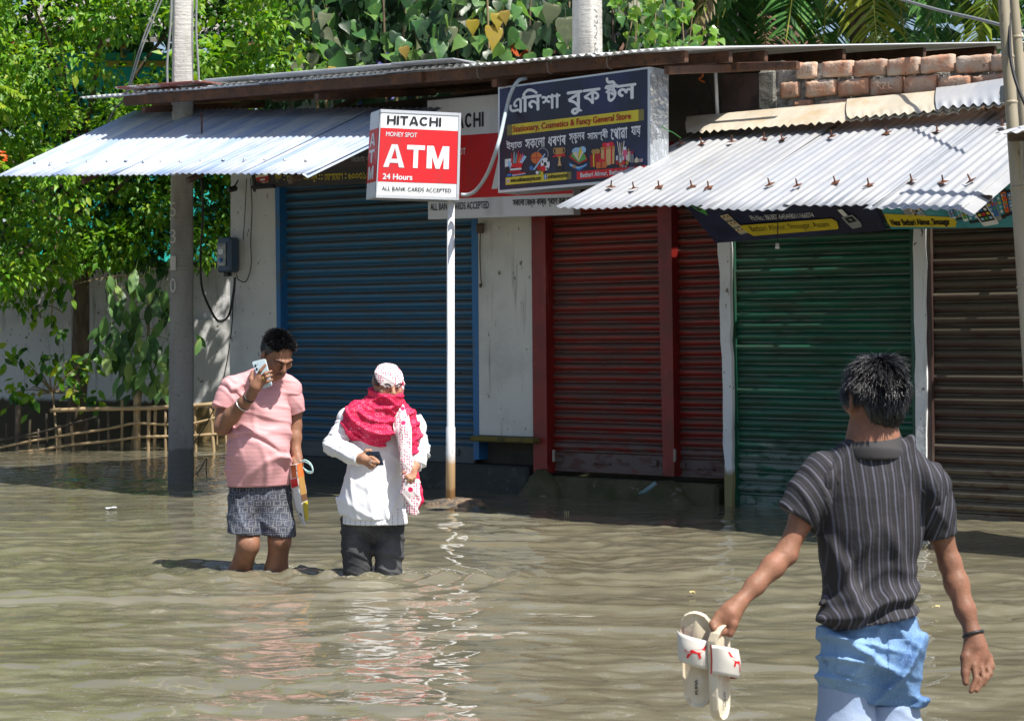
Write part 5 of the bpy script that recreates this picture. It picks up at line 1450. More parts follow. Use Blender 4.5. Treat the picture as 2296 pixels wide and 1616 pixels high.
# ---- drooping lower sprays and the shrub at the fence
shb = thing('fence_shrub', P(120, 985, 24.6), 'thin shrub with sparse sunlit leaves leaning over the bamboo fence', 'shrub')
stem = P(118, 1000, 24.6); stem.z = GROUND_Z
tops = [(20, 800), (60, 812), (105, 800), (150, 808), (185, 818), (205, 800), (70, 870), (30, 880), (160, 860), (190, 885), (215, 900), (45, 905), (120, 830)]
for t_ in tops:
    limb(P(118, 880, 24.6), P(t_[0], t_[1], 24.5), .012, .004, shb, m_twigb, 'branch', .04, 5)
limb(stem, P(118, 878, 24.6), .02, .014, shb, m_twigb, 'stem', 0, 6)
pts = []; 
for t_ in tops:
    for k in range(11): pts.append(np.array(P(t_[0] + gt.normal(0, 16), t_[1] + gt.normal(0, 14), 24.45 + gt.normal(0, .12))))
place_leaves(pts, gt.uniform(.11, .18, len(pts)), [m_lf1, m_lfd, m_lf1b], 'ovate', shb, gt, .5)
spr = thing('hanging_spray', P(120, 690, 24.2), 'leafy branch drooping before the grey wall above the fence shrub', 'branch')
limb(P(60, 560, 24.4), P(150, 690, 24.2), .014, .006, spr, m_twigb, 'branch', .05, 6)
limb(P(100, 590, 24.4), P(115, 735, 24.2), .010, .005, spr, m_twigb, 'branch', .05, 6)
pts = []
for cx, cy, n, sd_ in ((95, 620, 18, 24), (120, 665, 18, 20), (75, 690, 12, 16), (140, 640, 12, 18), (110, 715, 10, 13), (130, 745, 6, 8), (50, 600, 14, 22), (20, 570, 12, 20), (20, 640, 8, 12)):
    for k in range(n): pts.append(np.array(P(cx + gt.normal(0, sd_), cy + gt.normal(0, sd_ * .7), 24.2 + gt.normal(0, .15))))
place_leaves(pts, gt.uniform(.11, .17, len(pts)), [m_lf1, m_lf1, m_lf1b, m_lfd], 'ovate', spr, gt, .7)

# ---- sapling with long ribbed leaflets beside the concrete pole
m_sap = leafmat('sapling_leaf', (0.144, 0.276, 0.084), (0.090, 0.216, 0.054), (0.228, 0.324, 0.096), rough=.45)
m_sapd = leafmat('sapling_leaf_dark', (0.035, 0.10, 0.025), (0.025, 0.07, 0.02), (0.06, 0.14, 0.03), rough=.45)
sb_ = P(305, 1005, 24.0); sb_.z = GROUND_Z
sap = thing('sapling', sb_, 'young sapling with long hanging ribbed leaves beside the concrete pole', 'sapling')
limb(sb_, P(312, 900, 24), .03, .024, sap, m_twigb, 'stem', 0, 8)
limb(P(312, 900, 24), P(330, 620, 23.9), .024, .012, sap, m_twigb, 'stem', 0, 8)
pts = []; sz = []
for cx, cy, n, s_ in ((250, 655, 6, .26), (290, 645, 7, .27), (335, 640, 7, .30), (350, 690, 7, .30), (265, 700, 6, .28), (300, 705, 7, .30), (245, 745, 6, .27), (285, 760, 7, .29), (330, 765, 6, .28), (230, 785, 5, .25), (265, 800, 6, .26), (310, 810, 8, .26), (350, 815, 8, .25), (330, 850, 8, .25), (285, 850, 7, .26), (370, 720, 5, .28), (375, 840, 5, .25), (300, 880, 5, .24), (345, 880, 5, .24), (435, 700, 2, .2), (436, 780, 2, .2)):
    limb(P(325, cy - 30, 23.95), P(cx, cy, 23.9), .006, .003, sap, m_twigb, 'twig', .05, 5)
    for k in range(n):
        pts.append(np.array(P(cx + gt.normal(0, 15), cy - 20 + gt.normal(0, 12), 23.85 + gt.normal(0, .12)))); sz.append(s_ * gt.uniform(.8, 1.15))
place_leaves(pts, sz, [m_sap, m_sap, m_sapd], 'ellip', sap, gt, 1.0, rnd=.42)

# ---- broad heart-leaved shrub behind the roof
gh = np.random.default_rng(21)
m_h1 = leafmat('heart_leaf', (0.094, 0.213, 0.056), (0.050, 0.138, 0.044), (0.150, 0.275, 0.056), rough=.30, scale=.8)
m_h2 = leafmat('heart_leaf_grey', (0.13, 0.15, 0.085), (0.09, 0.11, 0.06), (0.17, 0.19, 0.10), rough=.5)
m_h3 = leafmat('heart_leaf_light', (0.156, 0.288, 0.072), (0.108, 0.228, 0.060), (0.204, 0.324, 0.084), rough=.32)
m_hy = leafmat('yellowed_leaf', (0.40, 0.30, 0.02), (0.30, 0.23, 0.02), (0.30, 0.20, 0.05), rough=.45)
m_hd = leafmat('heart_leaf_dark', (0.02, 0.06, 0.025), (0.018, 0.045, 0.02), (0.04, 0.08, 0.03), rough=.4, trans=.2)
hb = P(1000, 980, 24.0); hb.z = GROUND_Z
hs_ = thing('heart_leaf_shrub', hb, 'tall shrub with big heart shaped leaves, some yellow, behind the upper roof', 'shrub')
for k in range(15):
    a = P(640 + k * 60 + gh.uniform(-20, 20), 260, 23.9 + gh.uniform(-.3, .5)); b = P(640 + k * 60 + gh.uniform(-50, 50), -140, 23.9 + gh.uniform(-.3, .5))
    a.z = GROUND_Z
    limb(a, b, .03, .012, hs_, m_twigb if k % 3 else m_bark, 'stem', 0, 7)
def hregion(px, py):
    if py > 205 - (px - 600) * .085: return False
    if px < 640: return 95 < py
    return True
pts = []; sz = []
while len(pts) < 255:
    px, py = gh.uniform(600, 1290), gh.uniform(-70, 205)
    if not hregion(px, py): continue
    pts.append(np.array(P(px, py - 25, gh.uniform(22.7, 23.9)))); sz.append(gh.uniform(.13, .31))
place_leaves(pts, sz, [m_h1, m_h1, m_h3, m_h1, m_h2, m_hd, m_hd], 'heart', hs_, gh, .9, rnd=.55)
place_leaves([np.array(P(x, y, 22.7)) for x, y in ((1105, 60), (1112, 30), (1060, 45), (1130, 25), (745, 150), (905, 105))], [.30, .22, .2, .17, .13, .16], [m_hy], 'heart', hs_, gh, 1.0, rnd=.15)
place_leaves([np.array(P(x, y, 22.8)) for x, y in ((1268, 40), (1240, 10), (1180, 70), (960, 120), (1010, 60), (700, 120), (880, 150))], [.34, .28, .25, .25, .22, .2, .22], [m_h2], 'heart', hs_, gh, 1.0, rnd=.2)
nb_ = 1500
pb_ = np.array([P(gh.uniform(590, 1520), gh.uniform(-160, 220), gh.uniform(24.0, 25.2)) for _ in range(nb_)])
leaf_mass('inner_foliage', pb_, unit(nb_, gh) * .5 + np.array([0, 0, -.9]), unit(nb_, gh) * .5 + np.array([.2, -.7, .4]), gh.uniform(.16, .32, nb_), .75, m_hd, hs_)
# smaller climber between the second pole and the palms
gv = np.random.default_rng(31)
m_v = leafmat('vine_leaf', (0.12, 0.26, 0.02), (0.08, 0.20, 0.02), (0.20, 0.30, 0.03))
vb = P(1470, 400, 22.6)
vn = thing('climbing_vine', vb, 'yellow green climber hanging between the second pole and palm fronds', 'vine')
pts = []; sz = []
for cx, cy, n, sd_ in ((1440, 20, 22, 26), (1490, 30, 26, 26), (1470, 70, 26, 24), (1500, 95, 18, 18), (1430, 80, 10, 18), (1395, 15, 14, 20), (1520, 10, 16, 22), (1560, 95, 9, 14), (1600, 92, 8, 14), (1480, -40, 24, 40)):
    for k in range(n): pts.append(np.array(P(cx + gv.normal(0, sd_), cy + gv.normal(0, sd_ * .8), 22.4 + gv.normal(0, .2)))); sz.append(gv.uniform(.08, .15))
place_leaves(pts, sz, [m_v, m_v, m_h1], 'heart', vn, gv, .6, rnd=.5)
for k in range(6):
    limb(P(1400 + k * 30, -120, 22.5), P(1410 + k * 28 + gv.uniform(-20, 20), 130, 22.5), .010, .005, vn, m_twigb, 'vine_stem', 0, 5)
pts = [np.array(P(1385 + gv.uniform(0, 110), gv.uniform(-60, 60), 23.0)) for _ in range(22)]
place_leaves(pts, gv.uniform(.2, .32, 22), [m_h1, m_hd, m_h2], 'heart', vn, gv, 1.0, rnd=.35)

# ---- coconut palms at right
gp = np.random.default_rng(41)
m_pf = leafmat('palm_leaflet', (0.094, 0.231, 0.056), (0.062, 0.169, 0.050), (0.163, 0.288, 0.069), rough=.28, trans=.3)
m_py = leafmat('palm_leaflet_yellow', (0.22, 0.28, 0.03), (0.14, 0.22, 0.03), (0.28, 0.29, 0.05), rough=.3)
m_pd = leafmat('palm_leaflet_dry', (0.26, 0.20, 0.10), (0.18, 0.14, 0.07), (0.20, 0.20, 0.07), rough=.6)
m_rach = M('palm_rachis', (0.36, 0.36, 0.05), 0.45)
def frond(crown, end, sag, m, parent, n=84, ll=.75, wd=.034, rr=.026, droop=.35):
    crown, end = Vector(crown), Vector(end)
    mid = crown.lerp(end, .55) + ZV * sag
    path = smoothpath([crown, mid, end], 20)
    MBr = MB().tube(path, [rr * (1 - .75 * i / (len(path) - 1)) for i in range(len(path))], 6)
    fr_ = MBr.build('frond', m_rach, parent, True)
    V = []; Fc = []
    for k in range(n):
        f = .12 + .86 * k / n
        x = f * (len(path) - 1); i = min(int(x), len(path) - 2)
        p = path[i].lerp(path[i + 1], x - i); t = (path[i + 1] - path[i]).normalized()
        sd_ = t.cross(ZV)
        if sd_.length < .2: sd_ = t.cross(Vector((0, 1, 0)))
        sd_.normalize()
        env = math.sin(math.pi * min(1, f * .9 + .12)) ** .5
        for sg in (-1, 1):
            d = (sd_ * sg * .85 + t * .72 + ZV * (.25 + gp.normal(0, .12)) + Vector(gp.normal(0, .10, 3))).normalized()
            w_ = d.cross(Vector((gp.normal(0, .3), -.6, .8))).normalized() * wd * (.7 + .3 * env)
            l = ll * env * gp.uniform(.85, 1.1)
            b = len(V); sagv = ZV * (-droop * l * gp.uniform(.6, 1.3))
            q0, q1, q2, q3 = p, p + d * l * .35 + sagv * .12, p + d * l * .7 + sagv * .45, p + d * l + sagv
            V += [q0 - w_ * .4, q0 + w_ * .4, q1 - w_, q1 + w_, q2 - w_ * .8, q2 + w_ * .8, q3]
            Fc += [(b, b + 1, b + 3, b + 2), (b + 2, b + 3, b + 5, b + 4), (b + 4, b + 5, b + 6, b + 6)]
    me = bpy.data.meshes.new('leaflets'); me.from_pydata([tuple(v) for v in V], [], [tuple(dict.fromkeys(f)) for f in Fc]); me.update()
    o = put('leaflets', me, fr_, m); o['kind'] = 'stuff'
    o.matrix_parent_inverse = Matrix.Identity(4)
def palm(px, Y, crown_py, ends, label):
    c = P(px, 0, Y); c.z = GROUND_Z
    t = thing('coconut_palm', c, label, 'palm')
    top = P(px, crown_py, Y)
    pth = smoothpath([c, c.lerp(top, .5) + Vector((.12, 0, 0)), top], 14)
    tr_ = MB().tube(pth, [.13 - .05 * i / len(pth) + (.006 if i % 2 else 0) for i in range(len(pth))], 10).build('trunk', m_bark, t, True)
    for (ex, ey, eY, sg, m_) in ends: frond(top, P(ex, ey, eY), sg, m_, t, ll=.82 if m_ is not m_pd else .5)
palm(1905, 24.2, -420, [(1968, 120, 23.4, .5, m_py), (1760, 105, 23.6, .9, m_pf), (2105, 110, 23.2, .9, m_pf), (1620, 40, 23.8, 1.2, m_pf), (1840, 160, 24.4, .4, m_pf), (2040, 150, 24.3, .5, m_pf), (2250, 40, 23.4, 1.1, m_pf), (1700, -60, 24.8, 1.2, m_pf), (1540, 130, 23.2, 1.0, m_pd)], 'coconut palm with crossing dark fronds behind the brick parapet')
palm(2420, 23.0, -330, [(2180, 118, 22.2, .45, m_py), (2080, 60, 22.8, .8, m_pf), (2290, 140, 22.6, .4, m_pf), (2380, 180, 22, .3, m_pf), (1950, -20, 23, 1.0, m_pf), (2560, 100, 22.5, .6, m_pf)], 'coconut palm with a yellow ribbed frond beyond the bamboo poles')
palm(1660, 25.2, -300, [(1835, 120, 24.6, .6, m_py), (1560, 60, 24.6, .6, m_pf), (1440, 110, 24.4, .8, m_pf), (1720, 130, 25, .4, m_pf), (1600, 140, 24.8, .3, m_pf), (1500, -30, 25, .9, m_pf)], 'coconut palm with drooping fronds behind the climber')

# ---- feathery frond and red flowers at the left edge
fr0 = thing('feathery_branch', P(-30, 260, 21.6), 'light green feathery branch reaching in before the leafy tree', 'branch')
frond(P(-60, 185, 21.7), P(62, 222, 21.5), .05, m_lf1b, fr0, n=44, ll=.13, wd=.012, rr=.006, droop=.5)
frond(P(-60, 215, 21.7), P(30, 250, 21.5), .04, m_lf1b, fr0, n=40, ll=.12, wd=.012, rr=.006, droop=.5)
frond(P(-60, 350, 21.7), P(22, 380, 21.5), .04, m_lf1b, fr0, n=40, ll=.12, wd=.012, rr=.006, droop=.5)
m_flw = leafmat('red_petal', (0.75, 0.06, 0.01), (0.65, 0.10, 0.01), (0.80, 0.20, 0.02))
fl0 = thing('flower_cluster', P(0, 370, 21.5), 'cluster of small red orange flowers at the end of the bluish awning', 'flowers')
pts = [np.array(P(gt.uniform(-14, 9), gt.uniform(335, 385), 21.5 + gt.normal(0, .04))) for _ in range(26)]
place_leaves(pts, gt.uniform(.04, .07, 26), [m_flw], 'ovate', fl0, gt, .3, rnd=.7)
# ---- houses and leaf mass far behind
m_teal = M('teal_paint', (0.03, 0.60, 0.53), 0.6); m_hyel = M('yellow_trim', (0.62, 0.50, 0.10), 0.6); m_hgrey = M('grey_house', (0.30, 0.285, 0.27), 0.85, layers=[(1.5, (0.20, 0.19, 0.175), .4, .65)])
h1 = thing('teal_house', P(300, 900, 28.4), 'teal house with yellow window trim glimpsed through the leafy tree', 'house')
a, b = P(60, 0, 28.4).x, P(480, 0, 28.4).x
MB().box((a, 28.4, GROUND_Z), (b - a, 0, 0), (0, 3, 0), (0, 0, 5.9)).build('house_wall', m_teal, h1)
MB().prism([(a - .4, 27.8, 5.5), (b + .4, 27.8, 5.5), (b + .4, 32, 6.9), (a - .4, 32, 6.9)], ZV * .06).build('house_roof', m_hgrey, h1)
for (px, py, w, h) in ((235, 150, .95, .09), (170, 105, .7, .08), (270, 130, .08, .9), (205, 140, .08, .6)):
    c = P(px, py, 28.36); MB().bbox(c, (w, 0, 0), (0, .03, 0), (0, 0, h), .01).build('window_trim', m_hyel, h1)
h2 = thing('grey_house', P(1150, 900, 29.5), 'weathered grey house behind the heart leaved shrub', 'house')
a, b = P(600, 0, 29.5).x, P(1780, 0, 29.5).x
MB().box((a, 29.5, GROUND_Z), (b - a, 0, 0), (0, 4, 0), (0, 0, 6.0)).build('house_wall', m_hgrey, h2)
MB().prism([(a - .4, 28.9, 5.5), (b + .4, 28.9, 5.5), (b + .4, 33, 7.0), (a - .4, 33, 7.0)], ZV * .06).build('house_roof', m_rust, h2)
for k in range(5):
    c = P(680 + k * 210, 160, 29.46); MB().bbox(c, (.9, 0, 0), (0, .03, 0), (0, 0, 1.1), .02).build('window', M('dark_window%d' % k, (0.03, 0.03, 0.035), .3), h2)
    MB().bbox(c + Vector((-.06, -.03, -.09)), (1.02, 0, 0), (0, .05, 0), (0, 0, .07), .01).build('window_sill', m_conc, h2)
def cloth(px, py, w, h, Y, col, label, pat=None):
    m = M(label[:12], col, .8, layers=[(14, pat, .55, .6)] if pat else ())
    c = P(px, py, Y); V = []; Fc = []; nx, nz = 14, 8
    for j in range(nz + 1):
        for i in range(nx + 1): V.append((c.x + w * (i / nx - .5), c.y + .05 * math.sin(i * 1.5) * (j / nz), c.z - h * j / nz))
    for j in range(nz):
        for i in range(nx): q = j * (nx + 1) + i; Fc.append((q, q + 1, q + nx + 2, q + nx + 1))
    tag(put('hung_cloth', mesh_np('hung_cloth', V, Fc, True), None, m), label, 'cloth')
cloth(870, 95, .75, 1.1, 25.4, (0.02, 0.04, 0.32), 'blue patterned cloth hung behind the heart leaved shrub', (0.2, 0.2, 0.45))
cloth(1150, 95, .5, .55, 25.4, (0.65, 0.12, 0.03), 'orange cloth hung behind the yellow leaves', (0.7, 0.25, 0.05))
cloth(28, 78, .3, .5, 25.9, (0.55, 0.12, 0.12), 'faded red cloth seen through the leafy tree')
gb_ = np.random.default_rng(51)
m_far = leafmat('far_leaf', (0.042, 0.119, 0.020), (0.028, 0.084, 0.017), (0.084, 0.182, 0.028), trans=.2)
nf = 9000
pf = np.array([P(gb_.uniform(-900, 3200), gb_.uniform(-500, 560), 1.0) for _ in range(nf)])
yy = gb_.uniform(31, 34, nf)
pf = np.stack([pf[:, 0] * yy, yy, CAMZ + (pf[:, 2] - CAMZ) * yy], 1)
o = leaf_mass('background_foliage', pf, unit(nf, gb_) + np.array([0, 0, -.4]), unit(nf, gb_) + np.array([.2, -.6, .5]), gb_.uniform(.3, .6, nf), .6, m_far, None)
tag(o, 'dark mass of far trees closing the view', 'trees')
nf = 7000
pf = np.stack([gb_.uniform(-9, 11, nf), gb_.uniform(25.6, 28.0, nf), gb_.uniform(3.5, 8.2, nf)], 1)
keep = ~((pf[:, 0] < -2.2) & (pf[:, 2] < 6.6)) & ~((pf[:, 0] > 1.4) & (pf[:, 2] < 5.8)) & ~((np.abs(pf[:, 0] - .5) < 2.6) & (pf[:, 2] < 5.2))
pf = pf[keep]; nf = len(pf)
o = leaf_mass('tree_canopy', pf, unit(nf, gb_) + np.array([0, 0, -.5]), unit(nf, gb_) + np.array([.2, -.5, .6]), gb_.uniform(.2, .42, nf), .6, m_far, None)
tag(o, 'canopy of trees arching above and behind the palms', 'trees')
# ================================================================== PEOPLE
class Sdf:
    """smoothly joined round cones and ellipsoids, turned into one continuous skin (surface nets)"""
    def __init__(s, k=0.025): s.p = []; s.k = k; s.cuts = []; s.disp = None
    def cone(s, a, b, ra, rb, q=1.0, ax=(0, 1, 0), k=None, op='+'):
        s.p.append(('c', np.array(a, float), np.array(b, float), ra, rb, q, np.array(ax, float), s.k if k is None else k, op)); return s
    def chain(s, pts, rs, **kw):
        for i in range(len(pts) - 1): s.cone(pts[i], pts[i + 1], rs[i], rs[i + 1], **kw)
        return s
    def ell(s, c, r, axes=None, k=None, op='+'):
        s.p.append(('e', np.array(c, float), np.array(r, float), np.eye(3) if axes is None else np.array([list(a) for a in axes], float), s.k if k is None else k, op)); return s
    def cut(s, pt, n): s.cuts.append((np.array(pt, float), np.array(n, float) / np.linalg.norm(n))); return s
    def mesh(s, name, res):
        lo = np.full(3, 1e9); hi = -lo
        bbs = []
        for p in s.p:
            if p[0] == 'c': r = max(p[3], p[4]) * max(1, p[5]); l = np.minimum(p[1], p[2]) - r; h = np.maximum(p[1], p[2]) + r
            else: r = p[2].max(); l = p[1] - r; h = p[1] + r
            bbs.append((l, h))
            if p[-1] == '+': lo = np.minimum(lo, l); hi = np.maximum(hi, h)
        lo = lo - 4 * res - .012; hi = hi + 4 * res + .012
        n = np.ceil((hi - lo) / res).astype(int) + 1
        D = np.full(n, 0.5, np.float32)
        gx = [(lo[i] + res * np.arange(n[i])).astype(np.float32) for i in range(3)]
        for p, (l, h) in zip(s.p, bbs):
            k = p[-2]
            i0 = np.clip(np.floor((l - lo - 2 * k - 3 * res) / res).astype(int), 0, n - 1); i1 = np.clip(np.ceil((h - lo + 2 * k + 3 * res) / res).astype(int) + 1, 1, n)
            X = gx[0][i0[0]:i1[0], None, None]; Y = gx[1][None, i0[1]:i1[1], None]; Z = gx[2][None, None, i0[2]:i1[2]]
            if p[0] == 'c':
                _, a, b, ra, rb, q, ax, k, op = p
                f = (1 / q - 1)
                px, py, pz = X - a[0], Y - a[1], Z - a[2]
                ba = b - a
                if q != 1:
                    dt = (px * ax[0] + py * ax[1] + pz * ax[2]) * f
                    px = px + dt * ax[0]; py = py + dt * ax[1]; pz = pz + dt * ax[2]
                    ba = ba + (ba @ ax) * f * ax
                t = np.clip((px * ba[0] + py * ba[1] + pz * ba[2]) / max(ba @ ba, 1e-9), 0, 1)
                d = np.sqrt((px - t * ba[0]) ** 2 + (py - t * ba[1]) ** 2 + (pz - t * ba[2]) ** 2) - (ra + (rb - ra) * t)
            else:
                _, c, r, axs, k, op = p
                px, py, pz = X - c[0], Y - c[1], Z - c[2]
                u = [(px * axs[i][0] + py * axs[i][1] + pz * axs[i][2]) / r[i] for i in range(3)]
                k0 = np.sqrt(u[0] ** 2 + u[1] ** 2 + u[2] ** 2)
                k1 = np.sqrt((u[0] / r[0]) ** 2 + (u[1] / r[1]) ** 2 + (u[2] / r[2]) ** 2) + 1e-6
                d = k0 * (k0 - 1) / k1
            sl_ = D[i0[0]:i1[0], i0[1]:i1[1], i0[2]:i1[2]]
            if op == '+':
                hh = np.clip(.5 + .5 * (sl_ - d) / k, 0, 1)
                D[i0[0]:i1[0], i0[1]:i1[1], i0[2]:i1[2]] = sl_ + (d - sl_) * hh - k * hh * (1 - hh)
            else:
                d = -d; hh = np.clip(.5 - .5 * (sl_ - d) / k, 0, 1)
                D[i0[0]:i1[0], i0[1]:i1[1], i0[2]:i1[2]] = sl_ + (d - sl_) * hh + k * hh * (1 - hh)
        X = gx[0][:, None, None]; Y = gx[1][None, :, None]; Z = gx[2][None, None, :]
        if s.disp is not None: D = D + s.disp(X, Y, Z)
        for pt, nn in s.cuts: D = np.maximum(D, (X - pt[0]) * nn[0] + (Y - pt[1]) * nn[1] + (Z - pt[2]) * nn[2])
        # surface nets
        ins = D < 0
        cnt = np.zeros(np.array(n) - 1, np.int8)
        for a in (0, 1):
            for b in (0, 1):
                for c in (0, 1): cnt += ins[a:n[0] - 1 + a, b:n[1] - 1 + b, c:n[2] - 1 + c]
        act = np.argwhere((cnt > 0) & (cnt < 8))
        idx = np.full(np.array(n) - 1, -1, np.int32); idx[act[:, 0], act[:, 1], act[:, 2]] = np.arange(len(act))
        cor = [(a, b, c) for a in (0, 1) for b in (0, 1) for c in (0, 1)]
        val = {c: D[act[:, 0] + c[0], act[:, 1] + c[1], act[:, 2] + c[2]] for c in cor}
        acc = np.zeros((len(act), 3)); w = np.zeros(len(act))
        for c0 in cor:
            for ax in range(3):
                if c0[ax]: continue
                c1 = list(c0); c1[ax] = 1; c1 = tuple(c1)
                v0, v1 = val[c0], val[c1]
                m_ = (v0 < 0) != (v1 < 0)
                t = np.where(m_, v0 / np.where(m_, v0 - v1, 1), 0)
                pt = np.tile(np.array(c0, float), (len(act), 1)); pt[:, ax] += t
                acc += pt * m_[:, None]; w += m_
        V = lo + (act + acc / w[:, None]) * res
        Q = []
        for ax in range(3):
            b, c = (ax + 1) % 3, (ax + 2) % 3
            sl0 = [slice(None)] * 3; sl1 = [slice(None)] * 3
            sl0[ax] = slice(0, n[ax] - 1); sl1[ax] = slice(1, n[ax])
            A_, B_ = ins[tuple(sl0)], ins[tuple(sl1)]
            e = np.argwhere(A_ != B_)
            e = e[(e[:, b] > 0) & (e[:, c] > 0) & (e[:, b] < n[b] - 1) & (e[:, c] < n[c] - 1)]
            fl = A_[e[:, 0], e[:, 1], e[:, 2]]
            def ix(db, dc):
                q = e.copy(); q[:, b] -= db; q[:, c] -= dc; return idx[q[:, 0], q[:, 1], q[:, 2]]
            q = np.stack([ix(1, 1), ix(0, 1), ix(0, 0), ix(1, 0)], 1)
            q = np.where(fl[:, None], q, q[:, ::-1])
            Q.append(q)
        return mesh_np(name, V, np.concatenate(Q), True)
    def build(s, name, m, parent, res): return put(name, s.mesh(name, res), parent, m)

def skin_mat(name, col, dark, red):
    m, b, t = newmat(name, col, 0.5, 0, 0.3)
    pos = t.pos()
    c = t.mix(t.ramp(t.noise(pos, 7, 4), .35, .7), col, dark)
    c = t.mix(t.math('MULTIPLY', t.ramp(t.noise(pos, 18, 3), .45, .7), .55), c, red)
    c = t.mix(t.math('MULTIPLY', t.ramp(t.noise(t.map(pos, (1, 1, .4)), 55, 4), .52, .7), .35), c, tuple(q * .7 for q in dark))
    t.l(c, b.inputs['Base Color'])
    b.inputs['Subsurface Weight'].default_value = 0.08
    b.inputs['Subsurface Radius'].default_value = (0.012, 0.005, 0.003)
    t.l(t.bump(t.noise(pos, 240, 3), .35, .002, t.bump(t.noise(pos, 45, 4), .35, .006)), b.inputs['Normal'])
    t.l(t.math('MULTIPLY_ADD', t.noise(pos, 30), .25, .42), b.inputs['Roughness'])
    return m
def fabric(name, col, rough=.85, fine=(900, .25), layers=()):
    return M(name, col, rough, 0, .25, layers=[(5, tuple(q * .86 for q in col), .42, .68)] + list(layers), bumps=[(fine[0], fine[1], .0015), (26, .18, .006)])
def head_frame(f):
    f = Vector(f).normalized(); u = (ZV - f * f.z).normalized(); r = f.cross(u); return f, u, r
def add_head(S, c, f, u, r, k=.018, s=1.0, ears=True, eo=0.0):
    c = Vector(c)
    at = lambda a, b, d: c + (r * a + f * b + u * d) * s
    S.ell(at(0, -.012, .030), [.076 * s, .094 * s, .088 * s], (r, f, u), k=.03)
    S.ell(at(0, .022, -.042), [.058 * s, .066 * s, .076 * s], (r, f, u), k=.03)
    S.cone(at(-.030, .040, -.086), at(.030, .040, -.086), .026 * s, .026 * s, k=.025)
    S.cone(at(0, .066, -.094), at(0, .062, -.104), .016 * s, .016 * s, k=.02)
    for g in (-1, 1):
        S.cone(at(g * .060, -.005, -.035), at(g * .040, .03, -.085), .020 * s, .020 * s, k=.025)
        S.ell(at(g * .044, .060, -.014), [.024 * s, .022 * s, .020 * s], (r, f, u), k=.02)
        S.cone(at(g * .010, .090, .027), at(g * .048, .074, .026), .010 * s, .008 * s, k=.012)
        S.ell(at(g * .032, .098, .009), [.017 * s, .014 * s, .010 * s], (r, f, u), k=.012, op='-')
        S.ell(at(g * .031, .078, .008), [.0135 * s, .0125 * s, .0125 * s], (r, f, u), k=.006)
        S.cone(at(g * .018, .093, -.060), at(0, .0965, -.058), .0065 * s, .008 * s, k=.008)
        S.cone(at(g * .016, .090, -.072), at(0, .094, -.073), .007 * s, .009 * s, k=.008)
        if ears:
            S.ell(at(g * (.081 + eo), -.012, -.004), [.009 * s, .021 * s, .033 * s], (r + f * -.35 * g * g, f, u), k=.008)
            S.ell(at(g * (.089 + eo), -.006, .000), [.006 * s, .012 * s, .020 * s], (r, f, u), k=.004, op='-')
        S.ell(at(g * .011, .099, -.026), [.010 * s, .011 * s, .008 * s], (r, f, u), k=.008)
    S.cone(at(0, .086, .022), at(0, .110, -.020), .009 * s, .0125 * s, k=.010)
def eyes(parent, c, f, u, r, s=1.0, look=(0, 0), dep=.0775):
    c = Vector(c)
    mw = M('eye_white', (0.42, 0.38, 0.35), .2); mi = M('iris', (0.02, 0.012, 0.008), .15)
    for g in (-1, 1):
        e = c + (r * g * .031 + f * dep + u * .008) * s
        o = MB().lathe(e - f * .011 * s, [(.002 * s, 0), (.009 * s, .004 * s), (.0118 * s, .011 * s), (.009 * s, .018 * s), (.004 * s, .0215 * s), (.0005, .0222 * s)], 12, f).build('eye', mw, parent, True)
        d = (f + r * look[0] + u * look[1]).normalized()
        MB().lathe(e + d * .0085 * s, [(.0062 * s, 0), (.0058 * s, .0025 * s), (.003 * s, .0042 * s), (.0003, .0046 * s)], 10, d).build('iris', mi, o, True)
def brows(parent, c, f, u, r, m, s=1.0, frown=.0):
    for g in (-1, 1):
        p = [Vector(c) + (r * g * a + f * b + u * d) * s for a, b, d in ((.012, .0985, .0245 - frown), (.028, .097, .031), (.046, .085, .030), (.056, .072, .024))]
        MB().tube(smoothpath(p, 3), [.0025 * s] + [.0042 * s] * 7 + [.003 * s, .0012 * s], 6).build('eyebrow', m, parent, True)
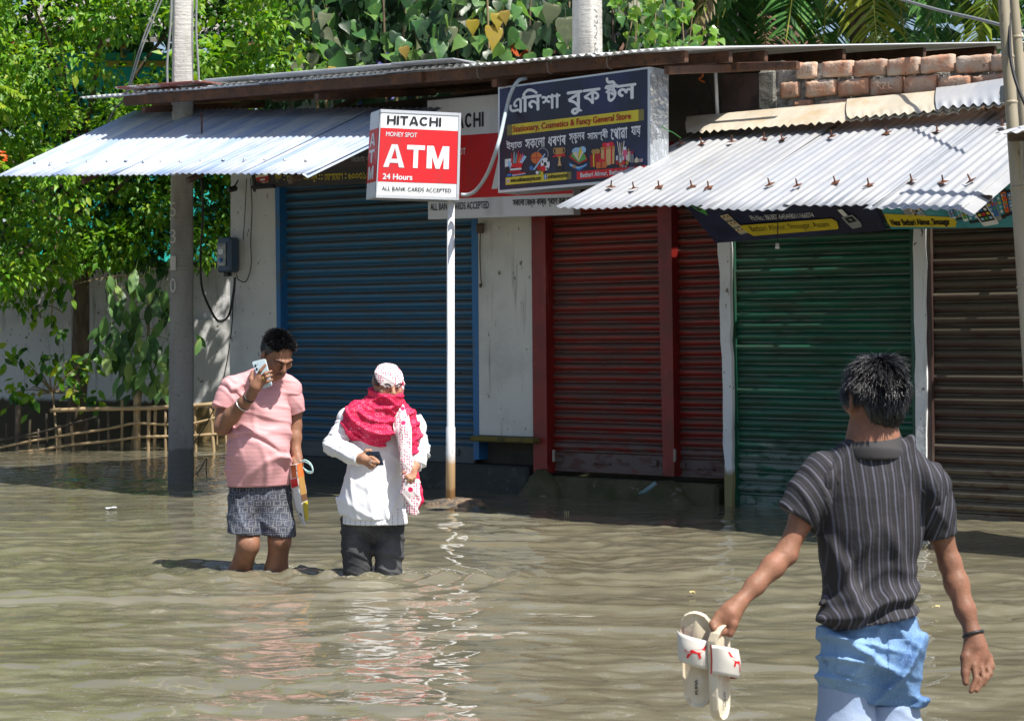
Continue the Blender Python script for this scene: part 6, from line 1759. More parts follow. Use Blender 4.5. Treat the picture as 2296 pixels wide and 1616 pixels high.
def hair_obj(parent, c, f, u, r, m, rad, mask, n, length, flow, g, thick=.006, cap=None, seg=3, off=(0, 0, 0)):
    """scalp cap plus many tapering curved tufts, one mesh"""
    c = Vector(c) + r * off[0] + f * off[1] + u * off[2]
    V = []; Fc = []
    cnt = 0
    while cnt < n:
        d = unit(1, g)[0]
        if not mask(d): continue
        cnt += 1
        nrm = (r * d[0] / rad[0] + f * d[1] / rad[1] + u * d[2] / rad[2]).normalized()
        p = c + r * d[0] * rad[0] + f * d[1] * rad[1] + u * d[2] * rad[2]
        fl = flow(d)
        tn = -u + nrm * u.dot(nrm)
        tn = tn.normalized() if tn.length > .05 else f
        dr = (nrm * fl[3] + r * fl[0] + f * fl[1] + u * fl[2] + tn * (fl[5] if len(fl) > 5 else 0) + Vector(g.normal(0, fl[6] if len(fl) > 6 else .28, 3))).normalized()
        L_ = length(d) * g.uniform(.7, 1.25); th = thick * g.uniform(.7, 1.3)
        side = dr.cross(nrm)
        side = side.normalized() if side.length > 1e-3 else dr.orthogonal().normalized()
        b = len(V); q = p - nrm * .004
        for i in range(seg + 1):
            t = i / seg; w = th * (1 - t) ** .6 * (1 if i < seg else .05)
            V += [q + side * w, q - side * w, q + nrm * w * .8]
            if i < seg: q = q + (dr + (Vector((0, 0, -1)) * .55 * t * fl[4])) * (L_ / seg)
        for i in range(seg):
            a = b + 3 * i
            for j in range(3): Fc.append((a + j, a + (j + 1) % 3, a + 3 + (j + 1) % 3, a + 3 + j))
    V = np.array([tuple(v) for v in V]); Fc = np.array(Fc)
    if cap is not None:
        cm = cap.mesh('cap', .006)
        n0 = len(cm.vertices); cv = np.zeros(n0 * 3, np.float32); cm.vertices.foreach_get('co', cv)
        cf = np.zeros(len(cm.polygons) * 4, np.int32); cm.loops.foreach_get('vertex_index', cf)
        Fc = np.concatenate([Fc, cf.reshape(-1, 4) + len(V)]); V = np.concatenate([V, cv.reshape(-1, 3)])
        bpy.data.meshes.remove(cm)
    return put('hair', mesh_np('hair', V, Fc, True), parent, m)
def hair_mat(name, col, shine=.32):
    m, b, t = newmat(name, col, shine, 0, .6)
    t.l(t.bump(t.noise(t.map(t.pos(), (1, 1, .3)), 260, 3), .5, .003), b.inputs['Normal'])
    return m
def fold(*waves):
    """cloth folds as displacement: (amplitude, direction, wavelength, phase, warp)"""
    def f(X, Y, Z):
        o = 0
        for a, d, l, ph, wp in waves:
            t = (X * d[0] + Y * d[1] + Z * d[2]) * (2 * math.pi / l) + ph
            w = wp * (np.sin(Z * 17 + ph) + np.sin(X * 13 + Y * 11 + ph * 2))
            o = o - a * (np.maximum(np.sin(t + w), -.2)) ** 3 * np.clip(.35 + np.sin(X * 9 + ph * 3) * np.sin(Z * 8 + ph), 0, 1)
        return o.astype(np.float32)
    return f
def chain_px(pts): return [P(*p) for p in pts]
m_skin1 = skin_mat('brown_skin', (0.27, 0.135, 0.082), (0.20, 0.098, 0.06), (0.32, 0.145, 0.09))
m_skin2 = skin_mat('tan_skin', (0.42, 0.225, 0.14), (0.34, 0.17, 0.105), (0.46, 0.21, 0.14))
m_skin3 = skin_mat('warm_skin', (0.25, 0.120, 0.072), (0.18, 0.085, 0.052), (0.31, 0.135, 0.088))
m_brow = M('brow_hair', (0.012, 0.010, 0.010), .9, 0, .1)
m_hair1 = hair_mat('black_hair', (0.008, 0.008, 0.010))
m_hair3 = hair_mat('dark_soft_hair', (0.016, 0.015, 0.016), .30)

# ------------------------------------------------------------------ man in the pink T-shirt
pm = thing('person', P(585, 1276, 10.9) * 1.0, 'man in pink T-shirt and patterned shorts holding a phone to his ear', 'person')
YB = 10.9
S = Sdf(.02)
f, u, r = head_frame((.44, -.60, -.56))
hc = P(621, 798, 10.78)
add_head(S, hc, f, u, r)
S.chain([P(612, 812, 10.86), P(600, 850, 10.93)], [.055, .062], k=.03)
# arms
S.chain(chain_px([(519, 872, 10.88), (503, 930, 10.84), (499, 958, 10.80)]), [.052, .046, .042])
S.chain(chain_px([(499, 957, 10.80), (520, 931, 10.75), (548, 902, 10.68), (563, 886, 10.655)]), [.041, .043, .033, .027])
S.chain(chain_px([(650, 872, 10.94), (660, 920, 10.97), (661, 955, 10.97)]), [.050, .043, .037])
S.chain(chain_px([(661, 955, 10.97), (661, 980, 10.95), (664, 1013, 10.92)]), [.037, .036, .025])
# hand on the phone
S.chain(chain_px([(563, 886, 10.655), (573, 866, 10.635), (583, 848, 10.625)]), [.026, .030, .022])
for kn, md, tp in (((575, 846, 10.628), (584, 831, 10.612), (595, 818, 10.62)), ((583, 847, 10.622), (595, 837, 10.602), (608, 832, 10.615)), ((586, 853, 10.622), (598, 845, 10.602), (609, 841, 10.615)), ((588, 860, 10.625), (599, 855, 10.608), (610, 851, 10.62))):
    S.chain(chain_px([(574, 866, 10.635), kn]), [.018, .0115], k=.012)
    S.chain(chain_px([kn, md, tp]), [.0105, .0092, .0075], k=.004)
S.chain(chain_px([(568, 870, 10.64), (563, 850, 10.65), (566, 833, 10.665)]), [.016, .0125, .009], k=.008)
# hand gripping the bag
S.chain(chain_px([(664, 1013, 10.92), (668, 1026, 10.905)]), [.025, .027])
for i, (kx_, ky_) in enumerate(((659, 1036), (664, 1039), (670, 1040), (675, 1037))):
    S.chain(chain_px([(667, 1024, 10.90), (kx_, ky_, 10.872)]), [.017, .011], k=.012)
    S.chain(chain_px([(kx_, ky_, 10.872), (kx_ + 2, ky_ + 8, 10.865), (kx_ + 3, ky_ + 11, 10.888)]), [.0105, .009, .0075], k=.004)
S.chain(chain_px([(666, 1020, 10.905), (658, 1030, 10.88), (662, 1040, 10.868)]), [.014, .011, .009], k=.006)
# trunk hidden under the clothes, and legs
S.chain([P(600, 865, 10.95), P(585, 960, 10.93), P(582, 1100, 10.93)], [.10, .115, .13], k=.04, q=.8)
kL, kR = P(556, 1222, 10.80), P(627, 1212, 10.83)
S.chain([P(556, 1115, 10.93), kL], [.078, .060], k=.03); S.chain([P(617, 1115, 10.95), kR], [.078, .060], k=.03)
aL, aR = P(500, 1400, 11.22), P(604, 1405, 10.98); aL.z = aR.z = -.38
S.chain([kL, kL.lerp(aL, .30) - Vector((.004, -.022, 0)), kL.lerp(aL, .72), aL], [.056, .060, .044, .036], k=.03)
S.chain([kR, kR.lerp(aR, .30) - Vector((.004, -.022, 0)), kR.lerp(aR, .72), aR], [.055, .060, .044, .036], k=.03)
S.ell(kL - Vector((-.008, .035, -.004)), [.030, .02, .034], k=.03); S.ell(kR - Vector((-.008, .035, -.004)), [.030, .02, .034], k=.03)
for a_ in (aL, aR): S.chain([a_ - ZV * .03, a_ + Vector((.05, -.16, -.045))], [.04, .03], k=.02)
S.build('body', m_skin1, pm, .0046)
eyes(pm, hc, f, u, r, 1.0, (0, -.6), .0772)
brows(pm, hc, f, u, r, m_brow, 1.0, .004)
cap = Sdf(.01); cap.ell(Vector(hc) + u * .038 - f * .022, [.082, .095, .089], (r, f, u))
cap.cut(Vector(hc) + f * .052 + u * .070, (f * .9 - u * .55)); cap.cut(Vector(hc) - u * .055, -u + f * .25)
hair_obj(pm, hc, f, u, r, m_hair1, (.083, .097, .090), lambda d: (d[2] > .30 and d[1] < .78) or (d[2] > -.45 and d[1] < .10), 4200, lambda d: .030 if d[2] > .3 else .014, lambda d: (d[0] * .2, .45, .1, .62, .4, -.1) if d[2] > .3 else (0, -.1, -.3, .35, .5, .4), np.random.default_rng(61), .0030, cap, off=(0, -.022, .038))
sd_ = MB()
for g_ in range(-2, 3): pass
# T-shirt
m_pink, b_, t_ = newmat('pink_knit', (0.60, 0.275, 0.285), .9, 0, .2)
pos = t_.pos(); z_ = t_.sep(pos)[2]; x_ = t_.sep(pos)[0]
ph = t_.math('MULTIPLY', t_.math('ADD', z_, t_.math('MULTIPLY', t_.noise(pos, 3), .02)), 1 / .0235)
fr_ = t_.math('FRACT', ph)
band = t_.math('MULTIPLY', t_.ramp(fr_, .06, .16), t_.ramp(fr_, .30, .42, inv=True))
zig = t_.math('SINE', t_.math('ADD', t_.math('MULTIPLY', x_, 2 * math.pi / .012), t_.math('MULTIPLY', fr_, 9)))
bz = t_.math('MULTIPLY', band, t_.math('MULTIPLY_ADD', zig, .5, .6))
c_ = t_.mix(t_.math('MULTIPLY', bz, .26), t_.mix(t_.ramp(t_.noise(pos, 4), .4, .7), (0.62, 0.325, 0.335), (0.57, 0.29, 0.30)), (0.42, 0.18, 0.19))
t_.l(c_, b_.inputs['Base Color'])
t_.l(t_.bump(bz, .3, .0015, t_.bump(t_.noise(pos, 30), .2, .006)), b_.inputs['Normal'])
S = Sdf(.035)
q_ = .74
S.chain([P(596, 872, 10.93), P(586, 930, 10.905), P(579, 1000, 10.885), P(577, 1050, 10.885), P(578, 1092, 10.895)], [.122, .154, .160, .160, .161], q=q_, k=.05)
S.chain([P(560, 858, 10.92), P(524, 872, 10.88)], [.062, .074]); S.chain([P(625, 858, 10.93), P(648, 874, 10.94)], [.062, .072])
S.ell(P(578, 1015, 10.80), [.13, .07, .13], k=.06)
S.chain([P(606, 826, 10.93), P(600, 850, 10.93)], [.058, .075], k=.02)
S.chain([P(610, 800, 10.86), P(604, 838, 10.90)], [.050, .056], k=.012, op='-')
S.cut(P(578, 1088.5, 10.9), (.02, 0, -1))
pf_ = fold((.016, (.45, .2, .85), .19, .6, .5), (.013, (-.5, .3, .8), .15, 2.0, .6), (.013, (.95, .3, .15), .12, 1.0, .6), (.006, (.2, .2, 1), .07, .3, .8))
def pdisp(X, Y, Z):
    a_, b_ = P(515, 960, 10.8), P(625, 988, 10.76)     # the long crease from elbow to belly
    t = np.clip((X - a_.x) / (b_.x - a_.x), -.2, 1.3)
    ln = a_.z + (b_.z - a_.z) * t + .05 * np.sin(np.clip(t, 0, 1) * math.pi) * 1.0 - .05
    w = np.clip(1.2 - np.abs(t - .5) * 1.5, 0, 1)
    return (pf_(X, Y, Z) + (.016 * np.exp(-((Z - ln + .010) / .010) ** 2) - .010 * np.exp(-((Z - ln - .020) / .020) ** 2)) * w).astype(np.float32)
S.disp = pdisp
shirt1 = S.build('t_shirt', m_pink, pm, .0065)
def sleeve(parent, m, a, b, ra, rb, q, disp=None, res=.006, name='sleeve'):
    a, b = Vector(a), Vector(b)
    S = Sdf(.02); S.chain([a, a.lerp(b, .5), b + (b - a).normalized() * .03], [ra, (ra + rb) / 2 * 1.03, rb])
    S.cut(b, tuple((b - a).normalized()))
    S.disp = disp
    return S.build(name, m, parent, res)
sleeve(shirt1, m_pink, P(524, 873, 10.88), P(505, 921, 10.845), .078, .074, 1, fold((.006, (.6, .3, .6), .08, 1, .6)))
sleeve(shirt1, m_pink, P(645, 876, 10.94), P(658, 926, 10.965), .074, .062, 1, fold((.006, (.6, .3, .6), .08, 2, .6)))
# shorts
m_short, b_, t_ = newmat('printed_shorts', (0.028, 0.03, 0.042), .7, 0, .3)
def frame_lines(t_, pos, scale, off, wd, asp):
    mp = t_.map(pos, (scale, scale, scale * asp), loc=off)
    sx, sy, sz = t_.sep(mp)
    row = t_.math('FLOOR', sz)
    sx2 = t_.math('ADD', sx, t_.math('MULTIPLY', row, .43))
    cell = t_.math('FLOOR', sx2)
    rnd = t_.math('FRACT', t_.math('MULTIPLY', t_.math('SINE', t_.math('ADD', t_.math('MULTIPLY', cell, 12.9), t_.math('MULTIPLY', row, 78.2))), 43.7))
    fx_ = t_.math('ABSOLUTE', t_.math('SUBTRACT', t_.math('FRACT', sx2), .5)); fz_ = t_.math('ABSOLUTE', t_.math('SUBTRACT', t_.math('FRACT', sz), .5))
    hw = t_.math('MULTIPLY_ADD', rnd, .16, .26)
    mx_ = t_.math('MAXIMUM', fx_, fz_)
    dd = t_.math('ABSOLUTE', t_.math('SUBTRACT', mx_, hw))
    return t_.ramp(dd, wd * .5, wd, inv=True)
pos = t_.pos()
l1 = frame_lines(t_, pos, 21, (0, 0, 0), .045, 1.35); l2 = frame_lines(t_, pos, 27, (.3, .1, .55), .05, 1.3)
c_ = t_.mix(t_.math('MULTIPLY', t_.math('MAXIMUM', l1, t_.math('MULTIPLY', l2, .6)), .42), t_.mix(t_.ramp(t_.noise(pos, 9), .4, .65), (0.030, 0.033, 0.05), (0.055, 0.065, 0.10)), (0.34, 0.35, 0.34))
t_.l(c_, b_.inputs['Base Color']); t_.l(t_.bump(t_.noise(pos, 22), .3, .008), b_.inputs['Normal'])
S = Sdf(.02)
S.chain([P(580, 1080, 10.91), P(581, 1120, 10.91)], [.150, .158], q=.78, k=.03)
hL, hR = P(548, 1200, 10.83), P(625, 1192, 10.855)
S.chain([P(553, 1120, 10.90), hL, hL + Vector((-.004, -.01, -.04))], [.102, .090, .090], k=.02); S.chain([P(612, 1120, 10.92), hR, hR + Vector((.002, -.01, -.04))], [.102, .090, .090], k=.02)
S.cone(P(588, 1215, 10.7), P(588, 1164, 10.85), .012, .004, k=.02, op='-'); S.cone(P(588, 1215, 10.95), P(588, 1170, 10.9), .014, .004, k=.02, op='-')
S.cut(P(586, 1197, 10.87), (-.07, 0, -1))
S.disp = fold((.007, (.6, .3, .7), .10, .4, .7), (.006, (-.6, .2, .6), .08, 1.5, .7), (.005, (.9, .2, .2), .06, 2, .6))
S.build('shorts', m_short, pm, .006)
m_steelb = M('steel_bangle', (0.6, 0.6, 0.58), .25, .9); m_goldr = M('gold_ring', (0.7, 0.45, 0.12), .25, 1)
def ring_at(c, ax, R_, r_, m, name, parent, flat=1.0):
    ax = Vector(ax).normalized(); x = ax.orthogonal().normalized(); y = ax.cross(x); pts = [Vector(c) + x * R_ * math.cos(2 * math.pi * i / 22) + y * R_ * math.sin(2 * math.pi * i / 22) for i in range(23)]
    MB().tube(pts, r_, 6, False).build(name, m, parent, True)
wd_ = P(563, 886, 10.655) - P(520, 931, 10.75)
ring_at(P(558.5, 891, 10.662), wd_, .031, .0055, m_black, 'bracelet', pm)
ring_at(P(544, 907, 10.69), wd_, .040, .0038, m_steelb, 'bangle', pm)
ring_at(P(593, 848, 10.610), P(598, 845, 10.602) - P(586, 853, 10.622), .0115, .002, m_goldr, 'finger_ring', pm)
# phone at his ear
def phone(name, tl, tr, br, bl, thick, m, label, lens):
    tl, tr, br, bl = [Vector(q) for q in (tl, tr, br, bl)]
    B_ = Board(tl, tr, br, bl)
    t = thing(name, bl, label, 'phone')
    n = 5; pts = []
    rad = .13
    for (cx, cy, a0) in ((rad, rad * .5, math.pi), (1 - rad, rad * .5, 1.5 * math.pi), (1 - rad, 1 - rad * .5, 0), (rad, 1 - rad * .5, .5 * math.pi)):
        for i in range(n + 1):
            a = a0 + .5 * math.pi * i / n; pts.append(B_.at(cx + rad * math.cos(a), cy + rad * .5 * math.sin(a)))
    mb = MB().prism(pts, -B_.n * thick); mb.build('phone_body', m, t)
    for (a, b, ra) in lens:
        MB().lathe(B_.at(a, b, .0002), [(ra, 0), (ra, .0018), (ra * .8, .0022), (ra * .3, .0018), (.0001, .0018)], 14, B_.n).build('camera_lens', M('lens_glass', (0.01, 0.012, 0.02), .1), t, True)
    return t, B_
ph1, PB = phone('mobile_phone', P(564.5, 811, 10.672), P(594, 803.5, 10.650), P(609.5, 864, 10.632), P(588, 871, 10.645), .009, M('pale_phone_back', (0.60, 0.72, 0.78), .18, 0, layers=[(9, (0.48, 0.66, 0.76), .4, .65)]), 'pale blue white mobile phone pressed to the ear of the man in pink', [(.17, .16, .0065), (.17, .29, .0065)])
MB().lathe(PB.at(.40, .12, .0003), [(.0035, 0), (.003, .0008), (.0001, .0009)], 10, PB.n).build('flash_ring', I_lbl, ph1)

# plastic sack in his other hand
sk = thing('plastic_sack', P(672, 1178, 10.85), 'folded orange and white printed plastic sack hanging from the hand', 'bag')
Yk = 10.855
ridge = [(664, 1041, -.045), (669, 1080, -.055), (676, 1125, -.055), (684, 1177, -.02)]
leftE = [(648, 1043, .0), (652, 1085, .0), (660, 1135, .0), (676, 1172, .0)]
rightE = [(677, 1036, .0), (683, 1075, .0), (689, 1120, .0), (691, 1165, .0)]
rd = [P(x, y, Yk + o_) for x, y, o_ in ridge]; le = [P(x, y, Yk + o_) for x, y, o_ in leftE]; re_ = [P(x, y, Yk + o_) for x, y, o_ in rightE]
bkc = [P((a[0] + b[0]) / 2, (a[1] + b[1]) / 2, Yk + .04) for a, b in zip(leftE, rightE)]
cols = [smoothpath(c_, 6) for c_ in (le, rd, re_, bkc)]
V = []; n = len(cols[0])
gk = np.random.default_rng(3)
rows = []
for i in range(n):
    ring = []
    for j in range(4):
        a, b = cols[j][i], cols[(j + 1) % 4][i]
        for k in range(4): ring.append(a.lerp(b, k / 4) + Vector(gk.normal(0, .0012, 3)))
    rows.append(ring)
mb = MB(); vs = [v for rg in rows for v in rg]; fs = []
for i in range(n - 1):
    for j in range(16): fs.append((i * 16 + j, i * 16 + (j + 1) % 16, (i + 1) * 16 + (j + 1) % 16, (i + 1) * 16 + j))
fs += [tuple(range(16)), tuple(range((n - 1) * 16 + 15, (n - 1) * 16 - 1, -1))]
mb.add(vs, fs).build('sack_body', M('white_woven_plastic', (0.70, 0.70, 0.70), .4, bumps=[(60, .5, .004)]), sk, True)
LBd = Board(le[0], rd[0], rd[3], le[3]); RBd = Board(rd[0], re_[0], re_[3], rd[3])
pr = Print()
def strip(bd, cl, cr, m, s0, s1, t0, t1, lift):
    nn_ = 8
    for i in range(nn_):
        f0, f1 = t0 + (t1 - t0) * i / nn_, t0 + (t1 - t0) * (i + 1) / nn_
        def pt(s_, f_):
            x = f_ * (n - 1); k = min(int(x), n - 2)
            return cl[k].lerp(cl[k + 1], x - k).lerp(cr[k].lerp(cr[k + 1], x - k), s_)
        q = [pt(s0, f0), pt(s1, f0), pt(s1, f1), pt(s0, f1)]
        nr = (q[1] - q[0]).cross(q[3] - q[0]).normalized()
        if nr.y > 0: nr = -nr
        pr[m].add([v + nr * lift for v in q], [(3, 2, 1, 0)])
strip(LBd, cols[0], cols[1], I_or, .3, 1.0, 0, .24, .004); strip(LBd, cols[0], cols[1], I_red, .12, 1.0, .26, .40, .004)
strip(RBd, cols[1], cols[2], I_or, 0, 1.0, 0, .26, .004); strip(RBd, cols[1], cols[2], I_gold, 0, .9, .26, .56, .004); strip(RBd, cols[1], cols[2], ink('sack_brown', (0.16, 0.07, 0.03)), 0, .9, .56, .66, .004); strip(RBd, cols[1], cols[2], I_yel, .1, .95, .68, .97, .004)
LBd.n = (LBd.n + Vector((0, -.3, 0))).normalized()
LBd.text(pr[I_white], 'kar', .30, .85, .29, .37, .03, .012); LBd.text(pr[I_blk], 'P', .25, .55, .50, .58, .04, .012); LBd.text(pr[I_blk], 'Gold', .30, .85, .66, .73, .0, .012); LBd.text(pr[I_blk], 'MEKHAN', .35, .98, .80, .85, .02, .012)
pr.build('sack_print', sk)
for k in range(2):
    MB().tube(smoothpath([P(673, 1036, 10.86), P(684, 1031 + 4 * k, 10.84), P(697, 1040 + 3 * k, 10.83), P(701, 1055 + 3 * k, 10.83), P(690, 1056 + 3 * k, 10.84), P(679, 1047, 10.85)], 6), .0042, 6).build('cord_handle', M('turquoise_cord%d' % k, (0.25, 0.55, 0.55), .6, layers=[(90, (0.6, .65, .65), .5, .55)]), sk, True)
MB().tube(smoothpath([P(650, 1043, 10.86), P(654, 1030, 10.88), P(660, 1024, 10.89)], 5), .008, 6).build('strap', I_or, sk, True)

# ------------------------------------------------------------------ woman in white with the pink scarf
wm = thing('person', P(838, 1291, 10.6) * 1.0, 'woman in white shirt with pink scarf wrapped over head and face', 'person')
S = Sdf(.02)
f, u, r = head_frame((.40, -.90, -.10))
hc = P(868, 869, 10.56)
add_head(S, hc, f, u, r, s=.94, ears=False)
S.chain([P(864, 895, 10.60), P(858, 935, 10.63)], [.050, .058], k=.03)
S.chain([P(858, 940, 10.64), P(845, 1040, 10.63), P(838, 1150, 10.63)], [.09, .11, .125], q=.8, k=.04)
S.chain(chain_px([(784, 938, 10.60), (747, 998, 10.54)]), [.048, .042]); S.chain(chain_px([(747, 998, 10.54), (806, 1027, 10.36)]), [.040, .026])
S.chain(chain_px([(928, 955, 10.62), (943, 1007, 10.62)]), [.046, .040]); S.chain(chain_px([(943, 1007, 10.62), (931, 1043, 10.46)]), [.038, .026])
# hand with phone
S.chain(chain_px([(806, 1027, 10.36), (818, 1028, 10.335), (828, 1030, 10.325)]), [.025, .028, .022])
for kn, md, tp in (((830, 1022, 10.318), (842, 1030, 10.290), (849, 1035, 10.284)), ((829, 1029, 10.318), (838, 1036, 10.288), (849, 1037, 10.281)), ((827, 1036, 10.320), (834, 1042, 10.292), (842, 1044, 10.287)), ((824, 1042, 10.325), (830, 1048, 10.303), (836, 1049, 10.298))):
    S.chain(chain_px([(816, 1029, 10.338), kn]), [.017, .011], k=.010); S.chain(chain_px([kn, md, tp]), [.0100, .0088, .0072], k=.004)
S.chain(chain_px([(815, 1020, 10.335), (822, 1011, 10.325), (831, 1010, 10.318)]), [.014, .0115, .009], k=.006)
# hand on the hanging scarf end
S.chain(chain_px([(931, 1043, 10.46), (925, 1052, 10.435)]), [.025, .027])
for kn, tp in (((916, 1060, 10.42), (908, 1073, 10.405)), ((921, 1064, 10.415), (914, 1080, 10.40)), ((926, 1065, 10.415), (921, 1082, 10.402)), ((931, 1062, 10.42), (928, 1078, 10.41))):
    S.chain(chain_px([(926, 1050, 10.435), kn]), [.017, .0105], k=.010); S.chain([P(*kn), (P(*kn) + P(*tp)) / 2 + Vector((0, -.008, 0)), P(*tp)], [.0098, .0085, .007], k=.004)
S.chain(chain_px([(920, 1047, 10.435), (910, 1054, 10.42), (904, 1060, 10.41)]), [.014, .011, .008], k=.006)
for x0, x1 in ((803, 801), (872, 871)):
    a = P(x0, 1170, 10.64); b = P(x1, 1292, 10.62); c_ = Vector((b.x, b.y + .02, -.40))
    S.chain([a, b, c_], [.08, .055, .04], k=.03); S.chain([c_ - ZV * .02, c_ + Vector((.02, -.15, -.03))], [.038, .028], k=.02)
S.build('body', m_skin2, wm, .0046)
eyes(wm, hc, f, u, r, .94, (.35, 0), .0808); brows(wm, hc, f, u, r, m_brow, .94, .007)
MB().lathe(Vector(hc) + (f * .098 + u * .030) * .94, [(.0028, 0), (.002, .001), (.0002, .0014)], 8, f).build('bindi', I_red, wm)
hairw = Sdf(.01); hairw.ell(Vector(hc) + u * .034 - f * .004, [.080, .088, .085], (r, f, u)); hairw.cut(Vector(hc) + u * .012, -u); hairw.cut(Vector(hc) + u * .064 + f * .07, f * .9 - u * .6)
hairw.build('hair', m_hair1, wm, .005)
# trousers
m_den = M('black_denim', (0.030, 0.031, 0.034), .85, 0, .2, layers=[(3.5, (0.075, 0.077, 0.082), .42, .62), (420, (0.13, 0.13, 0.135), .56, .62)], bumps=[(30, .25, .008)])
S = Sdf(.015)
S.chain([P(838, 1140, 10.62), P(838, 1160, 10.62)], [.15, .15], q=.75)
for x0, x1, r0, r1 in ((801, 801, .088, .073), (873, 871, .083, .068)):
    b = P(x1, 1270, 10.60)
    S.chain([P(x0, 1165, 10.62), P((x0 + x1) / 2, 1235, 10.60), b, Vector((b.x, b.y + .01, -.25))], [r0, r0 * .93, r1, r1], k=.012)
S.disp = fold((.007, (.2, .3, 1), .09, .4, .6), (.006, (.5, .2, .8), .06, 2.2, .7), (.004, (.3, .3, .9), .045, 1, .5))
S.build('trousers', m_den, wm, .006)
# white shirt
m_wsh = M('white_cotton', (0.78, 0.79, 0.82), .85, 0, .2, layers=[(3, (0.72, 0.73, 0.77), .4, .65)], bumps=[(34, .25, .008), (300, .15, .0015, (1, 1, .15))])
S = Sdf(.03)
q_ = .72
S.chain([P(858, 945, 10.62), P(850, 1000, 10.60), P(838, 1080, 10.59), P(832, 1130, 10.58), P(833, 1175, 10.58)], [.112, .132, .143, .162, .162], q=q_, k=.05)
S.chain([P(820, 930, 10.61), P(782, 940, 10.60)], [.055, .066]); S.chain([P(895, 935, 10.62), P(930, 958, 10.62)], [.055, .064])
S.cut(P(835, 1165, 10.5), (-.02, .0, -1)); 
S.ell(P(770, 1178, 10.5), [.045, .2, .05], k=.02, op='-')
S.disp = fold((.017, (1, .15, .12), .085, .2, .45), (.013, (.8, .2, -.35), .07, 1.2, .6), (.008, (.5, .2, .8), .10, 2.0, .6))
wsh = S.build('shirt', m_wsh, wm, .0065)
for (a, b, c_, ra, rb, rc) in (((786, 938, 10.60), (747, 1000, 10.535), (809, 1028, 10.355), .056, .048, .037), ((924, 957, 10.62), (942, 1008, 10.62), (929, 1045, 10.455), .052, .047, .037)):
    S = Sdf(.02); A_, B_, C_ = P(*a), P(*b), P(*c_)
    S.chain([A_, A_.lerp(B_, .6), B_], [ra, (ra + rb) / 2, rb]); S.chain([B_, B_.lerp(C_, .6), C_ + (C_ - B_) * .08], [rb, (rb + rc) / 2 + .006, rc])
    S.cut(C_, tuple((C_ - B_).normalized()))
    S.disp = fold((.011, (.7, .3, .7), .07, .4, .7), (.008, (-.6, .3, .8), .055, 1.7, .8), (.006, (.2, .3, 1), .04, .9, .6))
    S.build('sleeve', m_wsh, wsh, .006)
# patterned hem of the tunic below
m_hem, b_, t_ = newmat('printed_hem', (0.72, 0.73, 0.76), .85)
pos = t_.pos(); sx, sy, sz = t_.sep(pos)
st = t_.ramp(t_.math('ABSOLUTE', t_.math('SUBTRACT', t_.math('FRACT', t_.math('MULTIPLY', sx, 1 / .028)), .5)), .03, .07, inv=True)
dots = t_.ramp(t_.math('ABSOLUTE', t_.math('SUBTRACT', t_.math('FRACT', t_.math('MULTIPLY', sz, 1 / .016)), .5)), .18, .26, inv=True)
t_.l(t_.mix(t_.math('MULTIPLY', st, t_.math('MULTIPLY_ADD', dots, .7, .25)), (0.72, 0.73, 0.76), (0.05, 0.06, 0.12)), b_.inputs['Base Color'])
S = Sdf(.03); S.chain([P(840, 1135, 10.58), P(842, 1190, 10.58)], [.168, .176], q=.66); S.cut(P(840, 1177, 10.5), (.0, 0, -1)); S.cut(P(840, 1140, 10.5), (0, 0, 1))
S.disp = fold((.006, (1, .2, .1), .05, .2, .4)); S.build('tunic_hem', m_hem, wsh, .006)
# scarf
def dot_mat(name, ground, dot, sc, lo, hi, big=None):
    m, b, t = newmat(name, ground, .85, 0, .2)
    pos = t.pos()
    v = t.n('ShaderNodeTexVoronoi'); v.inputs['Scale'].default_value = sc; v.inputs['Randomness'].default_value = .35; t.l(t.map(pos, (1, .6, 1)), v.inputs['Vector'])
    c = t.mix(t.ramp(v.outputs['Distance'], lo, hi, inv=True), ground, dot)
    if big:
        v2 = t.n('ShaderNodeTexVoronoi'); v2.inputs['Scale'].default_value = big[0]; v2.inputs['Randomness'].default_value = .7; t.l(t.map(pos, (1, .4, 1)), v2.inputs['Vector'])
        if len(big) > 4: k_ = t.math('MULTIPLY', t.ramp(v2.outputs['Distance'], big[1], big[2], inv=True), t.ramp(v2.outputs['Distance'], big[3], big[4]))
        else: k_ = t.ramp(v2.outputs['Distance'], big[1], big[2], inv=True)
        c = t.mix(k_, c, big[-1] if isinstance(big[-1], tuple) else dot)
    t.l(c, b.inputs['Base Color']); t.l(t.bump(t.noise(pos, 60), .3, .004), b.inputs['Normal'])
    return m
m_sc1 = dot_mat('pink_scarf', (0.58, 0.020, 0.075), (0.72, 0.20, 0.27), 100, .18, .26, (26, .26, .31, .19, .22, (0.68, 0.12, 0.19)))
m_sc2 = dot_mat('white_dotted_scarf', (0.74, 0.66, 0.66), (0.45, 0.02, 0.10), 78, .30, .38, (15, .18, .22, (0.60, 0.02, 0.10)))
hc = Vector(hc)
S = Sdf(.015)
S.ell(hc + u * .032 - f * .008, [.091, .103, .098], (r, f, u)); S.cone(hc - f * .045 + u * .01 - r * .02, hc - f * .06 - u * .07 - r * .03, .078, .072, k=.03)
S.cut(hc + u * .036 + f * .06, -u + f * -.95 - r * .10)
S.disp = fold((.004, (.5, .2, .8), .05, .5, .6), (.003, (.8, .3, .3), .035, 1, .6))
hsc = S.build('head_scarf', m_sc2, wm, .005)
S = Sdf(.02); S.cone(hc - r * .076 + u * .020 - f * .012, hc - r * .070 - u * .050 - f * .02, .026, .024, k=.02); S.cone(hc - r * .055 + u * .02 - f * .06, hc - r * .055 - u * .06 - f * .05, .04, .04, k=.03)
S.disp = fold((.006, (.3, .3, 1), .03, .5, .6)); S.build('scarf_tuck', m_sc2, hsc, .005)
S = Sdf(.02)
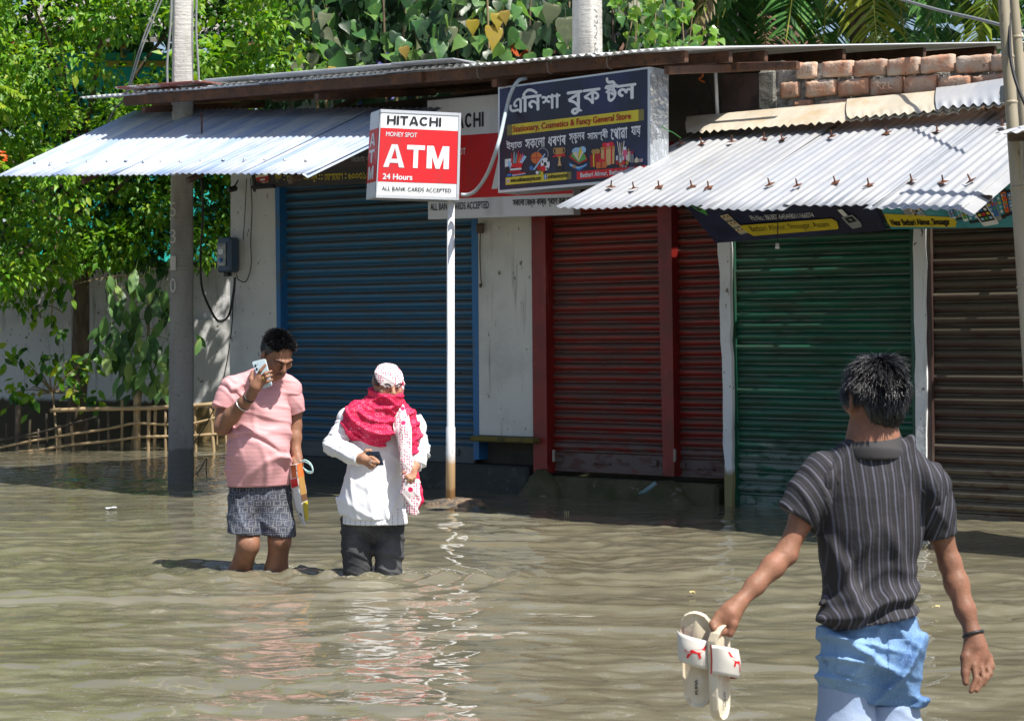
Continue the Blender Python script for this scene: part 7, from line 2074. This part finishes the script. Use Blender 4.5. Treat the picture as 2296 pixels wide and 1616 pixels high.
S.ell(hc + f * .020 - u * .040, [.078, .092, .088], (r, f, u), k=.02)
S.ell(hc - f * .02 - u * .02, [.090, .085, .075], (r, f, u), k=.02)
S.cone(hc + f * .07 - u * .02, hc + f * .075 - u * .10, .040, .035, k=.03)
S.chain(chain_px([(866, 905, 10.58), (852, 938, 10.545), (842, 962, 10.51)]), [.072, .092, .086], k=.04, q=.85)
S.ell(P(814, 940, 10.56), [.092, .092, .095], k=.04); S.ell(P(846, 972, 10.455), [.075, .045, .055], k=.04)
S.ell(P(793, 945, 10.55), [.055, .085, .10], k=.03)
S.chain(chain_px([(882, 908, 10.60), (908, 938, 10.57), (922, 970, 10.53), (922, 1005, 10.49)]), [.052, .056, .045, .034], k=.03)
S.cone(hc + u * .02 + f * .02, hc + u * .02 + f * .16, .09, .09, q=.35, ax=tuple(u), k=.006, op='-') if False else None
S.cone(hc - f * .04 - u * .02 - r * .04, P(815, 920, 10.60), .046, .05, k=.03); S.cone(hc - f * .03 - u * .03 + r * .04, P(900, 930, 10.62), .040, .045, k=.03)
S.cut(hc - u * .019 + f * .05, u * 1.0 + f * .12)
S.disp = lambda X, Y, Z: (-.013 * np.maximum(np.sin(np.sqrt((X - hc.x + .05) ** 2 + (Z - hc.z - .02) ** 2 * 1.0) * 100 + 8 * np.arctan2(X - hc.x - .01, Z - hc.z - .16)), 0) ** 2 * np.clip((hc.z - .03 - Z) * 9, 0, 1) - .006 * np.maximum(np.sin(Z * 120 + X * 25 + 2 * np.sin(X * 40)), 0) ** 2 * np.clip((hc.z + .03 - Z) * 20, 0, 1)).astype(np.float32)
scf = S.build('scarf', m_sc1, wm, .0055)
S = Sdf(.02)
S.chain(chain_px([(893, 915, 10.53), (904, 965, 10.455), (912, 1040, 10.425), (917, 1100, 10.42), (924, 1150, 10.425)]), [.034, .040, .032, .036, .030], q=.55)
S.chain(chain_px([(930, 1085, 10.43), (934, 1125, 10.43)]), [.028, .022], q=.6)
S.disp = fold((.012, (1, .1, .1), .045, .3, .25), (.006, (.7, .2, .6), .05, 1.2, .5))
S.cut(P(924, 1154, 10.42), (-.25, 0, -1))
S.build('scarf_end', m_sc2, scf, .005)
S = Sdf(.02); S.chain(chain_px([(930, 1062, 10.44), (935, 1100, 10.44), (939, 1122, 10.44), (928, 1150, 10.44)]), [.022, .026, .022, .012], q=.6); S.disp = fold((.01, (1, .1, .3), .035, .3, .4)); S.build('scarf_end', m_sc1, scf, .005)
ring_at(P(833, 1037, 10.300), P(849, 1037, 10.281) - P(829, 1029, 10.318), .0118, .0022, m_steelb, 'finger_ring', wm); ring_at(P(927, 1070, 10.41), P(928, 1078, 10.41) - P(931, 1062, 10.42), .0115, .0026, m_goldr, 'finger_ring', wm)
ph2, PB2 = phone('mobile_phone', P(820, 1013, 10.312), P(849.5, 1011.5, 10.296), P(860, 1043, 10.290), P(829, 1044, 10.306), .009, M('dark_blue_phone', (0.012, 0.022, 0.045), .25), 'dark blue mobile phone held at the waist by the woman in white', [(.22, .2, .0062), (.45, .22, .0062), (.8, .3, .008)])

# ------------------------------------------------------------------ young man seen from behind
ym = thing('person', Vector((P(1955, 1700, 5.58).x, 5.58, 0)), 'young man in dark striped shirt and rolled jeans seen from behind with sandals', 'person')
S = Sdf(.02)
f, u, r = head_frame((-.36, .93, -.03))
hc = P(1963, 897, 5.60)
add_head(S, hc, f, u, r, s=.98, eo=.007)
S.chain([P(1964, 930, 5.585), P(1960, 1000, 5.575)], [.052, .062], k=.03)
S.chain([P(1958, 1010, 5.58), P(1955, 1150, 5.585), P(1952, 1300, 5.585), P(1955, 1430, 5.585)], [.08, .100, .085, .085], q=.7, k=.04)
eLb, wLr = P(1763, 1238, 5.54), P(1654, 1354, 5.44)
S.chain([P(1848, 1055, 5.58), P(1800, 1158, 5.565), eLb], [.042, .033, .028])
S.ell(Vector(eLb) + Vector((.004, -.012, -.012)), [.018, .02, .018], k=.02)
S.chain([eLb, eLb.lerp(wLr, .28), eLb.lerp(wLr, .65), wLr], [.028, .0305, .0245, .0190])
eRb, wRr = P(2130, 1262, 5.60), P(2183, 1425, 5.53)
S.chain([P(2092, 1085, 5.58), P(2108, 1190, 5.60), eRb], [.042, .034, .029])
S.ell(Vector(eRb) + Vector((0, -.014, 0)), [.018, .02, .022], k=.02)
S.chain([eRb, eRb.lerp(wRr, .28), eRb.lerp(wRr, .65), wRr], [.029, .0320, .0265, .0205])
# left hand holding the sandals by their straps
S.chain([wLr, P(1636, 1376, 5.43), P(1624, 1388, 5.425)], [.022, .028, .022])
for kn, md, tp in (((1611, 1378, 5.42), (1597, 1398, 5.405), (1604, 1420, 5.40)), ((1612, 1390, 5.415), (1601, 1409, 5.398), (1612, 1424, 5.40)), ((1618, 1396, 5.418), (1612, 1412, 5.402), (1622, 1420, 5.408)), ((1624, 1400, 5.425), (1622, 1413, 5.410), (1630, 1418, 5.416))):
    S.chain(chain_px([(1634, 1374, 5.43), kn]), [.018, .0112], k=.012); S.chain(chain_px([kn, md, tp]), [.0103, .0092, .0076], k=.004)
S.chain(chain_px([(1642, 1374, 5.43), (1644, 1398, 5.41), (1638, 1421, 5.405)]), [.018, .0128, .0095], k=.008)
# right hand hanging open
S.chain([wRr, P(2188, 1450, 5.525), P(2198, 1472, 5.52)], [.023, .028, .024], q=.9)
for kn, md, tp in (((2184, 1491, 5.495), (2189, 1521, 5.478), (2177, 1549, 5.468)), ((2198, 1489, 5.505), (2206, 1518, 5.485), (2190, 1547, 5.472)), ((2210, 1483, 5.52), (2219, 1509, 5.50), (2204, 1533, 5.484)), ((2217, 1471, 5.535), (2224, 1493, 5.52), (2211, 1515, 5.50))):
    S.chain(chain_px([(2188, 1448, 5.522), kn]), [.018, .0112], k=.008); S.chain(chain_px([kn, md, tp]), [.0105, .0090, .0072], k=.003)
S.chain(chain_px([(2178, 1440, 5.525), (2166, 1474, 5.505), (2164, 1508, 5.49), (2165, 1530, 5.48)]), [.020, .0155, .0115, .0092], k=.006)
for x0, x1, Yl in ((1903, 1900, 5.58), (1998, 1998, 5.60)):
    a = P(x0, 1520, 5.60); b = Vector((P(x1, 1616, Yl).x, Yl, .05)); c_ = Vector((b.x, b.y - .03, -.40))
    S.chain([a, b, c_], [.050, .045, .036], k=.02); S.chain([c_ - ZV * .02, c_ + Vector((-.02, .17, -.03))], [.038, .030], k=.02)
S.build('body', m_skin3, ym, .0048)
cap = Sdf(.015); hc = Vector(hc)
cap.ell(hc + u * .034 - f * .014, [.075, .092, .088], (r, f, u)); cap.ell(hc - u * .030 - f * .042, [.056, .050, .062], (r, f, u), k=.03)
cap.cut(hc - u * .082, -u - f * .2)
cap.disp = fold((.006, (.7, .2, .7), .04, .5, .9))
hair_obj(ym, hc, f, u, r, m_hair3, (.076, .093, .110), lambda d: (d[2] > .06) or (d[1] < -.30 and d[2] > -.80 and abs(d[0]) < .78), 8000, lambda d: .054 + .014 * math.sin(d[0] * 11 + d[2] * 7) if d[2] > .15 else (.042 if d[2] > -.4 else .024), lambda d: (-.30 * (d[0] > -.1) + .3 * (d[0] <= -.1) * 0 + .25 * math.sin(d[0] * 9), .2 * math.sin(d[2] * 8), 0, .22 if d[2] > .1 else .06, .2, .9, .11) if d[2] > -.2 else (d[0] * -.25, .05, -.3, .03, .2, .8, .10), np.random.default_rng(71), .0030, cap, off=(0, -.014, .014), seg=5)
# striped shirt
def stripe_mat(name, ax, per):
    m, b, t = newmat(name, (0.04, 0.038, 0.042), .8, 0, .25)
    pos = t.pos()
    dp = t.n('ShaderNodeVectorMath', operation='DOT_PRODUCT'); t.l(pos, dp.inputs[0]); dp.inputs[1].default_value = ax
    w = t.math('ADD', dp.outputs['Value'], t.math('MULTIPLY_ADD', t.noise(t.map(pos, (1, 1, .8)), 5), .016, -.008))
    fr_ = t.math('FRACT', t.math('MULTIPLY', w, 1 / per))
    s1 = t.math('MULTIPLY', t.ramp(fr_, .10, .15), t.ramp(fr_, .26, .31, inv=True))
    s2 = t.math('MULTIPLY', t.ramp(fr_, .52, .56), t.ramp(fr_, .60, .64, inv=True))
    k_ = t.math('ADD', t.math('MULTIPLY', s1, .62), t.math('MULTIPLY', s2, .28))
    c = t.mix(k_, t.mix(t.ramp(t.noise(pos, 5), .4, .7), (0.032, 0.030, 0.033), (0.022, 0.021, 0.024)), (0.130, 0.135, 0.185))
    t.l(c, b.inputs['Base Color']); t.l(t.bump(t.noise(pos, 700), .2, .001, t.bump(t.noise(pos, 16, 3), .35, .012)), b.inputs['Normal'])
    return m
m_str = stripe_mat('striped_cotton', (1, .25, .06), .0275)
S = Sdf(.03); q_ = .66
S.chain([P(1962, 1035, 5.58), P(1957, 1110, 5.58), P(1955, 1180, 5.58), P(1950, 1300, 5.585), P(1955, 1400, 5.58), P(1957, 1450, 5.58)], [.098, .129, .134, .115, .118, .122], q=q_, k=.04)
S.ell(P(1910, 1405, 5.530), [.078, .080, .09], k=.05); S.ell(P(2000, 1395, 5.530), [.076, .080, .09], k=.05)
S.chain([P(1925, 1020, 5.58), P(1852, 1062, 5.58)], [.042, .058], k=.04); S.chain([P(1995, 1030, 5.58), P(2088, 1090, 5.58)], [.042, .058], k=.04)
S.cut(P(1880, 1418, 5.46), (.19, 0, -1)); S.cut(P(1850, 1410, 5.5), (-.35, 0, -1))
sf_ = fold((.026, (.85, .2, .35), .17, .8, .5), (.022, (-.75, .2, .45), .14, 2.2, .5), (.012, (.9, .2, -.2), .08, 1.1, .6))
def sdisp(X, Y, Z):
    x0 = P(1846, 1404, 5.5); x1 = P(2060, 1330, 5.5)
    ln = x0.z + (X - x0.x) * (x1.z - x0.z) / (x1.x - x0.x) + .008 * np.sin(X * 38)
    t = Z - ln - .012
    return (sf_(X, Y, Z) * np.clip((Z - ln + .05) * 12, 0, 1) - .017 * np.exp(-(t / .020) ** 2) + .014 * np.exp(-((t + .034) / .014) ** 2) - .007 * np.exp(-((t - .06 - .02 * np.sin(X * 20)) / .016) ** 2)).astype(np.float32)
S.disp = sdisp
ssh = S.build('shirt', m_str, ym, .006)
sleeve(ssh, stripe_mat('striped_sleeve_cotton', (.85, .2, .55), .0275), P(1850, 1064, 5.58), P(1786, 1160, 5.565), .068, .060, 1, fold((.009, (.7, .3, -.6), .07, 1, .6), (.006, (.8, .2, .5), .05, 2, .6)))
sleeve(ssh, stripe_mat('striped_sleeve_cotton_b', (.95, .25, -.2), .0275), P(2083, 1092, 5.58), P(2104, 1200, 5.60), .060, .052, 1, fold((.009, (.7, .3, .6), .07, 1.6, .6)))
S = Sdf(.01); S.chain([P(1962, 962, 5.60), P(1961, 1018, 5.585)], [.066, .096], q=.9); S.cone(P(1965, 935, 5.62), P(1962, 974, 5.605), .056, .060, k=.006, op='-'); S.cut(P(1961, 1020, 5.58), (0, .12, -1)); S.cut(P(1961, 964, 5.6), (0, .25, 1))
S.build('collar', M('plain_collar', (0.030, 0.028, 0.030), .8, bumps=[(20, .2, .006)]), ssh, .004)
# jeans
m_jean = M('blue_denim', (0.105, 0.205, 0.385), .85, 0, .2, layers=[(4.5, (0.20, 0.335, 0.54), .42, .66), (11, (0.06, 0.13, 0.29), .52, .68), (500, (0.30, 0.42, 0.60), .57, .63)], bumps=[(9, .5, .03), (24, .4, .012), (600, .15, .001)])
m_jeanl = M('denim_inside', (0.28, 0.36, 0.52), .9, 0, .2, layers=[(6, (0.40, 0.47, 0.60), .42, .66), (500, (0.25, 0.33, 0.5), .57, .63)], bumps=[(22, .35, .01)])
def jean_sdf():
    S = Sdf(.03)
    S.chain([P(1958, 1385, 5.58), P(1954, 1440, 5.58), P(1952, 1500, 5.58)], [.116, .130, .132], q=.70, k=.04)
    S.ell(P(1908, 1480, 5.535), [.074, .072, .085], k=.035); S.ell(P(2003, 1478, 5.535), [.072, .072, .085], k=.035)
    S.chain([P(1904, 1500, 5.575), P(1900, 1570, 5.575)], [.082, .078], k=.02); S.chain([P(2002, 1500, 5.58), P(2000, 1610, 5.59)], [.080, .070], k=.02)
    S.cone(P(1963, 1640, 5.44), P(1966, 1465, 5.445), .055, .014, k=.025, op='-'); S.cone(P(1963, 1650, 5.70), P(1966, 1540, 5.70), .06, .02, k=.02, op='-')
    return S
S = jean_sdf(); S.cut(P(1955, 1378, 5.5), (.1, 0, 1)); S.cut(P(1990, 1584, 5.5), (-.1, 0, -1)); S.cone(P(1770, 1606, 5.57), P(1893, 1614, 5.57), .085, .085, q=2.2, k=.006, op='-')
jf = fold((.026, (.6, .2, .8), .13, .8, .6), (.024, (-.7, .2, .6), .11, 2.4, .7), (.014, (.2, .2, 1), .06, 1, .5))
S.disp = jf
jn = S.build('jeans', m_jean, ym, .006)
for (x0, x1, y0, y1, yp) in ((1880, 1962, 1428, 1510, 1524), (1994, 2046, 1432, 1505, 1518)):
    S = jean_sdf(); S.disp = lambda X, Y, Z: jf(X, Y, Z) - .0035
    S.cut(P(x0, y0, 5.45), (-1, 0, .04)); S.cut(P(x1, y0, 5.45), (1, 0, .04)); S.cut(P(x0, y0, 5.45), (.05, 0, 1)); S.cut(P((x0 + x1) / 2, yp, 5.45), (.25, 0, -1)); S.cut(P((x0 + x1) / 2, yp, 5.45), (-.25, 0, -1)); S.cut(P(1955, 1450, 5.53), (0, 1, 0))
    S.build('back_pocket', m_jean, jn, .005)
for (x, hw, yt, Yl) in ((1899, .076, 1530, 5.572), (1999, .074, 1574, 5.588)):
    S = Sdf(.02); a = P(x, yt + 8, Yl); b = Vector((a.x, a.y - .01, .04))
    S.chain([a, a.lerp(b, .5), b], [hw + .004, hw + .008, hw + .004]); S.cut(P(x, yt, 5.57), (-.05, 0, 1)); S.cut(b, (0, 0, -1))
    S.disp = fold((.008, (.2, .2, 1), .05, .8, .8), (.008, (.6, .2, .7), .07, 2, .7))
    S.build('rolled_leg', m_jeanl, jn, .006)
ring_at(P(2182, 1421, 5.532), wRr - eRb, .0275, .0048, m_black, 'wristband', ym)

# sandals
def sandal(tx, ty, Y, yaw, tilt, label, flip=1):
    Lh, Wh = .262, .092
    c = P(tx, ty, Y)
    X = Vector((math.cos(yaw), math.sin(yaw), 0)); N = Vector((math.sin(yaw), -math.cos(yaw), 0)); Zd = (Vector((0, 0, -1)) + X * tilt).normalized()
    t = thing('slide_sandal', c + Zd * Lh, label, 'sandal', None)
    out = []
    prof = [(.004, .16), (.03, .32), (.08, .43), (.16, .49), (.28, .495), (.42, .455), (.58, .43), (.74, .43), (.88, .40), (.95, .31), (.99, .16), (1.0, 0)]
    for f_, w in prof: out.append((f_, w * flip * 1.0))
    pts = [(f_, w) for f_, w in prof] + [(f_, -w * (1.0 if f_ > .5 else .93)) for f_, w in prof[-2::-1]]
    pts = [(-.004, .05)] + pts + [(-.004, -.05)]
    pos_ = lambda f_, w, n_: c + Zd * (f_ * Lh) + X * (w * Wh * flip) + N * n_
    n = len(pts); rings = [(1.0, -.026), (1.015, -.016), (1.0, -.004), (.96, 0.0), (.86, -.003), (.82, -.005)]
    V = []; Fc = []
    cf = .5
    for sc, h in rings:
        for f_, w in pts: V.append(pos_(cf + (f_ - cf) * (1 - (1 - sc) * .45), w * sc, h + .012 * max(0, .16 - f_) / .16))
    for i in range(len(rings) - 1):
        for j in range(n): Fc.append((i * n + j, (i + 1) * n + j, (i + 1) * n + (j + 1) % n, i * n + (j + 1) % n))
    Fc += [tuple(range(n)), tuple(range(len(rings) * n - 1, (len(rings) - 1) * n - 1, -1))]
    me = bpy.data.meshes.new('sole'); me.from_pydata([tuple(v) for v in V], [], Fc); me.update()
    put('sole', me, t, m_sole)
    # strap: padded band arching over the foot bed
    V = []; Fc = []; na, nb = 16, 8
    for lay in (0, 1):
        for j in range(nb + 1):
            for i in range(na + 1):
                a = math.pi * i / na
                f_ = .245 + .30 * j / nb + .05 * math.cos(a) * flip
                hh = (.055 - .012 * abs(j / nb - .45)) * math.sin(a) ** .75 - .012
                V.append(pos_(f_, .535 * math.cos(a) * (1 + .03 * math.sin(a)), hh - lay * .005 + .002 * math.sin(j * math.pi / nb)))
    m1 = (na + 1) * (nb + 1)
    for j in range(nb):
        for i in range(na):
            q = j * (na + 1) + i
            Fc.append((q, q + 1, q + na + 2, q + na + 1)); Fc.append((m1 + q, m1 + q + na + 1, m1 + q + na + 2, m1 + q + 1))
    for i in range(na):
        Fc.append((i, m1 + i, m1 + i + 1, i + 1)); q = nb * (na + 1) + i; Fc.append((q, q + 1, m1 + q + 1, m1 + q))
    me = bpy.data.meshes.new('strap'); me.from_pydata([tuple(v) for v in V], [], Fc)
    me.materials.append(m_strap); me.materials.append(m_strapin)
    me.polygons.foreach_set('material_index', np.array([1 if all(v >= m1 for v in fc) else 0 for fc in Fc], dtype=np.int32))
    me.polygons.foreach_set('use_smooth', np.ones(len(Fc), bool)); me.update()
    st_ = put('strap', me, t)
    # printed marks: word on the foot bed, red cat on the strap
    bd_ = Board(pos_(.70, -.05 * flip, .0), pos_(.70, .07 * flip, .0), pos_(.86, .07 * flip, .0), pos_(.86, -.05 * flip, .0)); bd_.n = N
    lb = MB(); bd_.c = [pos_(.855, -.06, 0), pos_(.70, -.06, 0), pos_(.70, .06, 0), pos_(.855, .06, 0)]
    bd_.text(lb, 'PUMA', 0, 1, 0, .75, .03, .0015); lb.build('foot_bed_print', I_blk, t)
    def on_strap(s_, t2, lift=.0025):
        a = math.pi * (.5 - .35 * s_); j = t2
        f_ = .245 + .30 * j + .05 * math.cos(a) * flip
        hh = (.055 - .012 * abs(j - .45)) * math.sin(a) ** .75 - .012
        return pos_(f_, .535 * math.cos(a), hh + lift)
    cat = [(-.75, .70), (-.5, .55), (-.35, .62), (-.1, .45), (.3, .38), (.6, .30), (.8, .12), (.9, .16), (.75, .36), (.45, .50), (.5, .72), (.36, .76), (.25, .56), (-.05, .60), (-.25, .78), (-.4, .92), (-.5, .86), (-.36, .70), (-.6, .72)]
    tri = tessellate_polygon([[Vector((a, b, 0)) for a, b in cat]])
    q = [on_strap(a * .8, b * .8 + .05) for a, b in cat]
    t0 = tri[0]
    if (q[t0[1]] - q[t0[0]]).cross(q[t0[2]] - q[t0[0]]).dot(N) < 0: tri = [x[::-1] for x in tri]
    MB().add(q, tri).build('strap_print', I_red, st_)
m_sole = M('cream_foam', (0.60, 0.52, 0.38), .6, layers=[(9, (0.66, 0.61, 0.50), .48, .64), (16, (0.42, 0.28, 0.13), .62, .74)], bumps=[(160, .4, .002)])
m_strap = M('off_white_strap', (0.60, 0.57, 0.52), .5, layers=[(12, (0.56, 0.53, 0.50), .5, .7)]); m_strapin = M('red_strap_lining', (0.30, 0.02, 0.02), .7)
sandal(1557, 1372, 5.44, R(-14), .035, 'white slide sandal facing the road, held by its strap in the hand')
sandal(1622, 1399, 5.415, R(58), .03, 'white slide sandal turned sideways in the same hand', -1)
